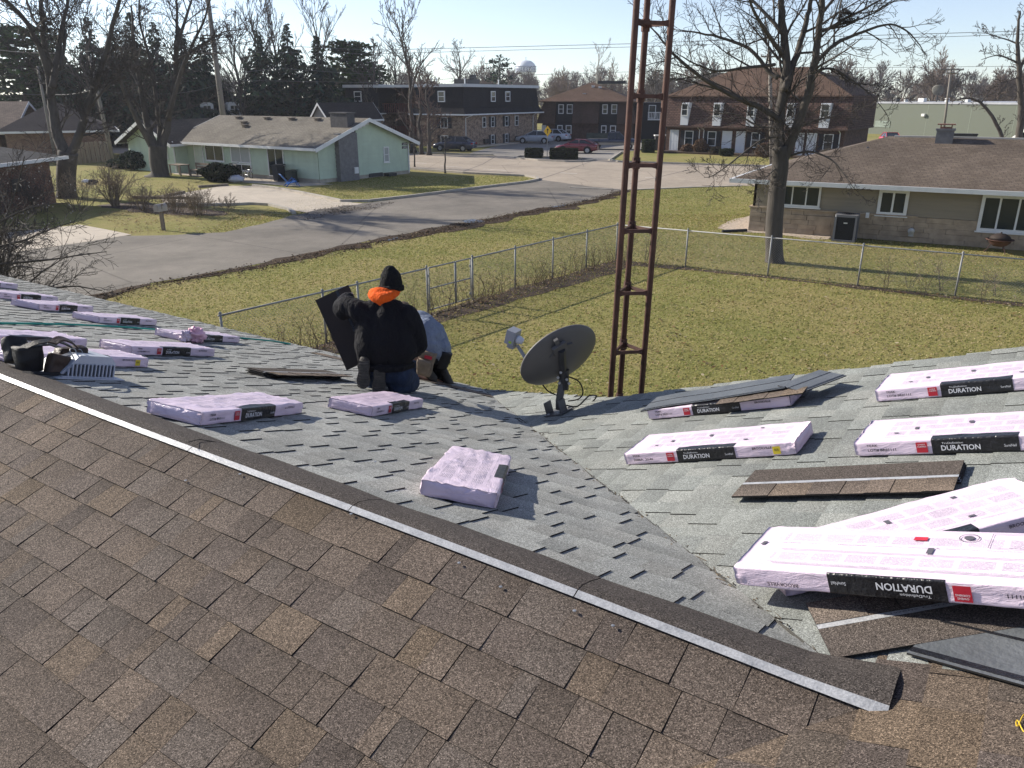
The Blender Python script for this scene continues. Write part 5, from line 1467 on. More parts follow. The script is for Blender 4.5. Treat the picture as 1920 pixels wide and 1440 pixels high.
# torn wrapper
def blob(name, M, r, sc, amp, freq, m, seed, parent=None, nu=28, nv=18):
    mb = MB(); mb.sphere((0, 0, 0), r, nu, nv, 0, sc)
    vs = []
    for p in mb.v:
        v = Vector(p); n = v.normalized(); f = 1 + amp * noise.noise(n * freq + Vector((seed, 0, 0))) + amp * 0.5 * noise.noise(n * freq * 2.7 + Vector((0, seed, 0)))
        vs.append(tuple(v * f))
    mb.v = vs
    return mb.build(name, m, parent, True, M)
tw = thing('torn_wrapper', 'crumpled torn pink plastic wrapper on the near end of a bundle', 'plastic wrapper', matrix=onL(7.02, 2.62, 0.3, 0.95, 0.02))
blob('plastic', Matrix.Translation((0.17, -0.03, 0.07)), 0.10, (1.1, 0.7, 0.75), 0.7, 3.5, mat('thin_pink', (0.80, 0.48, 0.60), 0.1, 10, 0.3), 2, tw)
blob('plastic', Matrix.Translation((0.02, -0.02, 0.05)), 0.06, (1.4, 0.7, 0.8), 0.8, 3.5, M_wrap, 5, tw)

# ---- loose shingles
M_back = mat('shingle_back', (0.10, 0.108, 0.115), 0.3, 5, 0.42, bump=0.5, bscale=60, spec=0.6)
M_tar = mat('sealant', (0.012, 0.012, 0.014), 0.3, 30, 0.25, bump=0.6, bscale=80, spec=0.6)
M_gran_dk = M_gran_new
def loose_shingle(label, M, L=1.0, W=0.337, up=True, bend=None, seed=1, parts=True, group=None, pal=None, cut=0.0, th=0.006):
    root = thing('loose_shingle', label, 'roof shingle', group=group, matrix=M)
    R = random.Random(seed); bend = bend or (lambda x, y: 0.0)
    def strip(mb, x0, x1, y0, y1, z0, z1, m=0, col=None, nx=None, grad=None):
        nx = nx or max(2, int((x1 - x0) / 0.06))
        for i in range(nx):
            xa = x0 + (x1 - x0) * i / nx; xb = x0 + (x1 - x0) * (i + 1) / nx
            T = [Vector((xa, y0, z1 + bend(xa, y0))), Vector((xb, y0, z1 + bend(xb, y0))), Vector((xb, y1, z1 + bend(xb, y1))), Vector((xa, y1, z1 + bend(xa, y1)))]
            B = [p - Vector((0, 0, z1 - z0)) for p in T]
            c = col
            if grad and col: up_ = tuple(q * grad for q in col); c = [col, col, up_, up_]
            mb.face(T, m, c); mb.face(B[::-1], 2, col)
            mb.face([B[0], B[1], T[1], T[0]], 2, col); mb.face([B[2], B[3], T[3], T[2]], 2, col)
            if i == 0: mb.face([B[3], B[0], T[0], T[3]], 2, col)
            if i == nx - 1: mb.face([B[1], B[2], T[2], T[1]], 2, col)
    if up:
        x = 0.0
        hi = True
        while x < L - 1e-6 and parts:
            w = R.choice((0.10, 0.14, 0.17, 0.12)); x1 = min(x + w, L)
            if L - x1 < 0.05: x1 = L
            c = R.choices(pal or PAL_NEW, WGT_NEW)[0]
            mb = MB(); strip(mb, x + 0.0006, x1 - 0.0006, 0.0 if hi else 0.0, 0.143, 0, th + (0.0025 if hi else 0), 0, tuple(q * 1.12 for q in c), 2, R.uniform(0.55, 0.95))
            mb.build('tab', [M_gran_new, M_back, M_black], root); x = x1; hi = not hi
        mb = MB(); strip(mb, 0, L, 0.143, 0.170, 0, th + 0.0008, 1); mb.build('nailing_strip', [M_gran_new, M_strip, M_black], root)
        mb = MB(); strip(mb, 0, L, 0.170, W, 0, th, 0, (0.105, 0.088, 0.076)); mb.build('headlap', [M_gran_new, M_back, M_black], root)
    else:
        mb = MB(); strip(mb, 0, L, 0, W, 0, th, 1); mb.build('backing', [M_gran_new, M_back, M_black], root)
        mb = MB(); strip(mb, 0.0, L, 0.012, 0.034, th, th + 0.0015, 1); mb.build('sealant_strip', [M_gran_new, M_tar, M_tar], root)
        mb = MB(); strip(mb, 0.0, L, W * 0.55, W * 0.55 + 0.012, th, th + 0.0012, 1); mb.build('sealant_strip', [M_gran_new, M_tar, M_tar], root)
    return root
# pair on the sunny slope
for k in range(3):
    loose_shingle(('top brown shingle of a small pile with a pale strip, below the bundles at right', 'middle brown shingle of the small pile below the bundles at right', 'bottom brown shingle of the small pile below the bundles at right')[2 - k],
                  onR(0.85 - 0.008 * k, 1.345 + 0.004 * k, -1.0, -0.01, 0.012 + k * 0.0095), 0.94 - 0.012 * k, seed=21 + k, parts=(k == 2), group='brown shingles in the small pile', cut=0)
# shingles at the lower right, turned round: headlap towards the camera
a3, b3 = RPX('R', 1562, 1238, 0.012); a4, b4 = RPX('R', 1920, 1178, 0.012)
ang = (a4 - a3, b4 - b3)
def rot_frame(a, b, da, db, h, L, W):   # origin at the far right corner so that tabs point away
    M = onR(a, b, da, db, h); return M @ Matrix.Translation((L, W, 0)) @ Matrix.Rotation(math.pi, 4, 'Z')
sh1 = loose_shingle('brown shingle lying reversed under the lowest pink bundle, grey strip across', rot_frame(a3, b3, ang[0], ang[1], 0.013, 1.0, 0.337), seed=33, bend=lambda x, y: 0.02 * max(0, (0.5 - x)) * y * 3)
t0 = MB()
Mt = None
text('Owens Corning SureNail', [c for c in sh1.children if c.name.startswith('nailing_strip')][0], (0.62, 0.156, 0.0085 + 0.0), (-1, 0, 0), (0, -1, 0), 0.36, 0.014, M_greyink)
a5, b5 = RPX('R', 1700, 1226, 0.014); a6, b6 = RPX('R', 1920, 1287, 0.014)
loose_shingle('shingle lying face down with dark sealant stripe at the right picture edge', onR(a5, b5, a6 - a5, b6 - b5, 0.012), up=False, seed=41)
# over the bundle beside the dish
loose_shingle('grey backed shingle draped face down over the bundle beside the dish', onR(1.97, 2.855, -1.0, 0.10, 0.088), 1.0, 0.35, up=False, bend=lambda x, y: -0.07 * max(0, 0.24 - x) ** 1.3 + 0.03 * max(0, x - 0.5), seed=42)
loose_shingle('brown shingle jutting out from under the draped grey one', onR(1.42, 2.80, -1.0, 0.05, 0.082), 0.56, 0.33, seed=44, bend=lambda x, y: 0.012 * x)
M_ = onR(0.90, 2.88, -0.55, 0.84, 0.084)
loose_shingle('short cut piece of shingle propped at the end of the draped bundle', M_ @ Matrix.Rotation(math.radians(6), 4, 'X'), 0.34, 0.24, up=False, seed=43)
# flat stack beside the kneeling person
for k in range(6):
    loose_shingle(('lowest', 'second lowest', 'third from the bottom', 'fourth from the bottom', 'second from the top', 'topmost')[k] + ' dark shingle of the flat stack beside the kneeling person', onL(4.78 + 0.012 * (k % 3), 1.99 + 0.018 * (k % 2), 0.13, 0.99, 0.012 + 0.0072 * k), 1.0, 0.337, up=True, seed=50 + k, parts=(k == 5), group='dark shingles in the flat stack')

# ---- roof vent hood with louvres, tool belt on it
Mv = onL(4.575, 0.24, 0.02, 1.0, 0.012) @ Matrix.Diagonal((0.78, 0.9, 0.9, 1))
vent = thing('roof_vent', 'grey louvred metal roof vent under the tool belt', 'roof vent', matrix=Mv)
M_ventm = mat('vent_grey', (0.42, 0.45, 0.50), 0.12, 4, 0.45)
pr = [(0.0, 0.0), (0.13, 0.125), (0.16, 0.150), (0.41, 0.150), (0.455, 0.105), (0.455, 0.0)]
mb = MB(); mb.prism([Vector((x, 0.02, z)) for x, z in pr][::-1], (0, 0.30, 0)); mb.build('hood', M_ventm, vent)
mb = MB(); mb.box(-0.04, -0.05, -0.002, 0.5, 0.40, 0.004); mb.build('flange', M_ventm, vent)
mb = MB(); mb.prism([Vector((x, 0.012, z)) for x, z in ((0.035, 0.012), (0.12, 0.088), (0.445, 0.088), (0.445, 0.012))][::-1], (0, 0.012, 0)); mb.build('grille', mat('grille_dark', (0.05, 0.055, 0.065), 0.2, 8, 0.6), vent)
for k in range(13):
    x = 0.065 + k * 0.0305; mb = MB(); mb.box(x, 0.0, 0.008, x + 0.009, 0.02, min(0.094, 0.02 + max(0.01, (x - 0.02)) * 0.9)); mb.build('louvre', M_ventm, vent)
mb = MB(); mb.box(0.02, -0.004, 0.0, 0.456, 0.02, 0.010); mb.build('lip', M_ventm, vent)
tb = thing('tool_belt', 'black and brown leather tool belt heaped on the vent', 'tool belt', matrix=onL(4.62, 0.10, 0.02, 1.0, 0.012) @ Matrix.Scale(0.78, 4))
M_leather = mat('brown_leather', (0.045, 0.026, 0.016), 0.4, 8, 0.55, bump=0.6, bscale=40)
M_nylon = mat('black_nylon', (0.012, 0.012, 0.013), 0.3, 10, 0.6, bump=0.6, bscale=90)
def pouch(parent, name, M, w, d, h, m, seed, taper=0.15):
    mb = MB(); n = 10
    for i in range(n + 1):
        t = i / n; s = 1 - taper * (1 - t) ** 2
        ring = []
        for k in range(20):
            a = 2 * math.pi * k / 20; ca, sa = math.cos(a), math.sin(a)
            px_ = math.copysign(abs(ca) ** 0.5, ca) * w / 2 * s; py_ = math.copysign(abs(sa) ** 0.5, sa) * d / 2 * s
            q = noise.noise(Vector((px_ * 14, py_ * 14, t * 3 + seed))) * 0.014
            ring.append((px_ + q, py_ + q, t * h + noise.noise(Vector((px_ * 9, seed, t))) * 0.015))
        mb.v.extend(ring)
    for i in range(n):
        for k in range(20):
            k2 = (k + 1) % 20; mb.f.append((i * 20 + k, i * 20 + k2, (i + 1) * 20 + k2, (i + 1) * 20 + k)); mb.m.append(0); mb.c.append(None)
    mb.f.append(tuple(range(19, -1, -1))); mb.m.append(0); mb.c.append(None)
    # open top: inner floor set lower
    mb.f.append(tuple(n * 20 + k for k in range(20))); mb.m.append(0); mb.c.append(None)
    return mb.build(name, m, parent, True, M)
pouch(tb, 'pouch', Matrix.Translation((0.10, 0.18, 0.0)) @ Matrix.Rotation(math.radians(-14), 4, 'Y'), 0.19, 0.16, 0.20, M_nylon, 3)
pouch(tb, 'pouch', Matrix.Translation((0.20, 0.05, 0.0)) @ Matrix.Rotation(math.radians(12), 4, 'Y'), 0.14, 0.13, 0.16, M_leather, 7)
pouch(tb, 'pouch', Matrix.Translation((0.30, 0.20, 0.13)) @ Matrix.Rotation(math.radians(82), 4, 'Y') , 0.13, 0.15, 0.20, M_leather, 11)
pouch(tb, 'pouch', Matrix.Translation((0.05, 0.30, 0.05)) @ Matrix.Rotation(math.radians(-25), 4, 'X'), 0.16, 0.13, 0.18, M_nylon, 13)
def strap(pts, w, th):
    mb = MB(); P = [Vector(p) for p in pts]
    fine = []
    for i in range(len(P) - 1):
        p0 = P[max(i - 1, 0)]; p1 = P[i]; p2 = P[i + 1]; p3 = P[min(i + 2, len(P) - 1)]
        for k in range(6):
            t = k / 6; fine.append(0.5 * ((2 * p1) + (p2 - p0) * t + (2 * p0 - 5 * p1 + 4 * p2 - p3) * t * t + (3 * p1 - p0 - 3 * p2 + p3) * t ** 3))
    fine.append(P[-1])
    for i in range(len(fine) - 1):
        d = (fine[i + 1] - fine[i]).normalized(); s = d.cross(Vector((0, 1, 0.3))).normalized()
        M = Matrix((( d.x, s.x, d.cross(s).x, fine[i].x), (d.y, s.y, d.cross(s).y, fine[i].y), (d.z, s.z, d.cross(s).z, fine[i].z), (0, 0, 0, 1)))
        mb.obox(M, 0, -th, -w / 2, (fine[i + 1] - fine[i]).length * 1.06, th, w / 2)
    return mb
strap([(0.0, 0.16, 0.17), (0.08, 0.10, 0.235), (0.22, 0.13, 0.255), (0.36, 0.18, 0.22), (0.45, 0.22, 0.175), (0.42, 0.3, 0.165), (0.3, 0.36, 0.2)], 0.055, 0.004).build('belt', M_nylon, tb)
strap([(0.16, 0.04, 0.245), (0.24, 0.08, 0.28), (0.33, 0.1, 0.26), (0.40, 0.14, 0.22)], 0.07, 0.006).build('pad', M_leather, tb)
strap([(-0.04, 0.02, 0.01), (0.04, -0.02, 0.02), (0.16, -0.04, 0.02), (0.26, 0.0, 0.03)], 0.04, 0.004).build('strap', M_nylon, tb)
for c in ((0.36, 0.10, 0.185), (0.43, 0.13, 0.175)):
    mb = MB(); mb.tube([Vector(c) + Vector((0.024 * math.cos(t), 0.01 * math.sin(t), 0.022 * math.sin(t))) for t in [k * 0.5236 for k in range(13)]], 0.005, 6); mb.build('ring', M_steel, tb)
strap([(0.24, 0.03, 0.15), (0.30, 0.05, 0.165), (0.37, 0.09, 0.16)], 0.03, 0.003).build('webbing', mat('grey_webbing', (0.35, 0.35, 0.35)), tb)
# teal rope
mb = MB(); pts = []
for u, v in ((-60, 603), (0, 605.5), (60, 606.5), (120, 608), (180, 610), (240, 613.5), (300, 618), (360, 624), (420, 630.5), (470, 635), (510, 639), (545, 645)):
    a_, b_ = RPX('L', u, v, 0.02); pts.append(RP('L', a_ + rng.uniform(-0.03, 0.03), b_, 0.02))
mb.tube(pts, 0.011, 6)
tag(mb.build('rope', mat('teal_rope', (0.03, 0.36, 0.27), 0.2, 20, 0.6, bump=0.6, bscale=120), None, True), 'teal safety rope stretched across the grey slope at the left', 'rope')

# ---------------------------------------------------------------- satellite dish on the valley
Db = RP('R', 2.95, 3.36, 0.012)
dish = thing('satellite_dish', 'dark grey satellite dish on a short mast at the roof edge', 'satellite dish', Db)
M_dish = mat('dish_grey', (0.100, 0.096, 0.092), 0.12, 3, 0.5)
M_dishw = mat('lnb_white', (0.30, 0.31, 0.33), 0.06, 4, 0.45)
loc = lambda P: Vector(P) - Db
fr_ = onR(2.95, 3.36, 0, 1, 0.0); fr_.translation = Vector((0, 0, 0))
mb = MB(); mb.obox(fr_, -0.10, -0.09, 0.0, 0.10, 0.09, 0.008)
mb.obox(fr_, -0.08, -0.075, 0.008, 0.02, -0.065, 0.11); mb.obox(fr_, -0.08, 0.065, 0.008, 0.02, 0.075, 0.11)
ft = mb.build('foot', M_dish, dish)
for sx, sy in ((-0.08, -0.05), (-0.08, 0.05), (0.08, -0.05), (0.08, 0.05)): mb = MB(); mb.lathe([(0.013, 0.008), (0.013, 0.018), (0.004, 0.022)], 6, fr_ @ Matrix.Translation((sx, sy, 0))); mb.build('bolt', M_steel, dish)
MT = Vector((0.035, 0.02, 0.36))
mb = MB(); mb.tube([(0, 0, 0.03), (0.0, 0, 0.10), MT], [0.03, 0.031, 0.03], 14); mb.build('mast', M_dish, dish, True)
nD = Vector((-0.41, 0.80, 0.42)).normalized()
# dish plane axes: major axis across the pointing direction
ux = Vector((0.84, 0.20, 0.51)); ux = (ux - nD * ux.dot(nD)).normalized(); uy = nD.cross(ux).normalized()
Cd = loc(PY(1048, 668, Db.y + 0.02)) 
MD = Matrix(((ux.x, uy.x, nD.x, Cd.x), (ux.y, uy.y, nD.y, Cd.y), (ux.z, uy.z, nD.z, Cd.z), (0, 0, 0, 1)))
mb = MB(); ra, rb, nr_, na_ = 0.342, 0.292, 10, 44
def ringpts(f, off): return [MD @ Vector((ra * f * math.cos(2 * math.pi * k / na_), rb * f * math.sin(2 * math.pi * k / na_), 0.085 * (f * f - 1) + off)) for k in range(na_)]
prof = [(i / nr_, 0.0) for i in range(1, nr_ + 1)] + [(1.012, 0.004), (1.012, 0.014), (0.985, 0.012)] + [(1 - i / nr_, 0.008) for i in range(0, nr_)]
for f, off in prof: mb.v.extend([tuple(p) for p in ringpts(f, off)])
for i in range(len(prof) - 1):
    for k in range(na_):
        k2 = (k + 1) % na_; mb.f.append((i * na_ + k, (i + 1) * na_ + k, (i + 1) * na_ + k2, i * na_ + k2)); mb.m.append(0); mb.c.append(None)
mb.f.append(tuple(range(na_))); mb.m.append(0); mb.c.append(None)
n_last = (len(prof) - 1) * na_; mb.f.append(tuple(n_last + k for k in range(na_ - 1, -1, -1))); mb.m.append(0); mb.c.append(None)
mb.build('reflector', M_dish, dish, True)
# bracket behind the reflector: star plate, clamp, adjusters
Pb = MD @ Vector((-0.02, -0.10, -0.085)); 
mb = MB(); Mb_ = MD @ Matrix.Translation((0.03, -0.17, -0.06))
for an in (25, 155, 270):
    Mr = Mb_ @ Matrix.Rotation(math.radians(an), 4, 'Z'); mb.obox(Mr, 0.0, -0.018, -0.012, 0.11, 0.018, 0.012)
mb.obox(Mb_, -0.06, -0.05, -0.03, 0.06, 0.05, 0.0)
mb.build('bracket', M_dish, dish)
mb = MB(); c0 = Mb_ @ Vector((0, 0, -0.03)); mb.tube([c0, MT + Vector((-0.01, 0, -0.02))], 0.032, 8); mb.tube([MT + Vector((0, 0, -0.16)), MT + Vector((0, 0, 0.01))], 0.042, 12)
mb.build('clamp', M_darkmetal, dish)
mb = MB()
for q in ((-0.05, -0.03, -0.05), (-0.04, -0.05, -0.09), (0.02, -0.05, -0.06), (-0.03, -0.045, 0.0), (0.04, -0.03, -0.1)): mb.lathe([(0.012, -0.01), (0.012, 0.01)], 6, Matrix.Translation(MT + Vector(q)) @ Matrix.Rotation(1.4, 4, 'X'))
mb.build('bolt', M_steel, dish)
# feed arm and receiver
Lp = loc(PY(965, 634, Db.y + 0.20)); As = MD @ Vector((-0.05, -0.30, -0.03)); Am = loc(PY(986, 665, Db.y + 0.18))
As = loc(PY(1002, 705, Db.y - 0.02))
mb = MB(); mb.tube([As, loc(PY(992, 682, Db.y + 0.13)), Lp + Vector((0.02, 0, -0.06))], [0.02, 0.018, 0.016], 6); mb.build('feed_arm', M_dishw, dish)
xh = (Cd - Lp).normalized(); zh = Vector((0, 0, 1)); yh = zh.cross(xh).normalized(); zh = xh.cross(yh)
ML = Matrix(((xh.x, yh.x, zh.x, Lp.x), (xh.y, yh.y, zh.y, Lp.y), (xh.z, yh.z, zh.z, Lp.z), (0, 0, 0, 1)))
mb = MB(); mb.obox(ML, -0.06, -0.06, -0.05, 0.02, 0.06, 0.07); mb.obox(ML, -0.04, -0.03, -0.09, 0.02, 0.03, -0.05); lnb = mb.build('receiver', M_dishw, dish)
mb = MB(); mb.lathe([(0.034, 0.02), (0.036, 0.05), (0.03, 0.055), (0.028, 0.075), (0.0, 0.085)], 16, ML @ Matrix.Rotation(math.pi / 2, 4, 'Y')); mb.build('feed_horn', mat('horn_white', (0.7, 0.72, 0.75)), dish, True)
mb = MB(); mb.obox(ML, -0.02, -0.0615, -0.035, 0.005, -0.060, -0.015); mb.build('sticker', mat('lime_sticker', (0.4, 0.6, 0.05)), dish)
# cables
mb = MB()
for q in ([(1018, 722), (1030, 735), (1055, 745)], [(1062, 705), (1085, 715), (1093, 735), (1085, 748), (1065, 752)], [(1062, 760), (1082, 762), (1098, 748), (1105, 742), (1118, 742), (1112, 752), (1098, 760)]):
    pts = [loc(PY(u, v, Db.y + 0.03 * k - 0.04)) for k, (u, v) in enumerate(q)]
    fine = []
    for i in range(len(pts) - 1):
        p0 = pts[max(i - 1, 0)]; p1 = pts[i]; p2 = pts[i + 1]; p3 = pts[min(i + 2, len(pts) - 1)]
        for k in range(5):
            t = k / 5; fine.append(0.5 * ((2 * p1) + (p2 - p0) * t + (2 * p0 - 5 * p1 + 4 * p2 - p3) * t * t + (3 * p1 - p0 - 3 * p2 + p3) * t ** 3))
    fine.append(pts[-1]); mb = MB(); mb.tube(fine, 0.006, 6); mb.build('cable', M_rubber, dish, True)
mb = MB(); mb.tube([loc(RP('R', *RPX('R', 935, 770), 0.02)), loc(RP('R', *RPX('R', 962, 784), 0.02)), loc(RP('R', *RPX('R', 980, 797), 0.02))], 0.006, 5); mb.build('cable_end', M_rubber, dish)

# ---------------------------------------------------------------- rusty lattice antenna tower beside the gable
M_rust = mat('rusty_steel', (0.095, 0.046, 0.034), 0.5, 5, 0.75, bump=0.4, bscale=50, grime=0.5)
TY = 7.15
L0 = PY(1146, 735, TY); L1 = PY(1196, 735, TY + 0.05); L2 = PY(1204, 735, TY + 0.32)
ctr = (L0 + L1 + L2) / 3
side = (L1 - L0).length
tow = thing('antenna_tower', 'rusty three legged antenna tower rising beside the roof edge', 'antenna tower', (ctr.x, ctr.y, 0))
cc = Vector((ctr.x, ctr.y, 0)); tow.rotation_euler = (0, math.radians(1.1), 0); tow.location.x -= 0.035
base3 = [Vector((L0.x, L0.y, 0)) - cc, Vector((L1.x, L1.y, 0)) - cc]
d01 = base3[1] - base3[0]; d01 = d01.normalized() * 0.31
q0 = -d01 / 2 + Vector((d01.y, -d01.x, 0)) * 0.29; 
mid = (base3[0] + base3[1]) / 2
A0 = mid - d01 / 2; A1 = mid + d01 / 2; A2 = mid + Vector((-d01.y, d01.x, 0)) * 0.866 + d01 * 0.10
legs = [A0, A1, A2]
for p in legs:
    mb = MB(); mb.tube([p + Vector((0, 0, 0)), p + Vector((0, 0, 10.5))], 0.028, 8); mb.build('leg', M_rust, tow, True)
zs = []
for v in (662, 551, 434, 316, 182, 42): zs.append(PY(1180, v, TY).z)
dz = (zs[-1] - zs[0]) / 5
z = zs[0] - 3 * dz
while z < 10.3:
    for i, j in ((0, 1), (1, 2), (2, 0)):
        p, q = legs[i], legs[j]; d = (q - p)
        mb = MB()
        for t0, t1, hh0, hh1 in ((0, 0.22, 0.034, 0.016), (0.22, 0.78, 0.016, 0.016), (0.78, 1, 0.016, 0.034)):
            a_ = p + d * t0; b_ = p + d * t1; nn = Vector((-d.y, d.x, 0)).normalized() * 0.008
            vs = [a_ - nn - Vector((0, 0, hh0)), b_ - nn - Vector((0, 0, hh1)), b_ + nn - Vector((0, 0, hh1)), a_ + nn - Vector((0, 0, hh0)), a_ - nn + Vector((0, 0, hh0)), b_ - nn + Vector((0, 0, hh1)), b_ + nn + Vector((0, 0, hh1)), a_ + nn + Vector((0, 0, hh0))]
            vs = [v_ + Vector((0, 0, z)) for v_ in vs]
            mb.add(vs, [(0, 3, 2, 1), (4, 5, 6, 7), (0, 1, 5, 4), (1, 2, 6, 5), (2, 3, 7, 6), (3, 0, 4, 7)])
        mb.build('rung', M_rust, tow)
    mb = MB(); mb.tube([legs[2] + Vector((0, 0, z - 0.05)), legs[2] + Vector((0, 0, z + 0.05))], 0.038, 8); mb.build('collar', M_rust, tow)
    z += dz
# ================================================================ FENCES
M_galv = mat('fence_galvanised', (0.27, 0.27, 0.265), 0.25, 4, 0.6, metal=0.1)
FH = 1.2
def chain_fence(name, label, P0, P1, post_at, skip=None, cat='fence'):
    L, rz = frame_of(P0, P1)
    root = thing(name, label, cat, P0, rz)
    for x in post_at:
        mb = MB(); mb.tube([(x, 0, 0), (x, 0, FH + 0.03)], 0.026, 8); mb.lathe([(0.034, 0), (0.034, 0.02), (0.0, 0.06)], 8, Matrix.Translation((x, 0, FH + 0.03))); mb.build('post', M_galv, root, True)
    spans = [(0, L)] if not skip else [(0, skip[0]), (skip[1], L)]
    for a, b in spans:
        mb = MB(); mb.tube([(a, 0, FH), (b, 0, FH)], 0.021, 6); mb.build('top_rail', M_galv, root, True)
        mb = MB()
        h0, h1 = 0.03, FH - 0.01; s = h1 - h0; x = a - s
        while x < b:
            for sg in (1, -1):
                xa, xb = (x, x + s) if sg > 0 else (x + s, x)
                za, zb = h0, h1
                # clip to the span
                for lim, lo in ((a, True), (b, False)):
                    pass
                xs = [xa, xb]; zs_ = [za, zb]
                def clipv(xc):
                    t = (xc - xs[0]) / (xs[1] - xs[0]); return zs_[0] + t * (zs_[1] - zs_[0])
                if min(xs) >= b or max(xs) <= a: continue
                pts = [(xs[0], zs_[0]), (xs[1], zs_[1])]
                pts = [((a, clipv(a)) if px_ < a else (b, clipv(b)) if px_ > b else (px_, pz_)) for px_, pz_ in pts]
                mb.tube([(pts[0][0], 0.006 * sg, pts[0][1]), (pts[1][0], 0.006 * sg, pts[1][1])], 0.0024, 3, 0, False)
            x += 0.075
        tag(mb.build('wire_mesh', M_galv, root), kind='stuff')
    return root, L
# side fence with the gate in it, running away from our eave; back fence towards the right
dA = lambda u, v: (G(u, v) - F0).dot(fa)
LA = (FC - F0).length
g0, g1 = dA(803, 589), dA(893, 566)
pA = [0.0, dA(525, 640) if dA(525, 640) > 0.6 else 2.2, g0 - 0.0]
pA = [0.05, 2.6, max(g0 - 2.3, 3.4), g0, g1] + [g1 + (LA - g1) * k / 4 for k in (1, 2, 3, 4)]
chain_fence('chain_link_fence', 'chain link fence running from our eave back to the yard corner', F0, FC, pA, (g0, g1))
dB = lambda u, v: (G(u, v) - FC).dot(fb)
pB = [dB(1287, 500), dB(1443, 515), dB(1606, 538), dB(1790, 556)]
pB = pB + [pB[-1] + (pB[-1] - pB[-2]) * k for k in (1, 2)]
chain_fence('chain_link_fence', 'chain link fence along the back of the yard before the ranch house', FC, FC + fb * 17.5, pB)
gate = thing('fence_gate', 'double chain link gate in the side fence', 'gate', F0 + fa * g0, math.atan2(fa.y, fa.x))
gw = g1 - g0
M_galv2 = M_galv
for a, b in ((0.07, gw * 0.60), (gw * 0.62, gw - 0.07)):
    mb = MB()
    for p, q in (((a, 0, 0.1), (a, 0, FH)), ((b, 0, 0.1), (b, 0, FH)), ((a, 0, 0.1), (b, 0, 0.1)), ((a, 0, FH), (b, 0, FH)), ((a, 0, 0.66), (b, 0, 0.66))): mb.tube([p, q], 0.019, 6)
    fr_g = mb.build('gate_leaf', M_galv, gate, True)
    mb = MB(); x = a - 1.0
    while x < b:
        for sg in (1, -1):
            xa, xb = (x, x + 1.0) if sg > 0 else (x + 1.0, x); z0, z1 = 0.12, 1.12
            f = lambda xc: z0 + (xc - xa) / (xb - xa) * (z1 - z0)
            pts = [((a, f(a)) if q < a else (b, f(b)) if q > b else (q, zz)) for q, zz in ((xa, z0), (xb, z1))]
            if max(xa, xb) <= a or min(xa, xb) >= b: continue
            mb.tube([(pts[0][0], 0.005 * sg, pts[0][1]), (pts[1][0], 0.005 * sg, pts[1][1])], 0.0024, 3, 0, False)
        x += 0.075
    tag(mb.build('wire_mesh', M_galv, fr_g), kind='stuff')
mb = MB()
for x in (0.07, gw - 0.07):
    for z in (0.25, 1.0): mb.tube([(x - 0.03, 0, z - 0.03), (x - 0.03, 0, z + 0.03)], 0.03, 6)
mb.build('hinge', M_galv, gate)
# wooden privacy fence between the left houses
WF0, WF1 = G(143, 309), G(216, 303)
Lw, rw = frame_of(WF0, WF1)
pf = thing('wooden_fence', 'weathered wooden board fence in front of the orange brick bungalow', 'fence', WF0, rw)
n_b = 17
M_board = mat('fence_board', (0.27, 0.215, 0.15), 0.35, 3, 0.9, stretch=(3, 3, 0.4))
for k in range(n_b):
    x = Lw * k / n_b; w = Lw / n_b - 0.03; hh = 1.75 + rng.uniform(-0.03, 0.03); yy = 0.0 if k % 2 else 0.05
    mb = MB(); mb.prism([Vector((x, yy, 0.05)), Vector((x + w, yy, 0.05)), Vector((x + w, yy, hh - 0.08)), Vector((x + w * 0.75, yy, hh)), Vector((x + w * 0.25, yy, hh)), Vector((x, yy, hh - 0.08))], (0, 0.022, 0)); mb.build('board', M_board, pf)
for z in (0.45, 1.35):
    mb = MB(); mb.box(0, 0.072, z, Lw, 0.12, z + 0.09); mb.build('rail', M_board, pf)
# ================================================================ VEHICLES
M_tyre = mat('tyre', (0.014, 0.014, 0.015), 0.2, 8, 0.8)
M_rim = mat('alloy', (0.45, 0.46, 0.48), 0.1, 6, 0.35, metal=0.7)
M_cg = glass_mat('car_glass', (0.018, 0.022, 0.026), 0.04)
M_lampw = mat('headlamp', (0.6, 0.62, 0.64), 0.1, 8, 0.2)
M_lampr = mat('tail_lamp', (0.35, 0.012, 0.012), 0.1, 8, 0.25)
def paint(name, col):
    m = mat(name, col, 0.08, 2, 0.3, spec=0.5)
    b = m.node_tree.nodes['Principled BSDF']; b.inputs['Coat Weight'].default_value = 0.6; b.inputs['Coat Roughness'].default_value = 0.1
    return m
def wheel(root, x, y, r, w, out):
    mb = MB(); M = Matrix.Translation((x, y, r)) @ Matrix.Rotation(math.pi / 2, 4, 'X')
    mb.lathe([(r * 0.62, -w / 2), (r * 0.92, -w / 2), (r, -w / 2 + 0.03), (r, w / 2 - 0.03), (r * 0.92, w / 2), (r * 0.62, w / 2)], 22, M)
    wh = mb.build('wheel', M_tyre, root, True)
    mb = MB(); zo = -out * w * 0.42
    mb.lathe([(0.0, zo - 0.02), (r * 0.63, zo - 0.02), (r * 0.66, zo + 0.02), (0.0, zo + 0.02)], 16, M)
    for k in range(5):
        Mr = M @ Matrix.Rotation(k * 1.2566, 4, 'Z'); mb.obox(Mr, -0.03, 0.04, zo - 0.035 if out > 0 else zo, 0.03, r * 0.6, zo if out > 0 else zo + 0.035)
    mb.build('rim', M_rim, wh)
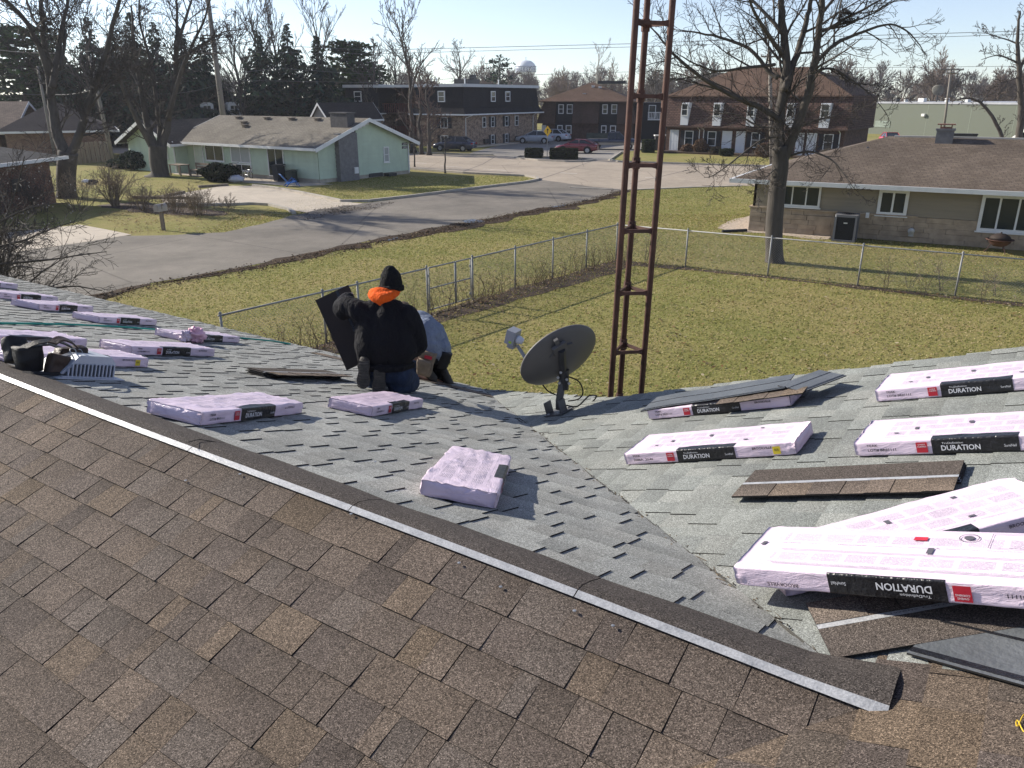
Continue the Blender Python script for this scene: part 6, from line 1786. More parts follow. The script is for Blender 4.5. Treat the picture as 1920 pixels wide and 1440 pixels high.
def loft_body(sections, m, root, name='body', smooth=True):
    """sections along x: (x, half width, z bottom, z shoulder, z top, half width at top)"""
    mb = MB(); n = None
    for (x, hw, zb, zs, zt, ht) in sections:
        prof = [(-hw * 0.86, zb), (-hw, zb + 0.14), (-hw * 1.0, zs - 0.12), (-hw * 0.965, zs), (-ht, zt), (-ht * 0.5, zt + 0.018), (0, zt + 0.025), (ht * 0.5, zt + 0.018), (ht, zt), (hw * 0.965, zs), (hw * 1.0, zs - 0.12), (hw, zb + 0.14), (hw * 0.86, zb)]
        n = len(prof); mb.v.extend([(x, y, z) for y, z in prof])
    k = len(sections)
    for i in range(k - 1):
        for j in range(n):
            j2 = (j + 1) % n; mb.f.append((i * n + j, i * n + j2, (i + 1) * n + j2, (i + 1) * n + j)); mb.m.append(0); mb.c.append(None)
    mb.f.append(tuple(range(n - 1, -1, -1))); mb.m.append(0); mb.c.append(None)
    mb.f.append(tuple((k - 1) * n + j for j in range(n))); mb.m.append(0); mb.c.append(None)
    return mb.build(name, m, root, smooth)
def car(label, loc, rz, m, L=4.7, W=1.78, kind='sedan', group=None):
    root = thing('parked_car' if kind != 'pickup' else 'pickup_truck', label, 'car' if kind != 'pickup' else 'pickup truck', loc, rz, group)
    h = W / 2; f = L / 2
    if kind == 'pickup':
        loft_body([(-f, h * .95, .55, 1.0, 1.02, h * .9), (-f + .1, h, .5, 1.03, 1.05, h * .92), (-0.35, h, .48, 1.05, 1.07, h * .92), (-0.34, h, .48, 1.05, 1.08, h * .9), (1.05, h, .48, 1.06, 1.1, h * .88), (f - .5, h * .98, .5, 1.02, 1.1, h * .82), (f - .12, h * .94, .52, .95, 1.04, h * .75), (f, h * .88, .55, .85, .95, h * .7)], m, root)
        mb = MB(); mb.box(-f + 0.12, -h * 0.82, 1.06, -0.45, h * 0.82, 1.085); mb.build('bed', M_black, root)
        cab = [(-0.42, 1.08), (-0.30, 1.72), (0.75, 1.75), (1.42, 1.10)]
        two = mat('tan_lower_paint', (0.30, 0.27, 0.22), 0.1, 2, 0.4)
        for s in (-1, 1):
            mb = MB(); mb.box(-f + 0.15, s * h * 1.005 - 0.012, 0.50, f - 0.2, s * h * 1.005 + 0.012, 0.74); mb.build('rocker_panel', two, root)
        wb = (-1.65, 1.75); wr = 0.39
    else:
        tail = {'sedan': .93, 'coupe': .90}[kind]; hood = {'sedan': .90, 'coupe': .80}[kind]
        loft_body([(-f, h * .82, .38, .72, tail - .1, h * .7), (-f + .12, h * .92, .28, .82, tail, h * .76), (-f + .7, h, .24, .9, tail + .03, h * .82), (-0.9, h, .22, .92, .96, h * .84), (0.6, h, .22, .9, .96, h * .84), (1.0, h, .22, .86, hood + .06, h * .8), (f - .6, h * .97, .24, .76, hood - .06, h * .74), (f - .12, h * .88, .3, .64, hood - .2, h * .66), (f, h * .76, .36, .58, hood - .28, h * .55)], m, root)
        cab = {'sedan': [(-1.75, .95), (-1.05, 1.40), (0.15, 1.43), (1.15, .94)], 'coupe': [(-1.85, .93), (-0.95, 1.27), (0.1, 1.30), (1.15, .86)]}[kind]
        wb = (-L * 0.285, L * 0.30); wr = 0.32
    # glasshouse, roof skin, pillars
    hb, ht = h * 0.86, h * 0.66
    def at(i, s, o=0.0): x, z = cab[i]; return Vector((x, s * ((hb if i in (0, 3) else ht) + o), z))
    mb = MB(); P = [at(i, -1) for i in range(4)] + [at(i, 1) for i in range(4)]
    mb.add(P, [(0, 3, 2, 1), (4, 5, 6, 7), (0, 4, 7, 3), (1, 2, 6, 5), (0, 1, 5, 4), (3, 7, 6, 2)]); mb.build('window_glass', M_cg, root)
    mb = MB(); q = [at(1, -1, 0.02), at(2, -1, 0.02), at(2, 1, 0.02), at(1, 1, 0.02)]; q = [p + Vector((0.05 if k in (1, 2) else -0.05, 0, 0.0)) for k, p in enumerate(q)]
    mb.prism(q, (0, 0, 0.045)); mb.build('roof', m, root)
    for s in (-1, 1):
        mb = MB()
        for a, b, w in ((0, 1, 0.07), (3, 2, 0.045)): mb.tube([at(a, s, .01), at(b, s, .012)], w * 0.7, 5)
        xm = (cab[1][0] + cab[2][0]) / 2 + 0.1; mb.tube([Vector((xm, s * (hb + .008), cab[0][1])), Vector((xm, s * (ht + .012), cab[1][1] + 0.02))], 0.035, 5)
        mb.build('pillar', m, root)
        mb = MB(); mb.box(f - 0.32, s * h * 0.62 - 0.16, 0.60 if kind != 'pickup' else 0.78, f - 0.02 if kind == 'pickup' else f - 0.10, s * h * 0.62 + 0.16, 0.72 if kind != 'pickup' else 0.93); mb.build('headlight', M_lampw, root)
        mb = MB(); mb.box(-f - 0.01, s * h * 0.66 - 0.17, 0.72 if kind != 'pickup' else 0.8, -f + 0.25, s * h * 0.66 + 0.17, 0.86 if kind != 'pickup' else 1.0); mb.build('tail_light', M_lampr, root)
        mb = MB(); mb.obox(Matrix.Translation((0.72, s * (h + 0.06), 0.98 if kind != 'pickup' else 1.18)), -0.06, -0.09, -0.06, 0.06, 0.09, 0.07); mb.build('mirror', m, root)
        for x in wb:
            mb = MB(); mb.lathe([(0.0, -0.01), (wr * 1.18, -0.01), (wr * 1.18, 0.01), (0, 0.01)], 20, Matrix.Translation((x, s * (h - 0.0), wr + 0.02)) @ Matrix.Rotation(math.pi / 2, 4, 'X')); mb.build('wheel_arch', M_black, root)
            wheel(root, x, s * (h - 0.08), wr, 0.22, s)
    mb = MB(); mb.box(f - 0.10, -h * 0.72, 0.30, f + 0.05, h * 0.72, 0.46); mb.box(-f - 0.05, -h * 0.76, 0.32, -f + 0.10, h * 0.76, 0.50)
    mb.build('bumper', M_steel if kind == 'pickup' else m, root)
    if kind == 'pickup': mb = MB(); mb.box(f - 0.03, -h * 0.6, 0.6, f + 0.03, h * 0.6, 0.9); mb.build('grille', M_darkmetal, root)
    return root
car('dark blue sedan parked on the drive beside the brick flats', G(853, 283), math.radians(162), paint('navy_paint', (0.028, 0.036, 0.065)), 4.3)
car('silver sedan parked against the brick flats, nearer of the two pale cars', G(1003, 268.5), math.radians(168), paint('silver_paint', (0.40, 0.43, 0.47)), 4.5)
car('white sedan parked behind the silver one at the flats', G(1036, 264.5), math.radians(150), paint('white_car_paint', (0.62, 0.65, 0.70)), 4.5)
car('dark red coupe parked behind the clipped hedges', G(1081, 287), math.radians(166), paint('maroon_paint', (0.16, 0.016, 0.03)), 4.2, 1.72, 'coupe')
car('dark blue pickup truck with tan lower panels in the car park', G(1147, 280), math.radians(-8), paint('pickup_navy', (0.018, 0.026, 0.055)), 5.3, 1.95, 'pickup')
car('bright red car parked below the warehouse wall, mostly hidden by the ridge', PY(1670, 262, 95).xy.to_3d(), math.radians(-100), paint('red_paint', (0.50, 0.02, 0.04)), 4.5)
# dumpster by the warehouse
pd = PY(1802, 262, 92).xy.to_3d()
ds = thing('dumpster', 'black dumpster by the warehouse wall beyond the ranch chimney', 'dumpster', pd, math.radians(-26))
mb = MB(); mb.prism([Vector((-1.3, -0.7, 0.15)), Vector((1.3, -0.7, 0.15)), Vector((1.5, -0.7, 1.35)), Vector((-1.5, -0.7, 1.35))], (0, 1.4, 0)); mb.build('body', M_darkmetal, ds)
mb = MB(); mb.box(-1.55, -0.75, 1.35, 1.55, 0.75, 1.45); mb.build('lid', M_black, ds)
# ================================================================ STREET FURNITURE, YARD ITEMS
mbx = thing('mailbox', 'weathered mailbox on a square wooden post by the street', 'mailbox', G(307, 432), math.radians(-20))
mb = MB(); mb.box(-0.06, -0.06, 0, 0.06, 0.06, 0.8); mb.build('post', M_wood, mbx)
mb = MB(); pr = [Vector((-0.13, -0.26, 0.80)), Vector((0.13, -0.26, 0.80)), Vector((0.13, -0.26, 0.98))] + [Vector((0.13 * math.cos(t), -0.26, 0.98 + 0.13 * math.sin(t))) for t in (0.4, 0.8, 1.2, 1.57, 1.95, 2.35, 2.75)] + [Vector((-0.13, -0.26, 0.98))]
mb.prism(pr, (0, 0.52, 0)); mb.build('box', mat('mailbox_grey', (0.36, 0.32, 0.27), 0.2, 4, 0.6), mbx)
mb = MB(); mb.box(-0.11, -0.275, 0.82, 0.11, -0.262, 1.06); mb.build('door', mat('mailbox_door', (0.28, 0.25, 0.21), 0.2, 4, 0.6), mbx)
mb = MB(); mb.box(0.131, -0.08, 0.9, 0.14, -0.05, 1.1); mb.box(0.131, -0.08, 1.04, 0.14, 0.04, 1.1); mb.build('flag', M_wood, mbx)
sg = thing('road_sign', 'yellow diamond road sign between the two clipped hedges', 'road sign', G(1026, 296), math.radians(8))
mb = MB(); mb.box(-0.03, 0, 0, 0.03, 0.04, 2.5); mb.build('post', M_galv, sg)
mb = MB(); r = 0.48; z = 2.35; mb.prism([Vector((-r * 0.75, -0.025, z)), Vector((0, -0.025, z - r)), Vector((r * 0.75, -0.025, z)), Vector((0, -0.025, z + r))], (0, 0.02, 0)); pl = mb.build('plate', mat('sign_yellow', (0.75, 0.45, 0.02), 0.06, 3, 0.5), sg)
mb = MB(); mb.box(-0.03, -0.032, z - 0.2, 0.03, -0.026, z + 0.1); mb.prism([Vector((-0.11, -0.032, z + 0.08)), Vector((0.11, -0.032, z + 0.08)), Vector((0, -0.032, z + 0.25))], (0, 0.005, 0)); mb.build('arrow', M_black, pl)
hy = thing('fire_hydrant', 'small red fire hydrant on the grass before the townhouses', 'fire hydrant', G(1236, 299))
mb = MB(); mb.lathe([(0.14, 0), (0.14, 0.05), (0.1, 0.06), (0.1, 0.5), (0.13, 0.52), (0.12, 0.6), (0.05, 0.68), (0.0, 0.72)], 12); mb.build('barrel', mat('hydrant_red', (0.20, 0.022, 0.022), 0.2, 4, 0.6), hy)
mb = MB()
for s in (-1, 1): mb.tube([(0, 0, 0.42), (s * 0.2, 0, 0.42)], 0.055, 8)
mb.tube([(0, 0, 0.38), (0, -0.2, 0.38)], 0.07, 8); mb.build('outlet', mat('hydrant_red'.strip(), (0.36, 0.03, 0.03)), hy)
cb = thing('utility_cabinet', 'white framed utility cabinet at the left end of the townhouses', 'cabinet', G(1243, 282), 0.0)
mb = MB(); mb.box(-0.9, -0.3, 0, 0.3, 0.4, 1.45); mb.build('body', M_darkmetal, cb)
mb = MB(); mb.box(-0.98, -0.36, 1.45, 0.38, 0.46, 1.56); mb.box(0.3, -0.36, 0, 0.42, -0.28, 1.45); mb.build('frame', M_white, cb)
# air conditioner by the ranch
ac = thing('air_conditioner', 'dark air conditioner unit standing by the stone wall', 'air conditioner', e_.P0 + Matrix.Rotation(e_.rz, 3, 'Z') @ Vector((e_.wall(1588, 440)[0], -0.75, 0)), e_.rz)
M_acd = mat('ac_dark', (0.016, 0.017, 0.02), 0.2, 6, 0.5); M_acg = mat('ac_grey', (0.17, 0.17, 0.18), 0.1, 4, 0.5)
mb = MB(); mb.box(-0.36, -0.36, 0.08, 0.36, 0.36, 0.94); mb.build('coil', M_acd, ac)
mb = MB(); mb.box(-0.42, -0.42, 0, 0.42, 0.42, 0.08); mb.build('base', M_acg, ac)
mb = MB(); mb.prism([Vector((x, y, 0.94)) for x, y in ((-0.36, -0.41), (0.36, -0.41), (0.41, -0.36), (0.41, 0.36), (0.36, 0.41), (-0.36, 0.41), (-0.41, 0.36), (-0.41, -0.36))], (0, 0, 0.09)); mb.build('top', M_acg, ac)
for sx in (-1, 1):
    for sy in (-1, 1):
        mb = MB(); mb.box(sx * 0.37 - 0.04, sy * 0.37 - 0.04, 0.08, sx * 0.37 + 0.04, sy * 0.37 + 0.04, 0.94); mb.build('corner_post', M_acg, ac)
mb = MB()
for k in range(22): mb.box(-0.33, -0.372, 0.11 + k * 0.037, 0.33, -0.36, 0.122 + k * 0.037)
tag(mb.build('louvre', M_acd, ac), kind='stuff')
mb = MB(); mb.box(-0.07, -0.375, 0.70, 0.07, -0.373, 0.74); mb.build('badge', M_white, ac)
mb = MB()
for r in (0.08, 0.15, 0.22, 0.29): mb.tube([(r * math.cos(k * 0.4488), r * math.sin(k * 0.4488), 1.04) for k in range(15)], 0.006, 4)
mb.build('fan_guard', M_acd, ac)
# fire pit
fp = thing('fire_pit', 'rusty fire pit bowl on thin legs by the ranch wall', 'fire pit', G(1870, 474), 0.3)
mb = MB(); mb.lathe([(0.0, 0.22), (0.2, 0.25), (0.34, 0.36), (0.38, 0.46), (0.46, 0.47), (0.46, 0.49), (0.36, 0.48), (0.3, 0.38), (0, 0.27)], 18); mb.build('bowl', M_rust, fp, True)
for k in range(3):
    a = k * 2.09 + 0.3; mb = MB(); mb.tube([(0.25 * math.cos(a), 0.25 * math.sin(a), 0.3), (0.42 * math.cos(a), 0.42 * math.sin(a), 0)], 0.014, 5); mb.build('leg', M_rust, fp)
mb = MB(); mb.lathe([(0.36, 0.50), (0.30, 0.60), (0.16, 0.68), (0.03, 0.70), (0.03, 0.74), (0, 0.75)], 16); mb.build('spark_screen', mat('soot', (0.03, 0.02, 0.016)), fp, True)
def g_at(u, v, y): return g.P0 + Matrix.Rotation(g.rz, 3, 'Z') @ Vector((g.wall(u, v)[0], y, 0.0))
# wheelie bins and the blue chair by the green house
def bin_(label, loc, rz, m):
    t = thing('wheelie_bin', label, 'rubbish bin', loc, rz, 'rubbish bins by the green house')
    mb = MB(); mb.prism([Vector((-0.24, -0.3, 0.05)), Vector((0.24, -0.3, 0.05)), Vector((0.29, -0.36, 1.0)), Vector((-0.29, -0.36, 1.0))], (0, 0.62, 0)); mb.build('body', m, t)
    mb = MB(); mb.prism([Vector((-0.31, -0.42, 1.0)), Vector((0.31, -0.42, 1.0)), Vector((0.31, 0.34, 1.06)), Vector((-0.31, 0.34, 1.06))], (0, 0, 0.06)); mb.build('lid', m, t)
    for s in (-1, 1): mb = MB(); mb.lathe([(0, -0.03), (0.12, -0.03), (0.12, 0.03), (0, 0.03)], 12, Matrix.Translation((s * 0.27, 0.3, 0.12)) @ Matrix.Rotation(math.pi / 2, 4, 'Y')); mb.build('wheel', M_tyre, t)
    mb = MB(); mb.tube([(-0.25, 0.36, 0.98), (0.25, 0.36, 0.98)], 0.02, 6); mb.build('handle', m, t)
    return t
bin_('tall black wheelie bin in front of the patio door', g_at(537, 320, -0.62), g.rz - 0.05, mat('bin_black', (0.02, 0.022, 0.028), 0.2, 4, 0.55))
b2 = bin_('shorter dark wheelie bin right of the tall one', g_at(560, 325, -0.55), g.rz + 0.1, mat('bin_dark', (0.026, 0.035, 0.032), 0.2, 4, 0.55)); b2.scale = (0.85, 0.85, 0.72)
bc = thing('garden_chair', 'bright blue low garden chair tipped on the patio edge', 'chair', G(548, 349), 0.5)
M_blue = mat('blue_plastic', (0.02, 0.12, 0.42), 0.15, 4, 0.4)
mb = MB(); mb.obox(Matrix.Translation((0, 0, 0.25)) @ Matrix.Rotation(-0.25, 4, 'Y'), -0.35, -0.3, -0.02, 0.25, 0.3, 0.02); mb.build('seat', M_blue, bc)
mb = MB(); mb.obox(Matrix.Translation((-0.3, 0, 0.3)) @ Matrix.Rotation(-0.7, 4, 'Y'), -0.03, -0.3, 0, 0.0, 0.3, 0.62); mb.build('backrest', M_blue, bc)
for s in (-1, 1):
    for p, q in (((-0.3, 0.28), (0.35, 0.28)), ):
        mb = MB(); mb.tube([(-0.45, s * 0.3, 0.0), (0.1, s * 0.3, 0.5), (0.4, s * 0.3, 0.0)], 0.03, 5); mb.build('leg', M_blue, bc)
def bike(label, loc, rz, m, s=1.0):
    t = thing('bicycle', label, 'bicycle', loc, rz, 'bicycles by the green house')
    for x in (-0.52, 0.52):
        mb = MB(); mb.tube([(x * s + 0.33 * s * math.cos(k * 0.3307), 0, 0.34 * s + 0.33 * s * math.sin(k * 0.3307)) for k in range(20)], 0.022, 5); w = mb.build('wheel', M_tyre, t)
        mb = MB()
        for k in range(8): a = k * 0.785; mb.tube([(x * s, 0, 0.34 * s), (x * s + 0.32 * s * math.cos(a), 0, 0.34 * s + 0.32 * s * math.sin(a))], 0.004, 3)
        mb.build('spokes', M_steel, w)
    J = {'bb': (-0.05, 0.30), 'seat': (-0.2, 0.85), 'head': (0.36, 0.82), 'r': (-0.52, 0.34), 'f': (0.52, 0.34)}
    mb = MB()
    for a, b in (('bb', 'seat'), ('seat', 'head'), ('bb', 'head'), ('r', 'bb'), ('r', 'seat'), ('head', 'f')): mb.tube([(J[a][0] * s, 0, J[a][1] * s), (J[b][0] * s, 0, J[b][1] * s)], 0.018, 5)
    mb.build('frame', m, t)
    mb = MB(); mb.box(-0.33 * s, -0.07, 0.88 * s, -0.08 * s, 0.07, 0.93 * s); mb.build('saddle', M_black, t)
    mb = MB(); mb.tube([(0.3 * s, -0.28, 0.98 * s), (0.36 * s, 0, 0.95 * s), (0.3 * s, 0.28, 0.98 * s)], 0.015, 5); mb.build('handlebar', M_darkmetal, t)
bike('dark bicycle leaning by the wall under the blinds window', g_at(447, 315, -0.45), g.rz + 0.05, M_darkmetal)
bike('small child bicycle behind the larger one', g_at(474, 318, -0.45), g.rz - 0.1, M_steel, 0.7)
gt = thing('garden_table', 'grey garden table and bench clutter beside the front door', 'table', g.P0 + Matrix.Rotation(g.rz, 3, 'Z') @ Vector((2.0, -1.9, 0)), g.rz)
mb = MB(); mb.box(-0.9, -0.4, 0.72, 0.5, 0.4, 0.78); mb.build('tabletop', M_wood, gt)
for x, y in ((-0.8, -0.35), (0.4, -0.35), (-0.8, 0.35), (0.4, 0.35)): mb = MB(); mb.box(x - 0.04, y - 0.04, 0, x + 0.04, y + 0.04, 0.72); mb.build('leg', M_wood, gt)
gi = thing('garden_bench', 'grey slatted bench standing beside the garden table', 'bench', g.P0 + Matrix.Rotation(g.rz, 3, 'Z') @ Vector((3.6, -1.5, 0)), g.rz)
for k in range(3): mb = MB(); mb.box(-0.8, -0.3 + k * 0.17, 0.42, 0.8, -0.16 + k * 0.17, 0.46); mb.build('slat', M_wood, gi)
for k in range(2): mb = MB(); mb.box(-0.8, 0.24, 0.55 + k * 0.2, 0.8, 0.28, 0.70 + k * 0.2); mb.build('backrest_slat', M_wood, gi)
for s in (-0.75, 0.75): mb = MB(); mb.box(s - 0.04, -0.3, 0, s + 0.04, -0.22, 0.42); mb.box(s - 0.04, 0.22, 0, s + 0.04, 0.30, 0.9); mb.build('leg', M_wood, gi)
blob('white_bag', Matrix.Translation(G(443, 342) + Vector((0, 0, 0.22))), 0.36, (1.3, 0.8, 0.65), 0.3, 2.5, mat('plastic_white', (0.55, 0.56, 0.62), 0.1, 6, 0.5), 3)
tag(bpy.data.objects['white_bag'], 'white plastic bag lying beside the round evergreen shrub', 'bag')
lb = thing('lawn_bundle', 'black and white bundle dropped on the lawn by the left tree', 'bundle', G(172, 345), 0.6)
blob('cloth', Matrix.Translation((0, 0, 0.14)), 0.28, (1.5, 0.7, 0.5), 0.3, 2.5, M_black, 4, lb); blob('cloth', Matrix.Translation((-0.3, 0.0, 0.18)), 0.2, (1.3, 0.8, 0.6), 0.3, 2.5, mat('cloth_white', (0.7, 0.7, 0.72)), 5, lb)
# utility poles and wires
def pole(label, P0, P1, r0, r1, arms=(), wood=True):
    t = thing('utility_pole', label, 'utility pole', P0)
    d = Vector(P1) - Vector(P0)
    mb = MB(); mb.tube([(0, 0, 0), d * 0.5, d], [r0, (r0 + r1) / 2, r1], 10); mb.build('shaft', M_pole, t, True)
    for f, w, an in arms:
        c = d * f; x = Vector((math.cos(an), math.sin(an), 0)) * w
        mb = MB(); mb.tube([c - x * 0.5 + Vector((0, -r0, 0)), c + x * 0.5 + Vector((0, -r0, 0))], 0.06, 4); ca = mb.build('crossarm', M_pole, t)
        mb = MB()
        for s in (-0.48, -0.2, 0.2, 0.48): mb.lathe([(0.05, 0.05), (0.06, 0.14), (0.02, 0.2)], 6, Matrix.Translation(c + x * s + Vector((0, -r0, 0))))
        mb.build('insulator', M_steel, ca)
    return t
Yp = 74.0
pole('tall leaning utility pole rising behind the green house roof', PY(429, 299, Yp).xy.to_3d(), PY(386, -30, Yp), 0.27, 0.17, ((0.62, 2.2, -0.1), (0.72, 1.8, -0.1)))
pole('thin pale pole leaning left of the big left trunk', PY(97, 262, 70).xy.to_3d(), PY(70, 124, 70), 0.13, 0.09)
pole('leaning grey pole between the two left trees', PY(205, 262, 68).xy.to_3d(), PY(168, 105, 68), 0.17, 0.11)
pole('grey pole standing close behind the tall right tree', PY(1447, 310, 66).xy.to_3d(), PY(1443, 90, 66), 0.17, 0.12, ((0.93, 1.6, 0.2),))
pole('thin dark pole with a small crossarm in front of the warehouse', PY(1768, 262, 88).xy.to_3d(), PY(1784, 126, 88), 0.14, 0.10, ((0.97, 2.6, 0.1), (0.93, 1.4, 0.3)))
def wire(label, pts, r=0.022, sag=0.0):
    P = []
    for (u, v, Y) in pts: P.append(PY(u, v, Y))
    fine = []
    for i in range(len(P) - 1):
        for k in range(12):
            t = k / 12; q = P[i].lerp(P[i + 1], t); q.z -= 4 * sag * t * (1 - t); fine.append(q)
    fine.append(P[-1]); mb = MB(); mb.tube(fine, r, 4, 0)
    tag(mb.build('power_line', mat('wire', (0.10, 0.10, 0.105), 0.1, 2, 0.6)), label, 'power line', 'overhead wires')
wire('upper of the paired wires crossing the sky from the leaning pole', [(398, 80, 74), (700, 94, 74), (1185, 82, 74), (1445, 72, 70), (1920, 58, 64), (2200, 50, 62)], 0.020)
wire('lower of the paired wires crossing the sky from the leaning pole', [(400, 97, 74), (700, 101, 74), (1185, 88, 74), (1445, 80, 70), (1920, 64, 64)], 0.016)
wire('wire running left from the leaning pole across the left trees', [(-200, 90, 74), (0, 94, 74), (170, 96, 72), (398, 80, 74)], 0.026, 0.2)
wire('slack wire sagging between the leaning poles on the left', [(-200, 150, 72), (0, 164, 72), (88, 176, 72), (182, 165, 70), (300, 176, 72), (416, 155, 74)], 0.022, 0.25)
wire('wire low behind the apartment roof to the right', [(416, 150, 76), (700, 155, 80), (1000, 140, 90), (1240, 133, 95), (1445, 128, 90), (1920, 124, 88)], 0.018)
wire('thin service wire from the leaning pole to the dark house', [(418, 140, 74), (520, 128, 80), (700, 140, 90)], 0.018)
# ================================================================ WATER TOWER
Yt = 600.0
wt_c = PY(986, 131, Yt); px_m = 1480 / (Yt * math.cos(PITCH) + 0.0); R_ = 19.5 / px_m
wt = thing('water_tower', 'white water tower on the horizon with lettering on its tank', 'water tower', (wt_c.x, wt_c.y, 0))
M_tank = mat('tank_white', (0.62, 0.66, 0.70), 0.06, 0.2, 0.5)
zc = wt_c.z
mb = MB(); mb.lathe([(1.3, zc - R_ * 1.1), (R_ * 0.40, zc - R_ * 0.80), (R_ * 0.80, zc - R_ * 0.42), (R_ * 0.98, zc - R_ * 0.12), (R_, zc + R_ * 0.05), (R_ * 0.96, zc + R_ * 0.28), (R_ * 0.80, zc + R_ * 0.56), (R_ * 0.5, zc + R_ * 0.78), (0, zc + R_ * 0.86)], 40); mb.build('tank', M_tank, wt, True)
mb = MB(); mb.lathe([(2.6, 0), (1.9, 4), (1.4, 9), (1.3, zc - R_ * 1.1)], 20); mb.build('stem', M_tank, wt, True)
mb = MB(); mb.lathe([(R_ * 1.005, zc + R_ * 0.27), (R_ * 1.005, zc + R_ * 0.31), (R_ * 0.97, zc + R_ * 0.31)], 40); mb.lathe([(R_ * 0.985, zc - R_ * 0.20), (R_ * 0.995, zc - R_ * 0.16), (R_ * 0.9, zc - R_ * 0.16)], 40); mb.tube([(0, 0, zc + R_ * 0.86), (0, 0, zc + R_ * 1.15)], 0.15, 5)
mb.build('trim_band', mat('tank_blue', (0.06, 0.09, 0.22)), wt)
word = 'CHARLESTON'
for k, chh in enumerate(word):
    a = -math.pi / 2 + (k - 5.6) * 0.26
    o = text(chh, wt, (R_ * 1.012 * math.cos(a), R_ * 1.012 * math.sin(a), zc + R_ * 0.05), (-math.sin(a), math.cos(a), 0), (0, 0, 1), R_ * 0.19, R_ * 0.30, mat('tank_blue', (0.06, 0.09, 0.22)), bold=0.02)
# ================================================================ TREES AND SHRUBS
def perp_rot(d, ang, R):
    a = d.orthogonal().normalized(); a.rotate(Matrix.Rotation(R.uniform(0, 6.2832), 3, d))
    v = d.copy(); v.rotate(Matrix.Rotation(ang, 3, a)); return v
def grow(T, C, p, d, L, r, lev, R, cfg):
    n = cfg['seg'][min(lev, len(cfg['seg']) - 1)]; pts = [p]; rad = [r]; q = p.copy(); dd = d.copy(); step = L / n
    dirs = [d]
    for i in range(n):
        dd = (dd + Vector((R.gauss(0, 1), R.gauss(0, 1), R.gauss(0, 1))) * cfg['wob'] + Vector((0, 0, cfg['up'][min(lev, len(cfg['up']) - 1)]))).normalized()
        q = q + dd * step; pts.append(q.copy()); rad.append(max(cfg['rmin'], r * (1 - (i + 1) / n * cfg['taper']))); dirs.append(dd.copy())
    (T if r > cfg['thr'] else C).tube(pts, rad, 7 if r > 0.08 else 5 if r > 0.03 else 3, 0, False)
    spawn(T, C, pts, rad, dirs, L, lev, R, cfg)
def spawn(T, C, pts, rad, dirs, L, lev, R, cfg, t0=0.2):
    if lev >= cfg['max']: return
    k = cfg['kids'][min(lev, len(cfg['kids']) - 1)]; n = len(pts) - 1
    k = max(1, int(round(k * R.uniform(0.8, 1.2))))
    for c in range(k):
        t = t0 + (1 - t0) * ((c + R.uniform(0.1, 0.9)) / k); f = t * n; i = min(int(f), n - 1); u = f - i
        p = pts[i].lerp(pts[i + 1], u); rr = rad[i] * (1 - u) + rad[i + 1] * u
        d = perp_rot(dirs[min(i + 1, n)].normalized(), math.radians(R.uniform(*cfg['ang'])), R)
        l = L * cfg['ratio'] * (1.15 - 0.55 * t) * R.uniform(0.7, 1.25)
        grow(T, C, p, d, l, max(cfg['rmin'], min(rr * 0.62, l * cfg['slim'])), lev + 1, R, cfg)
def catmull(P, k=4):
    out = []
    for i in range(len(P) - 1):
        p0 = P[max(i - 1, 0)]; p1 = P[i]; p2 = P[i + 1]; p3 = P[min(i + 2, len(P) - 1)]
        for s in range(k):
            t = s / k; out.append(0.5 * ((2 * p1) + (p2 - p0) * t + (2 * p0 - 5 * p1 + 4 * p2 - p3) * t * t + (3 * p1 - p0 - 3 * p2 + p3) * t ** 3))
    out.append(P[-1]); return out
CFG = dict(seg=(6, 5, 4, 3, 2), wob=0.16, up=(0.02, 0.05, 0.08, 0.10), taper=0.75, rmin=0.006, thr=0.035, max=4, kids=(8, 6, 5, 4), ratio=0.46, ang=(28, 62), slim=0.02)
def limb(T, C, base, pix, Y0, r0, r1, dz, R, cfg, lev=1, kidlen=None, kids=None):
    """main limb traced on the photo; dz = how far its tip leans away (+) or towards us (-)"""
    n = len(pix); P = []
    for i, (u, v) in enumerate(pix): P.append(PY(u, v, Y0 + dz * (i / max(1, n - 1))) - base)
    pts = catmull(P, 4); k = len(pts); rad = [r0 + (r1 - r0) * i / (k - 1) for i in range(k)]
    for i in range(1, k - 1): pts[i] = pts[i] + Vector((R.gauss(0, 1), R.gauss(0, 1), R.gauss(0, 1))) * 0.012 * r0 * 6
    T.tube(pts, rad, 9 if r0 > 0.12 else 6, 0, True)
    dirs = [(pts[min(i + 1, k - 1)] - pts[max(i - 1, 0)]).normalized() for i in range(k)]
    L = sum((pts[i + 1] - pts[i]).length for i in range(k - 1))
    c = dict(cfg)
    if kids: c['kids'] = tuple([kids] * (lev + 1)) + cfg['kids'][lev + 1:] if False else {**{}, }.get('x', cfg['kids'])
    if kids:
        kk = list(cfg['kids']); 
        while len(kk) <= lev: kk.append(kk[-1])
        kk[lev] = kids; c['kids'] = tuple(kk)
    spawn(T, C, pts, rad, dirs, kidlen or L, lev, R, c, 0.12)
    return pts
def tree_thing(name, label, base, T, C, mt=None, mc=None, cat='tree', group=None):
    t = thing(name, label, cat, base, 0, group)
    T.build('trunk', mt or M_bark, t, True); C.build('crown', mc or M_twig, t)
    return t
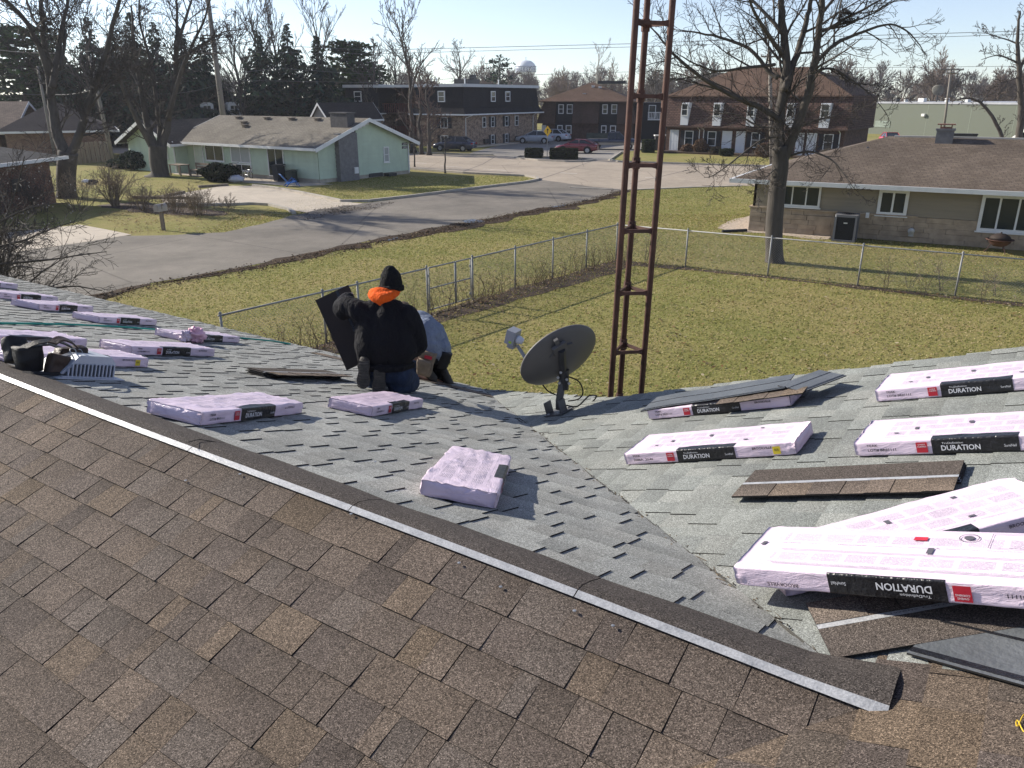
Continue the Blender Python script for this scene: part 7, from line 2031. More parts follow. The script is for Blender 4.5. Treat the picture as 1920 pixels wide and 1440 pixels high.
# --- tall bare tree on the right
R = random.Random(3)
Yb = 26.7; base = G(1455, 491); T, C = MB(), MB()
cf = dict(CFG, rmin=0.0058, thr=0.03, up=(0.02, 0.06, 0.07, 0.10, 0.1), ratio=0.52, kids=(9, 9, 7, 4), max=4, seg=(6, 5, 4, 3, 2))
tr = [(1452, 497), (1452, 480), (1451, 440), (1453, 400), (1458, 350), (1463, 310), (1462, 275)]
pp = catmull([PY(u, v, Yb) - base for u, v in tr], 3)
T.tube(pp, [0.45, 0.37, 0.315, 0.295] + [0.285 - 0.002 * i for i in range(len(pp) - 4)], 16)
L_ = lambda pix, r0, r1, dz, kl=None, kids=None, lev=1: limb(T, C, base, pix, Yb, r0 * 0.84, r1 * 0.8, dz, R, cf, lev, kl, kids)
L_([(1463, 300), (1459, 245), (1468, 180), (1474, 125), (1470, 62), (1466, 10), (1462, -60), (1458, -130)], 0.22, 0.08, 0.6, 4.5, 9)
L_([(1468, 300), (1488, 255), (1510, 195), (1523, 140), (1533, 78), (1540, 15), (1546, -60), (1552, -130)], 0.20, 0.07, -0.8, 4.2, 9)
L_([(1470, 170), (1484, 130), (1498, 90), (1512, 39), (1521, -5), (1530, -80)], 0.15, 0.06, 1.2, 4.0, 7)
L_([(1461, 226), (1428, 203), (1376, 181), (1316, 146), (1271, 109), (1240, 75), (1206, 32)], 0.12, 0.015, -1.4, 3.4, 11)
L_([(1459, 146), (1440, 133), (1406, 92), (1349, 70), (1300, 60), (1262, 55)], 0.10, 0.015, 1.0, 3.0, 10)
L_([(1465, 100), (1437, 60), (1411, 15), (1395, -40)], 0.09, 0.03, -1.6, 3.0, 8)
L_([(1453, 121), (1391, 128), (1343, 133), (1300, 118), (1266, 98)], 0.07, 0.012, -2.2, 2.8, 9)
L_([(1466, 62), (1430, 20), (1390, -15), (1330, -40)], 0.08, 0.02, 1.6, 3.0, 8)
L_([(1461, 256), (1430, 262), (1391, 289), (1343, 326), (1320, 333)], 0.05, 0.008, -1.5, 2.2, 9)
L_([(1458, 240), (1420, 235), (1380, 215), (1340, 212), (1300, 200)], 0.05, 0.008, 1.8, 2.4, 9)
L_([(1531, 116), (1567, 82), (1618, 60), (1669, 45), (1706, 63), (1738, 105)], 0.085, 0.012, 1.0, 2.8, 11)
L_([(1526, 138), (1555, 128), (1591, 145), (1633, 178), (1664, 215)], 0.055, 0.008, -1.2, 2.2, 9)
L_([(1535, 60), (1560, 50), (1586, 34), (1618, 18), (1660, -5), (1700, -30)], 0.085, 0.02, -0.6, 2.8, 9)
L_([(1538, 30), (1570, -10), (1610, -50)], 0.07, 0.02, 1.2, 2.6, 7)
L_([(1478, 293), (1518, 284), (1558, 299), (1582, 326), (1600, 352)], 0.055, 0.008, -2.0, 2.0, 9)
L_([(1495, 240), (1530, 225), (1570, 215), (1610, 190)], 0.05, 0.008, 1.4, 2.2, 8)
L_([(1462, 310), (1440, 330), (1425, 360)], 0.03, 0.006, -0.8, 1.4, 7)
for k in range(34):     # water shoots around the crotch
    u, v = R.uniform(1446, 1500), R.uniform(190, 345); p = PY(u, v, Yb + R.uniform(-0.25, 0.25)) - base
    d = Vector((R.gauss(0, 1), R.gauss(0, 1), R.uniform(-0.2, 0.9))).normalized(); grow(T, C, p, d, R.uniform(0.8, 2.4), 0.016, 2, R, cf)
tall = tree_thing('bare_tree', 'tall bare tree with a bird nest, in front of the stone ranch house', base, T, C)
# nest in the fork
nst = MB(); nc = PY(1586, 32, Yb - 0.25)
Rn = random.Random(8)
for k in range(210):
    a = Rn.uniform(0, 6.28); th = Rn.uniform(0, 3.14); r = 0.28 * Rn.uniform(0.5, 1.05)
    p = Vector((r * math.sin(th) * math.cos(a), r * math.sin(th) * math.sin(a), r * 0.72 * math.cos(th)))
    d = Vector((Rn.gauss(0, 1), Rn.gauss(0, 1), Rn.gauss(0, 0.5))).normalized() * Rn.uniform(0.1, 0.26); nst.tube([p - d * 0.5, p + d * 0.5], 0.008, 3, 0, False)
nest = thing('bird_nest', 'ragged dark bird nest high in the tall bare tree', 'bird nest', nc)
tag(nst.build('sticks', mat('nest_stick', (0.045, 0.035, 0.028), 0.4, 5, 0.9), nest), kind='stuff')
# --- the two big trees at the left
R = random.Random(7)
cfl = dict(CFG, rmin=0.014, thr=0.05, ratio=0.50, kids=(9, 10, 8, 5), max=4, up=(0.03, 0.07, 0.08, 0.1), seg=(6, 5, 3, 2, 1))
Y1 = 45.0; base = G(126, 372); T, C = MB(), MB()
pp = catmull([PY(u, v, Y1) - base for u, v in ((125, 378), (125, 360), (124, 330), (126, 300), (128, 285))], 3)
T.tube(pp, [0.72, 0.60, 0.54] + [0.50] * (len(pp) - 3), 14)
L1 = lambda pix, r0, r1, dz, kl=4.5, kids=8: limb(T, C, base, pix, Y1, r0 * 0.82, r1 * 0.6, dz, R, cfl, 1, kl, kids + 2)
L1([(126, 300), (113, 268), (103, 230), (97, 190), (92, 140), (84, 90), (80, 40), (78, -30)], 0.40, 0.13, 1.0, 5, 9)
L1([(130, 295), (148, 255), (160, 215), (176, 165), (200, 95), (210, 55), (224, 0), (232, -60)], 0.30, 0.10, -1.0, 5, 9)
L1([(92, 140), (72, 85), (50, 42), (22, 10), (-10, -12), (-50, -30)], 0.20, 0.08, -1.6, 4.5, 7)
L1([(98, 165), (108, 110), (115, 60), (125, 15), (132, -40)], 0.24, 0.09, 1.6, 4.5, 7)
L1([(112, 130), (122, 80), (118, 40), (105, 5)], 0.12, 0.05, 2.0, 4, 6)
L1([(160, 215), (185, 180), (215, 150), (245, 120)], 0.10, 0.03, -2.4, 4, 8)
L1([(146, 262), (168, 235), (188, 212), (205, 190)], 0.07, 0.015, -1.5, 3, 7)
L1([(80, 60), (60, 30), (45, -20)], 0.12, 0.05, 2, 4, 6)
tree_thing('bare_tree', 'big forked bare tree at the left, nearest the brick house', base, T, C)
Y2 = 57.5; base = G(302, 330); T, C = MB(), MB(); R = random.Random(19)
pp = catmull([PY(u, v, Y2) - base for u, v in ((300, 334), (300, 322), (297, 305), (296, 285), (296, 272))], 3)
T.tube(pp, [1.05, 0.80, 0.66] + [0.60] * (len(pp) - 3), 14)
L2 = lambda pix, r0, r1, dz, kl=5.5, kids=9: limb(T, C, base, pix, Y2, r0 * 0.82, r1 * 0.6, dz, R, cfl, 1, kl, kids + 3)
L2([(292, 285), (276, 258), (262, 235), (248, 205), (232, 170), (222, 130), (215, 90)], 0.34, 0.05, -2.0)
L2([(292, 278), (280, 245), (270, 205), (263, 160), (255, 110), (250, 60), (246, 10)], 0.32, 0.08, 1.0)
L2([(298, 280), (300, 240), (293, 190), (288, 140), (275, 90), (262, 40), (262, -20)], 0.24, 0.07, 2.0)
L2([(302, 280), (312, 245), (320, 205), (328, 150), (330, 95), (332, 40), (330, -30)], 0.36, 0.08, 0.5)
L2([(316, 225), (328, 175), (345, 120), (365, 75), (385, 30), (400, -30)], 0.22, 0.06, -1.6)
L2([(326, 120), (350, 100), (385, 80), (420, 60), (455, 55)], 0.13, 0.02, -1.2, 4.5, 8)
L2([(330, 90), (345, 45), (362, -10), (375, -50)], 0.16, 0.05, 1.4)
L2([(265, 170), (240, 120), (215, 80), (180, 40)], 0.13, 0.03, 1.5, 4.5, 8)
tree_thing('bare_tree', 'many stemmed bare tree on the lawn before the green house', base, T, C)
# --- other bare trees in the middle distance
M_twig2 = mat('far_twig', (0.085, 0.071, 0.063), 0.25, 1, 0.9)
cfm = dict(CFG, rmin=0.022, thr=0.06, max=3, kids=(9, 7, 5, 3), wob=0.13, slim=0.024)
def simple_tree(label, u, vtop, Y, seed, spread=35, r=0.28, lean=0.0, clear=0.3, kids=None, name='bare_tree', group=None, mt=None, mc=None, cfg=None, kl=0.42):
    R = random.Random(seed); top = PY(u, vtop, Y); base = Vector((top.x, Y, 0)); T, C = MB(), MB(); Ht = top.z
    P = [Vector((0, 0, 0))]
    for i in range(1, 9): P.append(Vector((lean * (i / 8) ** 2 + R.gauss(0, 0.012) * Ht, R.gauss(0, 0.012) * Ht, Ht * i / 8)))
    pts = catmull(P, 2); n = len(pts); rad = [r * (1 - 0.93 * i / (n - 1)) + 0.02 for i in range(n)]; rad[0] *= 1.35
    T.tube(pts, rad, 8)
    dirs = [(pts[min(i + 1, n - 1)] - pts[max(i - 1, 0)]).normalized() for i in range(n)]
    c = dict(cfg or cfm); c['kids'] = (kids or 14,) + c['kids'][1:]; c['ang'] = (spread - 12, spread + 14)
    c['ratio'] = kl; spawn(T, C, pts, rad, dirs, Ht, 0, R, dict(c), clear)
    # deeper levels shorter
    return tree_thing(name, label, base, T, C, mt or M_bark, mc or M_twig2, 'tree', group)
cf2 = dict(cfm); 
def spawn_cfg(): pass
simple_tree('slender bare tree rising behind the right end of the green house', 766, 42, 82, 5, 36, 0.26, -0.9, 0.42, 16)
simple_tree('broad bare tree behind the black mansard block, its crown fan shaped', 862, 98, 128, 6, 42, 0.4, 0, 0.3, 16)
simple_tree('pale branched sycamore beyond the brown flats', 1122, 100, 160, 8, 36, 0.35, 0, 0.25, 14, mc=mat('pale_twig', (0.34, 0.32, 0.29), 0.15, 1, 0.85), mt=mat('pale_bark', (0.40, 0.38, 0.34), 0.2, 2, 0.85))
simple_tree('bare sapling crowded beside the left conifers, thin and upright', 150, 20, 84, 9, 26, 0.2, 0, 0.25, 16)
for k, (u, v, Y, lb) in enumerate(((468, 20, 96, 'leftmost of the upright bare trees right of the leaning pole'), (505, 5, 100, 'tall bare tree second from the leaning pole'), (585, 12, 102, 'bare tree before the rounded pine, fine twigged'), (440, 60, 92, 'short bare tree directly right of the leaning pole'), (700, 95, 98, 'low twiggy tree over the left wing of the flats'), (740, 110, 110, 'small bare tree hugging the left wing roof'), (1232, 118, 150, 'thin pale bare tree seen through the rusty tower'))):
    simple_tree(lb, u, v, Y, 30 + k, 24 if u < 600 else 36, 0.24, 0, 0.12, 18, group='bare trees behind the houses')
for k, (u, v, b, Y) in enumerate(((785, 130, 195, 80), (800, 150, 200, 79))):
    simple_tree(('bushy brown tree in the recess of the black mansard flats', 'lower brown tree beside the recess of the flats')[k], u, v, Y, 50 + k, 48, 0.2, 0, 0.1, 16, mc=mat('ruddy_twig', (0.12, 0.082, 0.068), 0.25, 1, 0.9), kl=0.36)
# right edge: a tree and its leaning neighbour
R = random.Random(31); Ye = 60.0; base = PY(1908, 262, Ye).xy.to_3d(); T, C = MB(), MB()
cfe = dict(cfl, rmin=0.014, kids=(8, 7, 5, 3))
Le = lambda pix, r0, r1, dz, kl=3.5, kids=8: limb(T, C, base, pix, Ye, r0, r1, dz, R, cfe, 1, kl, kids)
pb = to_px(base)
Le([(pb[0], pb[1]), (1910, 262), (1914, 200), (1912, 150), (1908, 100), (1909, 60), (1912, 20)], 0.30, 0.06, 0)
Le([(1911, 120), (1896, 112), (1870, 104), (1840, 112)], 0.08, 0.02, -1, 2.5, 8)
Le([(1909, 82), (1890, 75), (1860, 66), (1845, 60)], 0.07, 0.02, 1, 2.5, 8)
Le([(1912, 132), (1925, 100), (1945, 60)], 0.1, 0.04, 0, 3, 7)
Le([(1909, 145), (1890, 152), (1865, 160)], 0.05, 0.015, -1, 2, 6)
tree_thing('bare_tree', 'knotty bare tree at the right picture edge before the dark shed', base, T, C)
base = PY(1884, 268, 58).xy.to_3d(); T, C = MB(), MB(); R = random.Random(33); Ye = 58
pb = to_px(base)
Le([(pb[0] - 6, pb[1]), (1880, 268), (1864, 225), (1846, 200), (1830, 188), (1808, 184), (1785, 190)], 0.16, 0.03, 0, 2.4, 8)
Le([(1838, 193), (1850, 180), (1870, 172)], 0.05, 0.02, 0, 2, 6)
tree_thing('bare_tree', 'small bare tree leaning left across the warehouse wall', base, T, C)
# saplings by the green house
for u, v, lb in ((775, 313, 'slim sapling nearest the green house corner'), (833, 325, 'slim sapling standing alone on the corner lawn')):
    p = G(u, v); pt = to_px(p + Vector((0, 0, 2.6)))
    simple_tree(lb, u, pt[1], p.y, int(u), 45, 0.05, 0, 0.45, 9, cfg=dict(CFG, rmin=0.008, thr=0.03, max=2, kids=(9, 6, 4), slim=0.02), kl=0.45)
# --- conifers
M_needle = attr_mat('needles', 0.8, 0.12)
def conifer(label, u, vtop, Y, half_px, seed, cols, name='spruce_tree', droop=0.25, rows=30, dens=1.0, group='conifers behind the houses', z0=0.06, open_=0.0):
    R = random.Random(seed); top = PY(u, vtop, Y); H_ = top.z; base = Vector((top.x, Y, 0)); Rm = half_px / 1480 * Y * (1.7 if half_px > 32 else 1.0)
    T, C = MB(), MB(); T.tube([(0, 0, 0), (R.gauss(0, .1), 0, H_ * 0.5), (0, 0, H_)], [0.3, 0.18, 0.02], 8)
    pine = droop <= 0.0
    nbr = int(rows * 8.5 * dens)
    for i in range(nbr):
        t = z0 + (1 - z0) * ((i + R.random()) / nbr) ** 0.9; z = H_ * t
        env = min(1.0, (1 - t) * 1.25 + 0.02) if not pine else math.sqrt(max(0.02, 1 - ((t - 0.42) / 0.6) ** 2))
        l = Rm * env * R.uniform(0.55, 1.15) * (1 + 0.25 * math.sin(t * 23 + seed))
        if R.random() < open_ or l < 0.15: l = max(l * 0.5, 0.15)
        a = R.uniform(0, 6.2832); d = Vector((math.cos(a), math.sin(a), 0))
        p0 = Vector((0, 0, z)); p1 = d * l * 0.6 + Vector((0, 0, z - droop * l * 0.5)); p2 = d * l + Vector((0, 0, z - droop * l * 0.35))
        if l > 1.2: T.tube([p0, p1, p2], [0.05, 0.03, 0.012], 3, 0, False)
        ns = max(5, int(l * 6)); side = Vector((-d.y, d.x, 0)); base_c = R.choice(cols); k_ = R.uniform(0.6, 1.35)
        for s in range(ns):
            f = 0.12 + 0.88 * (s + R.random()) / ns; q = p0.lerp(p1, f / 0.6) if f < 0.6 else p1.lerp(p2, (f - 0.6) / 0.4)
            w = R.uniform(0.35, 0.95) * (0.45 + 0.55 * min(1, l / 2)); sg = R.choice((-1, 1))
            tip = q + side * sg * w * R.uniform(0.2, 0.9) + d * w * R.uniform(0.1, 0.7) + Vector((0, 0, -R.uniform(0.1, 0.9) * w if not pine else R.uniform(-0.3, 0.6) * w))
            mid = (q + tip) * 0.5; nrm = Vector((R.gauss(0, 1), R.gauss(0, 1), R.gauss(0, 1))).normalized(); wv = (tip - q).cross(nrm).normalized() * w * R.uniform(0.14, 0.3)
            col = tuple(c * k_ * R.uniform(0.8, 1.2) for c in base_c)
            C.face([q, mid + wv, tip, mid - wv], 0, col)
    t = thing(name, label, 'conifer tree', base, 0, group)
    T.build('trunk', M_bark, t); C.build('crown', M_needle, t)
DK = [(0.034, 0.052, 0.036), (0.044, 0.062, 0.040), (0.028, 0.046, 0.036), (0.052, 0.068, 0.042)]
GR = [(0.040, 0.065, 0.026), (0.030, 0.055, 0.024), (0.050, 0.072, 0.030)]
for k, (u, v, Y, hp, lb, c, nm, dr) in enumerate((
    (20, 48, 92, 62, 'broad dark pine filling the left picture edge', GR, 'pine_tree', 0.0),
    (78, 14, 98, 40, 'tall dark spruce behind the left forked tree', DK, 'spruce_tree', 0.3),
    (112, 90, 90, 40, 'shorter dark spruce low behind the left forked tree', DK, 'spruce_tree', 0.3),
    (160, 30, 96, 42, 'dark spruce between the two big left trees', DK, 'spruce_tree', 0.3),
    (205, 62, 94, 44, 'spruce left of the many stemmed tree, middling height', DK, 'spruce_tree', 0.3),
    (240, 22, 100, 46, 'tallest spruce behind the many stemmed tree', DK, 'spruce_tree', 0.3),
    (285, 40, 96, 46, 'spruce showing between the stems of the many stemmed tree', DK, 'spruce_tree', 0.3),
    (335, 52, 94, 46, 'spruce right behind the many stemmed tree', DK, 'spruce_tree', 0.3),
    (378, 66, 98, 42, 'spruce just left of the leaning utility pole', DK, 'spruce_tree', 0.3),
    (482, 56, 92, 44, 'pointed spruce just right of the leaning utility pole', DK, 'spruce_tree', 0.3),
    (535, 44, 96, 44, 'tall spruce in the middle of the right hand group', DK, 'spruce_tree', 0.3),
    (592, 66, 94, 42, 'spruce right of the middle of the right hand group', DK, 'spruce_tree', 0.3),
    (655, 78, 104, 42, 'rounded fresh green pine left of the black mansard block', GR, 'pine_tree', -0.05),
    (935, 104, 145, 30, 'lone pine between the mansard block and the water tower', [(0.05, 0.07, 0.055), (0.04, 0.06, 0.045)], 'pine_tree', -0.15))):
    conifer(lb, u, v, Y, hp, 100 + k, c, nm, dr, 30 if hp > 30 else 20, 1.25 if hp > 30 else 0.8, open_=0.0 if hp > 30 else 0.25)
# --- leafy shrubs and hedges
def leaf_mass(name, label, cat, loc, rz, dims, n, size, cols, seed, boxy=True, group=None, stems=0):
    R = np.random.RandomState(seed); t = thing(name, label, cat, loc, rz, group)
    sx, sy, sz = dims
    P = R.rand(n, 3) * 2 - 1
    if boxy:
        ax = R.randint(0, 5, n); sgn = np.where(R.rand(n) < 0.5, -1, 1)
        for k in range(3): P[ax == k, k] = sgn[ax == k] * (0.86 + 0.14 * R.rand((ax == k).sum()))
        P[ax >= 3, 2] = 0.85 + 0.15 * R.rand((ax >= 3).sum())
        P *= (1 - 0.07 * (np.linalg.norm(P, axis=1, keepdims=True) > 1.45))
    else:
        P /= np.linalg.norm(P, axis=1, keepdims=True); P *= (0.6 + 0.4 * R.rand(n, 1) ** 0.4)
        ph = R.rand(6) * 6; P *= (1 + 0.13 * np.sin(P[:, :1] * 4 + ph[0]) * np.cos(P[:, 1:2] * 5 + ph[1]) + 0.1 * np.sin(P[:, 2:] * 6 + ph[2]))
    C0 = P * np.array([sx, sy, sz / 2]) + np.array([0, 0, sz / 2]); C0[:, 2] = np.maximum(C0[:, 2], 0.02)
    a = R.randn(n, 3); a /= np.linalg.norm(a, axis=1, keepdims=True); b = np.cross(a, R.randn(n, 3)); b /= np.linalg.norm(b, axis=1, keepdims=True)
    s = size * (0.6 + 0.8 * R.rand(n, 1))
    V = np.stack([C0 - a * s, C0 + b * s * 0.5, C0 + a * s, C0 - b * s * 0.5], 1)
    F = np.arange(n * 4).reshape(n, 4); pal = np.array(cols); Cc = pal[R.randint(0, len(cols), n)] * (0.65 + 0.7 * R.rand(n, 1))
    link('foliage', np_mesh('foliage', V.reshape(-1, 3), F, M_needle, Cc), t)
    mb = MB(); mb.tube([(0, 0, 0), (0.03, 0, sz * 0.7)], [0.05, 0.02], 5)
    if boxy: mb.box(-sx * 0.8, -sy * 0.8, 0.05, sx * 0.8, sy * 0.8, sz * 0.82)
    mb.build('stem', mat('hedge_core', (0.018, 0.018, 0.012), 0.3, 5, 0.95), t)
    return t
HG = [(0.035, 0.045, 0.020), (0.050, 0.058, 0.026), (0.028, 0.036, 0.018)]
HB = [(0.16, 0.10, 0.065), (0.12, 0.075, 0.05), (0.20, 0.135, 0.09)]
leaf_mass('clipped_hedge', 'smaller clipped hedge left of the yellow sign', 'hedge', G(1001, 296), -0.35, (0.78, 0.5, 0.85), 5200, 0.06, HG, 1)
leaf_mass('clipped_hedge', 'long clipped hedge right of the yellow sign', 'hedge', G(1057, 298.5), -0.2, (1.25, 0.55, 0.95), 7500, 0.06, HG, 2)
leaf_mass('round_shrub', 'dark green clipped shrub left of the first townhouse door', 'shrub', G(1215, 286), 0, (0.62, 0.55, 1.25), 3500, 0.07, HG, 3)
leaf_mass('round_shrub', 'round brown shrub between the townhouse windows', 'shrub', G(1312, 288), 0, (0.75, 0.6, 1.35), 3500, 0.07, HB, 4, False)
leaf_mass('round_shrub', 'low brown shrub beside the first white door', 'shrub', G(1288, 287), 0, (0.6, 0.5, 0.85), 2500, 0.07, HB, 5, False)
leaf_mass('round_shrub', 'small dark shrub under the second townhouse window', 'shrub', G(1341, 290), 0, (0.6, 0.5, 0.7), 2200, 0.07, [(0.08, 0.06, 0.045), (0.05, 0.05, 0.03)], 6, False)
leaf_mass('round_shrub', 'dark green shrub in front of the paired doors', 'shrub', G(1362, 293), 0, (0.7, 0.5, 0.75), 2500, 0.07, HG, 7, False)
leaf_mass('round_shrub', 'brown shrub behind the tall tree trunk', 'shrub', G(1432, 296), 0, (0.85, 0.6, 1.3), 2800, 0.07, HB, 8, False)
leaf_mass('round_shrub', 'grey brown shrub under the last townhouse window', 'shrub', G(1552, 299), 0, (0.9, 0.6, 0.9), 2500, 0.07, [(0.13, 0.11, 0.1), (0.09, 0.08, 0.06)], 9, False)
leaf_mass('round_shrub', 'spreading dark evergreen left of the many stemmed trunk', 'shrub', G(263, 318), 0, (1.5, 1.1, 1.35), 6500, 0.10, DK, 10, False)
leaf_mass('round_shrub', 'low dark hedge shrub at the far left lawn', 'shrub', G(228, 316), 0, (1.1, 0.7, 0.7), 3000, 0.10, DK, 11, False)
leaf_mass('round_shrub', 'rounded dark evergreen in front of the green house windows', 'shrub', G(413, 340), -0.5, (1.45, 1.0, 1.15), 8000, 0.08, [(0.022, 0.03, 0.014), (0.035, 0.042, 0.02), (0.016, 0.02, 0.012)], 12, False)
# --- bare shrubs
def bare_shrub(label, loc, h, stems, seed, spread=0.5, r=0.02, m=None, cfg=None, group=None, name='bare_shrub', wide=0.25):
    R = random.Random(seed); T, C = MB(), MB()
    c = dict(cfg or dict(CFG, rmin=0.006, thr=0.012, max=3, kids=(0, 6, 5, 3), seg=(5, 5, 4, 3), up=(0.03, 0.04, 0.06, 0.06), ratio=0.5, slim=0.014))
    for k in range(stems):
        a = R.uniform(0, 6.28); d = Vector((math.cos(a) * spread * R.uniform(0.2, 1), math.sin(a) * spread * R.uniform(0.2, 1), 1)).normalized()
        grow(T, C, Vector((math.cos(a) * wide * R.random(), math.sin(a) * wide * R.random(), 0)), d, h * R.uniform(0.65, 1.0), r * R.uniform(0.7, 1.2), 1, R, c)
    t = thing(name, label, 'shrub', loc, 0, group); T.build('stem', m or M_bark, t); C.build('twigs', m or M_twig, t)
M_tan_twig = mat('tan_twig', (0.20, 0.155, 0.105), 0.3, 3, 0.85)
bare_shrub('tallest bare shrub of the row behind the mailbox', G(218, 386), 2.1, 26, 1, 0.5, 0.03, M_tan_twig)
bare_shrub('low bare shrub left of the mailbox, tangled', G(268, 394), 1.2, 22, 2, 0.7, 0.018, M_tan_twig, wide=0.5)
bare_shrub('bare shrub just right behind the mailbox', G(328, 401), 1.3, 24, 3, 0.7, 0.018, M_tan_twig, wide=0.5)
bare_shrub('bare shrub at the drive end of the row', G(372, 404), 1.25, 24, 4, 0.7, 0.018, M_tan_twig, wide=0.5)
bare_shrub('thin low shrub beside the drive, sparse twigs', G(425, 400), 0.8, 9, 5, 0.6, 0.012, M_tan_twig, wide=0.3)
bare_shrub('loose bare shrub in front of the big forked trunk', G(150, 395), 1.8, 16, 6, 0.6, 0.02, M_tan_twig, wide=0.6)
bare_shrub('bare shrub against the near brick house', G(70, 400), 2.2, 20, 7, 0.6, 0.025, M_twig, wide=0.8)
# dense bare shrub growing beside our own house, cut by the left picture edge
R = random.Random(77); base = Vector((-12.2, 17.0, 0)); T, C = MB(), MB()
cs = dict(CFG, rmin=0.0042, thr=0.015, max=4, kids=(0, 9, 7, 5), seg=(6, 6, 5, 3), up=(0.02, 0.0, 0.015, 0.03), ratio=0.44, slim=0.011, wob=0.2, ang=(25, 60))
for k in range(15):
    a = R.uniform(-1.4, 1.2); d = Vector((math.cos(a) * R.uniform(0.3, 0.9), math.sin(a) * R.uniform(0.3, 0.9), 0.95)).normalized()
    grow(T, C, Vector((R.uniform(-.4, .4), R.uniform(-.4, .4), 0)), d, R.uniform(3.2, 4.5), 0.045, 1, R, cs)
Ys = 16.6
def Ls(pix, r0, r1, dz, kl, kids): limb(T, C, base, pix, Ys, r0, r1, dz, R, cs, 2, kl, kids)
Ls([(-120, 530), (-30, 502), (40, 492), (100, 486), (150, 478), (200, 472)], 0.04, 0.008, -0.5, 1.3, 11)
Ls([(-120, 500), (-20, 468), (40, 452), (95, 430), (140, 415)], 0.04, 0.008, 0.3, 1.3, 11)
Ls([(-100, 520), (0, 512), (30, 500), (70, 503)], 0.03, 0.008, -0.8, 1.0, 9)
Ls([(-120, 470), (-30, 435), (30, 400), (80, 385), (130, 380)], 0.035, 0.008, 0.6, 1.3, 11)
tree_thing('bare_shrub', 'dense dark bare shrub reaching in from the left picture edge', base, T, C, cat='shrub')
# seed heads left on it
mb = MB()
for k in range(70):
    p = PY(R.uniform(-10, 150), R.uniform(310, 470), Ys + R.uniform(-1, 1)) - base; mb.sphere(p, 0.012, 5, 4)
tag(mb.build('seed_heads', mat('seed_pale', (0.42, 0.38, 0.34), 0.3, 5, 0.9), bpy.data.objects['bare_shrub.007'] if 'bare_shrub.007' in bpy.data.objects else None), kind='stuff')
# dry stalks along the side fence, little saplings along the back fence
R = random.Random(5); mb = MB()
for k in range(300):
    t = R.uniform(0.02, 0.98); p = F0.lerp(FC, t) + na * R.uniform(0.02, 0.45); h = R.uniform(0.12, 0.8); q = p.copy()
    pts = [q]; 
    for s in range(3): q = q + Vector((R.gauss(0, .07), R.gauss(0, .07), h / 3)); pts.append(q)
    c = R.choice(((0.16, 0.115, 0.075), (0.10, 0.07, 0.045), (0.24, 0.19, 0.13)))
    mb.tube(pts, [0.007, 0.006, 0.005, 0.004], 3, 0, False, c)
    for s in range(2): a = pts[R.randint(1, 3)]; mb.tube([a, a + Vector((R.gauss(0, .14), R.gauss(0, .14), R.uniform(0.05, .25)))], 0.004, 3, 0, False, c)
tag(mb.build('dry_stalks', attr_mat('stalks', 0.9, 0.1)), kind='stuff')
for k, u in enumerate((1660, 1700, 1735, 1765, 1850, 1868, 1180, 1210, 1240)):
    t = dB(u, 545 if u > 1500 else 490); p = FC + fb * t + nb * (0.55 if u > 1500 else 0.25) * (-1 if k % 2 else 1)
    bare_shrub(('first thin sapling by the back fence right of the third post', 'second thin sapling by the back fence, close beside the first', 'tallest thin sapling by the back fence below the small window', 'thin sapling by the back fence just left of the last post', 'thin sapling by the back fence right of the last post', 'thin sapling by the back fence nearest the right picture edge', 'thin sapling by the back fence showing between the tower legs', 'thin sapling by the back fence just right of the tower', 'thin sapling by the back fence midway between tower and first post')[k], p, R.uniform(0.8, 1.3), 5, 60 + k, 0.35, 0.009, M_tan_twig, dict(CFG, rmin=0.0035, thr=0.008, max=2, kids=(0, 6, 3), seg=(4, 4, 3), up=(0.05, 0.05, 0.05), ratio=0.4, slim=0.01), 'saplings along the back fence', wide=0.1)
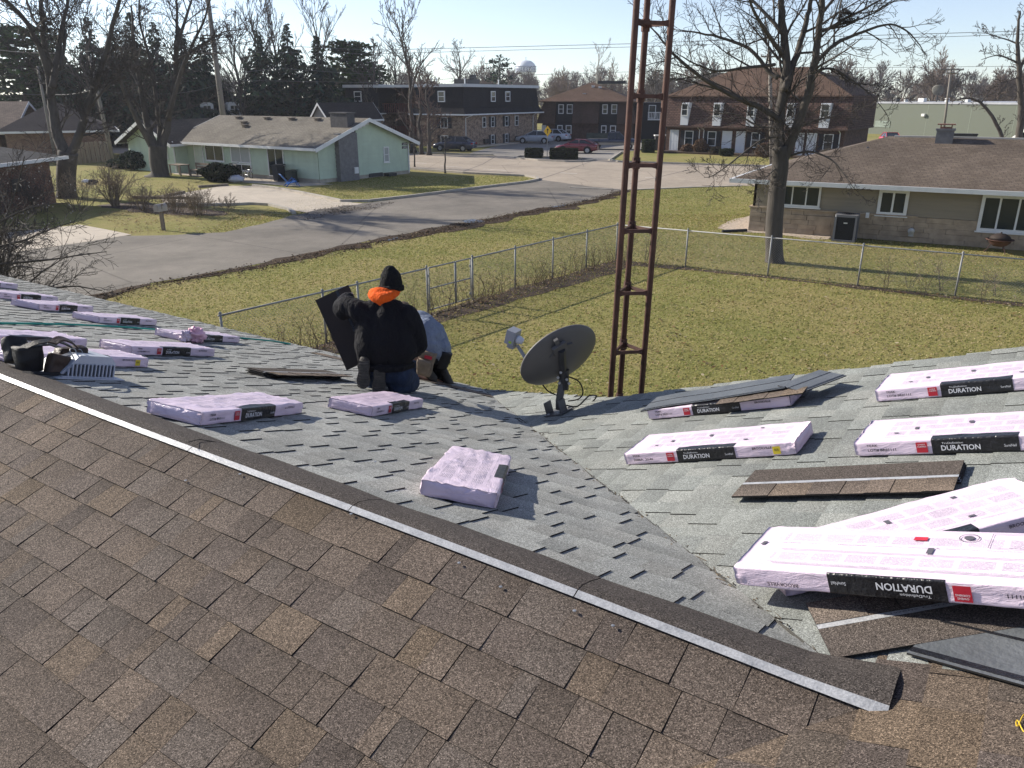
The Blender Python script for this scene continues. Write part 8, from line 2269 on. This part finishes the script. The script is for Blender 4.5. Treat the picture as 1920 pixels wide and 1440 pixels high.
# --- far wood on the horizon: one mass
def far_wood():
    R = random.Random(12); tmpl = []
    for s in range(5):
        V, F = [], []
        mb = MB(); c = dict(CFG, rmin=0.034, thr=9, max=3, kids=(11, 8, 5), seg=(4, 2, 1, 1), wob=0.16, ratio=0.62, ang=(18, 44), slim=0.018, up=(0.02, 0.06, 0.04))
        for q in range(R.choice((1, 2, 3))):
            grow(mb, mb, Vector((0, 0, 0)), Vector((R.gauss(0, .12), R.gauss(0, .12), 1)).normalized(), R.uniform(5.5, 7.5), 0.2, 0, R, c)
        tmpl.append((np.array(mb.v), np.array([f for f in mb.f if len(f) == 4])))
    Rn = np.random.RandomState(4); VV, FF, CC = [], [], []; off = 0
    cols = np.array([(0.155, 0.125, 0.108), (0.125, 0.105, 0.095), (0.175, 0.135, 0.112), (0.14, 0.12, 0.11)])
    for k in range(210):
        Y = 185 + Rn.rand() * 130; u = -150 + Rn.rand() * 2250
        if u < 560 and Rn.rand() < 0.6: continue
        X = (u - 960) / 1480 * (Y * 0.94 + 1.8); v, f = tmpl[k % 5]
        s = 0.85 + 0.55 * Rn.rand(); s *= 1.0 + (0.12 if u > 1500 else 0)
        a = Rn.rand() * 6.28; ca, sa = math.cos(a), math.sin(a)
        w = v * np.array([s * 0.9, s * 0.9, s]); w = np.stack([w[:, 0] * ca - w[:, 1] * sa + X, w[:, 0] * sa + w[:, 1] * ca + Y, w[:, 2]], 1)
        VV.append(w); FF.append(f + off); off += len(v); CC.append(np.tile(cols[Rn.randint(0, 4)] * (0.8 + 0.4 * Rn.rand()), (len(f), 1)))
    me = np_mesh('woods', np.concatenate(VV), np.concatenate(FF), attr_mat('far_bark', 0.95, 0.0), np.concatenate(CC))
    tag(link('woods', me), kind='stuff')
    # low scrub at their feet
    n = 60000; x = -260 + Rn.rand(n) * 560; y = 190 + Rn.rand(n) * 110; z = Rn.rand(n) ** 1.5 * 5.0
    a = Rn.randn(n, 3); a /= np.linalg.norm(a, axis=1, keepdims=True); b = np.cross(a, Rn.randn(n, 3)); b /= np.linalg.norm(b, axis=1, keepdims=True); s = 0.25 + 0.5 * Rn.rand(n, 1)
    C0 = np.stack([x, y, z], 1); V = np.stack([C0 - a * s, C0 + b * s * .25, C0 + a * s, C0 - b * s * .25], 1)
    Cc = cols[Rn.randint(0, 4, n)] * (0.6 + 0.6 * Rn.rand(n, 1))
    tag(link('scrub', np_mesh('scrub', V.reshape(-1, 3), np.arange(n * 4).reshape(n, 4), bpy.data.materials['far_bark'], Cc)), kind='stuff')
far_wood()

# ================================================================ THE TWO ROOFERS
def solid(name, chains, voxel, m, parent, org, ell=(), smooth=6, rough=0.0, rfreq=9.0, fold=None):
    """one continuous skin grown over rounded limb chains: union by voxel remesh, then relaxed"""
    mb = MB()
    for ch in chains:
        pts = [Vector(c[0]) for c in ch]; rad = [c[1] for c in ch]
        fine, fr = [], []
        for i in range(len(pts) - 1):
            for k in range(6):
                t = k / 6; fine.append(pts[i].lerp(pts[i + 1], t)); fr.append(rad[i] * (1 - t) + rad[i + 1] * t)
        fine.append(pts[-1]); fr.append(rad[-1])
        mb.tube(fine, fr, 14)
        for p, r in zip(pts, rad): mb.sphere(p, r * 0.995, 14, 9)
    for c, sc, rot in ell:
        q = MB(); q.sphere((0, 0, 0), 1.0, 20, 14, 0, sc); M = Matrix.Translation(c) @ rot; n0 = len(mb.v)
        mb.v.extend([tuple(M @ Vector(p)) for p in q.v]); mb.f.extend([tuple(i + n0 for i in f) for f in q.f]); mb.m.extend(q.m); mb.c.extend(q.c)
    mb.v = [tuple(Vector(p) - org) for p in mb.v]
    me = mb.mesh(name + '_raw', m)
    o = bpy.data.objects.new(name, me); COL.objects.link(o)
    r = o.modifiers.new('r', 'REMESH'); r.mode = 'VOXEL'; r.voxel_size = voxel; r.use_smooth_shade = True
    s = o.modifiers.new('s', 'SMOOTH'); s.factor = 0.6; s.iterations = smooth
    dg = bpy.context.evaluated_depsgraph_get(); dg.update()
    out = bpy.data.meshes.new_from_object(o.evaluated_get(dg)); out.name = name
    bpy.data.objects.remove(o); bpy.data.meshes.remove(me)
    if rough or fold:
        co = np.empty(len(out.vertices) * 3, np.float32); no = np.empty_like(co)
        out.vertices.foreach_get('co', co); out.vertices.foreach_get('normal', no); co = co.reshape(-1, 3); no = no.reshape(-1, 3)
        for i in range(len(co)):
            p = Vector(co[i].tolist()); d = rough * noise.noise(p * rfreq) + rough * 0.5 * noise.noise(p * rfreq * 2.3)
            if fold: d += fold(p)
            co[i] += no[i] * d
        out.vertices.foreach_set('co', co.ravel())
    out.polygons.foreach_set('use_smooth', [True] * len(out.polygons)); out.update()
    out.materials.clear(); out.materials.append(m)
    return link(name, out, parent)
def cloth(name, col, var=0.2, rough=0.9, weave=220.0):
    m = mat(name, col, var, 9, rough, spec=0.2)
    t = m.node_tree; v = coords(t, (1.0, 1.0, 0.45))
    n1 = noise_(t, v, 13, 4, 0.55, 1.2); rd = math_(t, 'ABSOLUTE', math_(t, 'SUBTRACT', n1, 0.5)); n2 = noise_(t, coords(t), 160, 2)
    bump_(t, t.nodes['Principled BSDF'], math_(t, 'ADD', math_(t, 'MULTIPLY', rd, -3.0), math_(t, 'MULTIPLY', n2, 0.15)), 0.9, 0.022)
    return m
M_skin = mat('skin', (0.42, 0.24, 0.17), 0.08, 10, 0.5)
M_hood = cloth('black_fleece', (0.012, 0.012, 0.015)); M_orange = cloth('orange_fleece', (0.80, 0.115, 0.012), 0.08)
M_knit = cloth('black_knit', (0.010, 0.010, 0.011)); M_jean = cloth('blue_denim', (0.030, 0.045, 0.085), 0.35); M_boot = mat('boot_leather', (0.048, 0.042, 0.036), 0.4, 14, 0.75, bump=0.8, bscale=50)
M_sole = mat('boot_sole', (0.075, 0.070, 0.062), 0.4, 20, 0.85, bump=1.0, bscale=60)
M_grey_sw = cloth('pale_blue_sweat', (0.21, 0.245, 0.32), 0.15); M_blackp = cloth('black_work_trousers', (0.012, 0.012, 0.014)); M_hair = mat('fair_hair', (0.11, 0.07, 0.042), 0.3, 60, 0.6, bump=0.8, bscale=90)
M_canvas = mat('tan_canvas', (0.20, 0.155, 0.11), 0.35, 14, 0.85, bump=0.6, bscale=80)
I4 = Matrix()
def hand(chs, wrist, d, up, side, s=1.0, curl=0.6):
    """palm, four unequal curled fingers and a thumb as limb chains"""
    d = Vector(d).normalized(); up = Vector(up); up = (up - d * up.dot(d)).normalized(); sd = d.cross(up) * side
    palm = wrist + d * 0.085 * s
    for k, (off, l) in enumerate(((-0.032, 0.070), (-0.011, 0.080), (0.011, 0.076), (0.032, 0.060))):
        b = palm + sd * off * s; chs.append([(wrist + sd * off * 0.6 * s, 0.020 * s), (b, 0.013 * s)])
        d1 = (d * math.cos(curl * .6) - up * math.sin(curl * .6)); d2 = (d * math.cos(curl * 1.6) - up * math.sin(curl * 1.6))
        m_ = b + d1 * l * 0.55 * s; chs.append([(b, 0.0105 * s), (m_, 0.0095 * s), (m_ + d2 * l * 0.5 * s, 0.008 * s)])
    tb_ = wrist + d * 0.02 * s - sd * 0.035 * s
    chs.append([(tb_, 0.016 * s), (tb_ + (d * 0.5 - sd * 0.6 - up * 0.4).normalized() * 0.045 * s, 0.012 * s), (tb_ + (d * 0.8 - sd * 0.5 - up * 0.7).normalized() * 0.08 * s, 0.009 * s)])
# ---------------- kneeling roofer, seen from behind
K = RP('L', 4.55, 2.95, 0.012); Yk = K.y
P1 = lambda u, v, dy=0.0: PY(u, v, Yk + dy)
p1 = thing('person', 'person kneeling with back turned, black hoodie, orange hood and black knit cap', 'person', K)
shL, elL, wrL = P1(674, 583, .02), P1(643, 580, .12), P1(656, 556, .36)
shR, elR, wrR = P1(764, 592, .02), P1(784, 645, .06), P1(768, 664, .34)
hd = P1(734, 533, .06)
body = [[(P1(725, 692, .03), .12), (P1(726, 650, .03), .12), (P1(720, 606, .05), .12), (P1(724, 574, .05), .06), (P1(730, 552, .05), .065)],
        [(P1(694, 592, .04), .06), (P1(746, 596, .04), .06)],
        [(shL, .075), (elL, .055), (wrL, .032)], [(shR, .075), (elR, .055), (wrR, .032)],
        [(P1(700, 698, .04), .09), (P1(702, 716, .38), .06), (P1(702, 716, .0), .04)], [(P1(748, 698, .04), .09), (P1(768, 712, .32), .06), (P1(742, 716, .0), .04)]]
hand(body, wrL, (P1(652, 548, .46) - wrL), (0, 0, 1), 1); hand(body, wrR, (0.2, 1, -0.4), (0, 0, 1), -1)
body.append([(hd + Vector((0, 0.05, -0.03)), .075), (hd + Vector((0.0, 0.10, -0.075)), .05)])       # jaw
body.append([(hd + Vector((0.0, 0.10, -0.02)), .02), (hd + Vector((0.0, 0.135, -0.04)), .014)])       # nose
for s in (-1, 1): body.append([(hd + Vector((s * .080, 0.01, -.02)), .02), (hd + Vector((s * .083, -0.0, -.05)), .016)])   # ears
solid('body', body, 0.010, M_skin, p1, K, [(hd, (.080, .098, .115), I4)], 3)
for s in (-1, 1):
    mb = MB(); mb.sphere(hd + Vector((s * .03, 0.088, -0.005)) - K, 0.012, 8, 6); mb.build('eye', M_white, p1)
def folds1(p):
    z = p.z; return 0.010 * noise.noise(Vector((p.x * 9, p.y * 9, z * 4))) + 0.012 * max(0, noise.noise(Vector((p.x * 16 + z * 6, p.y * 12, z * 2.5 + 3))))
jk = [[(P1(700, 668, .0), .150), (P1(700, 650, .01), .175), (P1(700, 610, .03), .15), (P1(706, 580, .04), .105)],
      [(P1(740, 669, .0), .155), (P1(748, 650, .01), .175), (P1(746, 612, .03), .15), (P1(738, 582, .04), .10)],
      [(P1(720, 666, -.02), .145), (P1(722, 640, -.02), .165), (P1(724, 600, .0), .14), (P1(725, 572, .03), .09)],
      [(P1(686, 590, .03), .10), (shL, .098), (P1(654, 572, .07), .090), (elL, .088), (P1(646, 566, .24), .072), (wrL + (elL - wrL) * 0.12, .05)],
      [(P1(752, 596, .03), .10), (shR, .10), (P1(778, 620, .04), .088), (elR, .085), (P1(776, 656, .2), .07), (wrR + (elR - wrR) * 0.12, .052)]]
solid('hoodie', jk, 0.013, M_hood, p1, K, (), 5, 0.004, 14, folds1)
hem = [[(P1(676, 686, .02), .034), (P1(690, 689, -.13), .036), (P1(720, 692, -.17), .036), (P1(752, 690, -.13), .036), (P1(772, 684, .02), .036)]]
solid('hem', hem, 0.012, M_hood, p1, K, (), 4)
hoodc = [[(P1(697, 553, -.01), .036), (P1(703, 558, -.09), .042), (P1(715, 560, -.12), .046), (P1(731, 555, -.10), .042), (P1(743, 549, -.02), .034)],
         [(P1(698, 548, .05), .034), (P1(708, 546, -.03), .038), (P1(722, 547, -.05), .038), (P1(738, 545, -.02), .034), (P1(745, 546, .06), .030)],
         [(P1(711, 564, -.11), .034), (P1(712, 571, -.115), .016)]]
solid('hood', hoodc, 0.010, M_orange, p1, K, (), 6, 0.004, 16)
solid('beanie', [[(hd + Vector((0, -.01, 0.005)), .100), (hd + Vector((-.002, 0, .055)), .092), (hd + Vector((-.008, 0, .105)), .062), (hd + Vector((-.012, 0, .135)), .032)]], 0.009, M_knit, p1, K, [(hd + Vector((0, -.006, -.01)), (.098, .108, .07), I4)], 4, 0.002, 40)
solid('beanie_cuff', [[(hd + Vector((.098 * math.cos(a), .106 * math.sin(a) - .006, -.020 - .012 * math.sin(a))), .016) for a in [k * .5236 for k in range(13)]], [(hd + Vector((.098 * math.cos(a), .106 * math.sin(a) - .006, -.040 - .012 * math.sin(a))), .015) for a in [k * .5236 for k in range(13)]]], 0.008, M_knit, p1, K, (), 2)
jn = [[(P1(704, 694, .0), .135), (P1(744, 696, .0), .14)], [(P1(702, 698, .0), .125), (P1(702, 718, .40), .095), (P1(703, 722, .12), .085), (P1(702, 722, -.03), .07)],
      [(P1(746, 700, .0), .13), (P1(768, 716, .32), .10), (P1(758, 722, .1), .09), (P1(742, 724, -.02), .075)]]
solid('jeans', jn, 0.013, M_jean, p1, K, (), 4, 0.008, 12)
for bx, by, tilt in ((683, 700, -0.12), (712, 712, 0.06)):
    a = P1(bx, by - 16, -.17); b = P1(bx - 2, by + 20, -.21)
    c = [[(a + Vector((0, .05, .0)), .045), (a.lerp(b, .5) + Vector((0, .05, 0)), .05), (b + Vector((0, .06, .01)), .045)], [(a + Vector((0, .05, 0.02)), .052), (P1(bx + 8, by - 2, -.03), .06)]]
    bt = solid('boot', c, 0.010, M_boot, p1, K, (), 3, 0.004, 30)
    mb = MB(); d = (b - a); L = d.length + .07; xax = Vector((1, tilt, 0)).normalized(); zax = -d.normalized(); yax = zax.cross(xax)
    prof = [(-.036, 0), (-.040, .06), (-.036, .11), (-.046, .19), (-.036, .255), (-.012, .275), (.018, .275), (.040, .25), (.046, .19), (.034, .11), (.038, .06), (.034, 0)]
    o_ = a - d.normalized() * .035 + Vector((0, -.012, 0)) - K
    poly = [o_ + xax * x * 1.3 + d.normalized() * (y * L / .275) for x, y in prof]
    mb.prism(poly, Vector((0, .022, 0)))
    for k in range(9):
        yy = .02 + k * .028; mb.obox(Matrix(((xax.x, 0, d.normalized().x, (o_ + d.normalized() * yy * L / .275).x), (xax.y, 1, d.normalized().y, (o_ + d.normalized() * yy * L / .275).y), (xax.z, 0, d.normalized().z, (o_ + d.normalized() * yy * L / .275).z), (0, 0, 0, 1))), -.042, -.010, 0, .042, .002, .014)
    mb.build('sole', M_sole, bt)
# the shingle he holds up: dark back of a full shingle
c0, c1 = P1(591, 563, .40), P1(653, 534, .46); xh_ = (c1 - c0).normalized(); dn = (P1(657, 692, .10) - c0).normalized()
nz = xh_.cross(-dn).normalized(); yh_ = nz.cross(xh_)
MS = Matrix(((xh_.x, yh_.x, nz.x, c0.x), (xh_.y, yh_.y, nz.y, c0.y), (xh_.z, yh_.z, nz.z, c0.z), (0, 0, 0, 1)))
hs = thing('held_shingle', 'dark brown shingle held upright in the raised left hand', 'roof shingle', matrix=MS)
wsh = (c1 - c0).length; hsh = (P1(657, 692, .10) - c0).length
M_dkback = mat('dark_shingle_back', (0.030, 0.022, 0.018), 0.25, 5, 0.75, bump=0.5, bscale=120)
mb = MB(); n = 10
for i in range(n):
    y0, y1 = -hsh * i / n, -hsh * (i + 1) / n; bz = lambda y: 0.05 * (y / hsh) ** 2 - 0.03 * abs(y / hsh)
    T_ = [Vector((0, y1, bz(y1))), Vector((wsh, y1, bz(y1))), Vector((wsh, y0, bz(y0))), Vector((0, y0, bz(y0)))]
    B_ = [p - Vector((0, 0, .006)) for p in T_]
    mb.face(T_); mb.face(B_[::-1]); mb.face([B_[0], T_[0], T_[3], B_[3]]); mb.face([B_[2], T_[2], T_[1], B_[1]])
    if i == 0: mb.face([B_[3], T_[3], T_[2], B_[2]])
    if i == n - 1: mb.face([B_[1], T_[1], T_[0], B_[0]])
mb.build('backing', M_dkback, hs)
mb = MB(); mb.box(wsh * .62, -hsh * .98, .0, wsh * .70, -hsh * .02, .0015)
mb.v = [(x, y, z + 0.002 + 0.05 * (y / hsh) ** 2 - 0.03 * abs(y / hsh)) for x, y, z in mb.v]
mb2 = MB()
for i in range(n):
    y0, y1 = -hsh * i / n, -hsh * (i + 1) / n; bz = lambda y: 0.0015 + 0.05 * (y / hsh) ** 2 - 0.03 * abs(y / hsh)
    mb2.face([(wsh * .60, y1, bz(y1)), (wsh * .68, y1, bz(y1)), (wsh * .68, y0, bz(y0)), (wsh * .60, y0, bz(y0))])
mb2.build('sealant_strip', M_tar, hs)
# ---------------- second roofer, bent over at the eave behind him
K2 = RP('L', 5.25, 4.45, 0.012); Y2_ = K2.y
P2 = lambda u, v, dy=0.0: PY(815 + (u - 815) * 0.92 - 15, 662 + (v - 660) * 0.95, Y2_ + dy)
p2 = thing('person', 'person crouched at the eave, pale blue sweatshirt, partly hidden by the other roofer', 'person', K2)
h2 = P2(768, 580, .42)
bd2 = [[(P2(832, 662, .0), .14), (P2(815, 625, .12), .15), (P2(790, 600, .28), .15), (P2(778, 586, .36), .065), (h2, .07)],
       [(P2(796, 604, .16), .075), (P2(778, 640, .2), .055), (P2(772, 672, .38), .034)], [(P2(775, 600, .42), .075), (P2(745, 640, .5), .055), (P2(748, 672, .6), .034)],
       [(P2(835, 662, .05), .11), (P2(795, 690, .30), .075), (P2(846, 712, .06), .05)], [(P2(820, 660, -.05), .11), (P2(780, 688, .10), .075), (P2(815, 706, -.10), .05)]]
hand(bd2, P2(772, 672, .38), (-.3, .5, -.6), (0, 0, 1), 1); hand(bd2, P2(748, 672, .6), (-.3, .5, -.6), (0, 0, 1), -1)
bd2.append([(h2 + Vector((-.06, .05, -.05)), .05), (h2 + Vector((-.10, .06, -.06)), .018)])
for s in (-1, 1): bd2.append([(h2 + Vector((.02, s * .078, -.01)), .018), (h2 + Vector((.02, s * .08, -.03)), .014)])
solid('body', bd2, 0.011, M_skin, p2, K2, [(h2, (.092, .080, .105), I4)], 3)
for s in (-1, 1): mb = MB(); mb.sphere(h2 + Vector((-.085, s * .03, 0.0)) - K2, .011, 8, 6); mb.build('eye', M_white, p2)
solid('hair', [[(h2 + Vector((.0, 0, .045)), .085), (h2 + Vector((.045, 0, .01)), .075)]], 0.010, M_hair, p2, K2, (), 2, 0.008, 40)
sw = [[(P2(838, 655, .0), .155), (P2(824, 626, .1), .175), (P2(802, 604, .22), .165), (P2(786, 592, .30), .10)], [(P2(822, 650, -.06), .15), (P2(812, 622, .02), .165), (P2(796, 606, .14), .13)],
      [(P2(798, 604, .16), .10), (P2(782, 636, .18), .08), (P2(774, 664, .34), .052)], [(P2(778, 602, .42), .09), (P2(748, 638, .5), .078), (P2(749, 664, .58), .05)]]
solid('sweatshirt', sw, 0.013, M_grey_sw, p2, K2, (), 4, 0.003, 12, lambda p: 0.012 * noise.noise(Vector((p.x * 5, p.y * 5, p.z * 18))))
solid('hood', [[(P2(776, 583, .30), .05), (P2(784, 586, .24), .055), (P2(790, 592, .24), .045)], [(P2(780, 578, .36), .045), (P2(788, 585, .33), .04)]], 0.011, M_grey_sw, p2, K2, (), 4, 0.006, 18)
solid('trousers', [[(P2(838, 664, .02), .140), (P2(824, 662, -.04), .135)], [(P2(838, 664, .05), .12), (P2(798, 690, .30), .09), (P2(842, 700, .08), .075), (P2(850, 708, .06), .062)]], 0.013, M_blackp, p2, K2, (), 4, 0.006, 12)
solid('jeans_leg', [[(P2(808, 662, -.06), .115), (P2(782, 682, .04), .095), (P2(790, 704, -.03), .075)]], 0.013, M_jean, p2, K2, (), 4, 0.008, 12)
for a, b in ((P2(852, 702, .02), P2(864, 723, .0)), (P2(818, 700, -.12), P2(830, 712, -.14))):
    solid('boot', [[(a, .05), (b, .042)], [(a + Vector((-.02, .04, .03)), .05), (b + Vector((0, .05, 0)), .035)]], 0.011, M_boot, p2, K2, (), 3, 0.004, 30)
# tool pouches hung at his hip
Mp = Matrix.Translation(P2(808, 704, -.24) - K2) @ Matrix.Rotation(0.25, 4, 'Y') @ Matrix.Rotation(-0.12, 4, 'X')
pouch(p2, 'tool_pouch', Mp, 0.19, 0.10, 0.27, M_canvas, 4, 0.25)
pouch(p2, 'tool_pouch', Matrix.Translation(P2(806, 700, -.30) - K2) @ Matrix.Rotation(0.2, 4, 'Y'), 0.15, 0.06, 0.15, M_canvas, 9, 0.2)
mb = MB(); mb.obox(Mp, -0.03, -0.062, 0.20, 0.05, -0.052, 0.235); mb.build('pouch_badge', M_rink, p2)
pouch(p2, 'tool_pouch', Matrix.Translation(P2(845, 690, -.10) - K2) @ Matrix.Rotation(0.35, 4, 'Y'), 0.13, 0.10, 0.20, M_nylon, 12, 0.2)
mb = MB()
for k in range(5):
    b_ = P2(846 + k * 3, 668, -.08) - K2; mb.tube([b_ - Vector((0, 0, .05)), b_ + Vector((R.uniform(-.02, .03), 0, R.uniform(.03, .07)))], 0.008, 5)
mb.tube([P2(852, 675, -.1) - K2, P2(860, 670, -.1) - K2, P2(863, 678, -.1) - K2, P2(856, 684, -.1) - K2], 0.007, 5)
tag(mb.build('hand_tools', M_darkmetal, p2), kind='stuff')
# ================================================================ HAZE: thin winter air over the whole place
mb = MB(); mb.box(-900, -160, -1.0, 900, 1150, 42.0)
hm = bpy.data.materials.new('haze'); hm.use_nodes = True
ht = hm.node_tree; ht.nodes.remove(ht.nodes['Principled BSDF'])
pv = ht.nodes.new('ShaderNodeVolumePrincipled')
pv.inputs['Color'].default_value = (0.86, 0.90, 1.0, 1); pv.inputs['Density'].default_value = 0.00028; pv.inputs['Anisotropy'].default_value = 0.3
ht.links.new(pv.outputs[0], ht.nodes['Material Output'].inputs['Volume'])
tag(mb.build('haze', hm), kind='stuff')
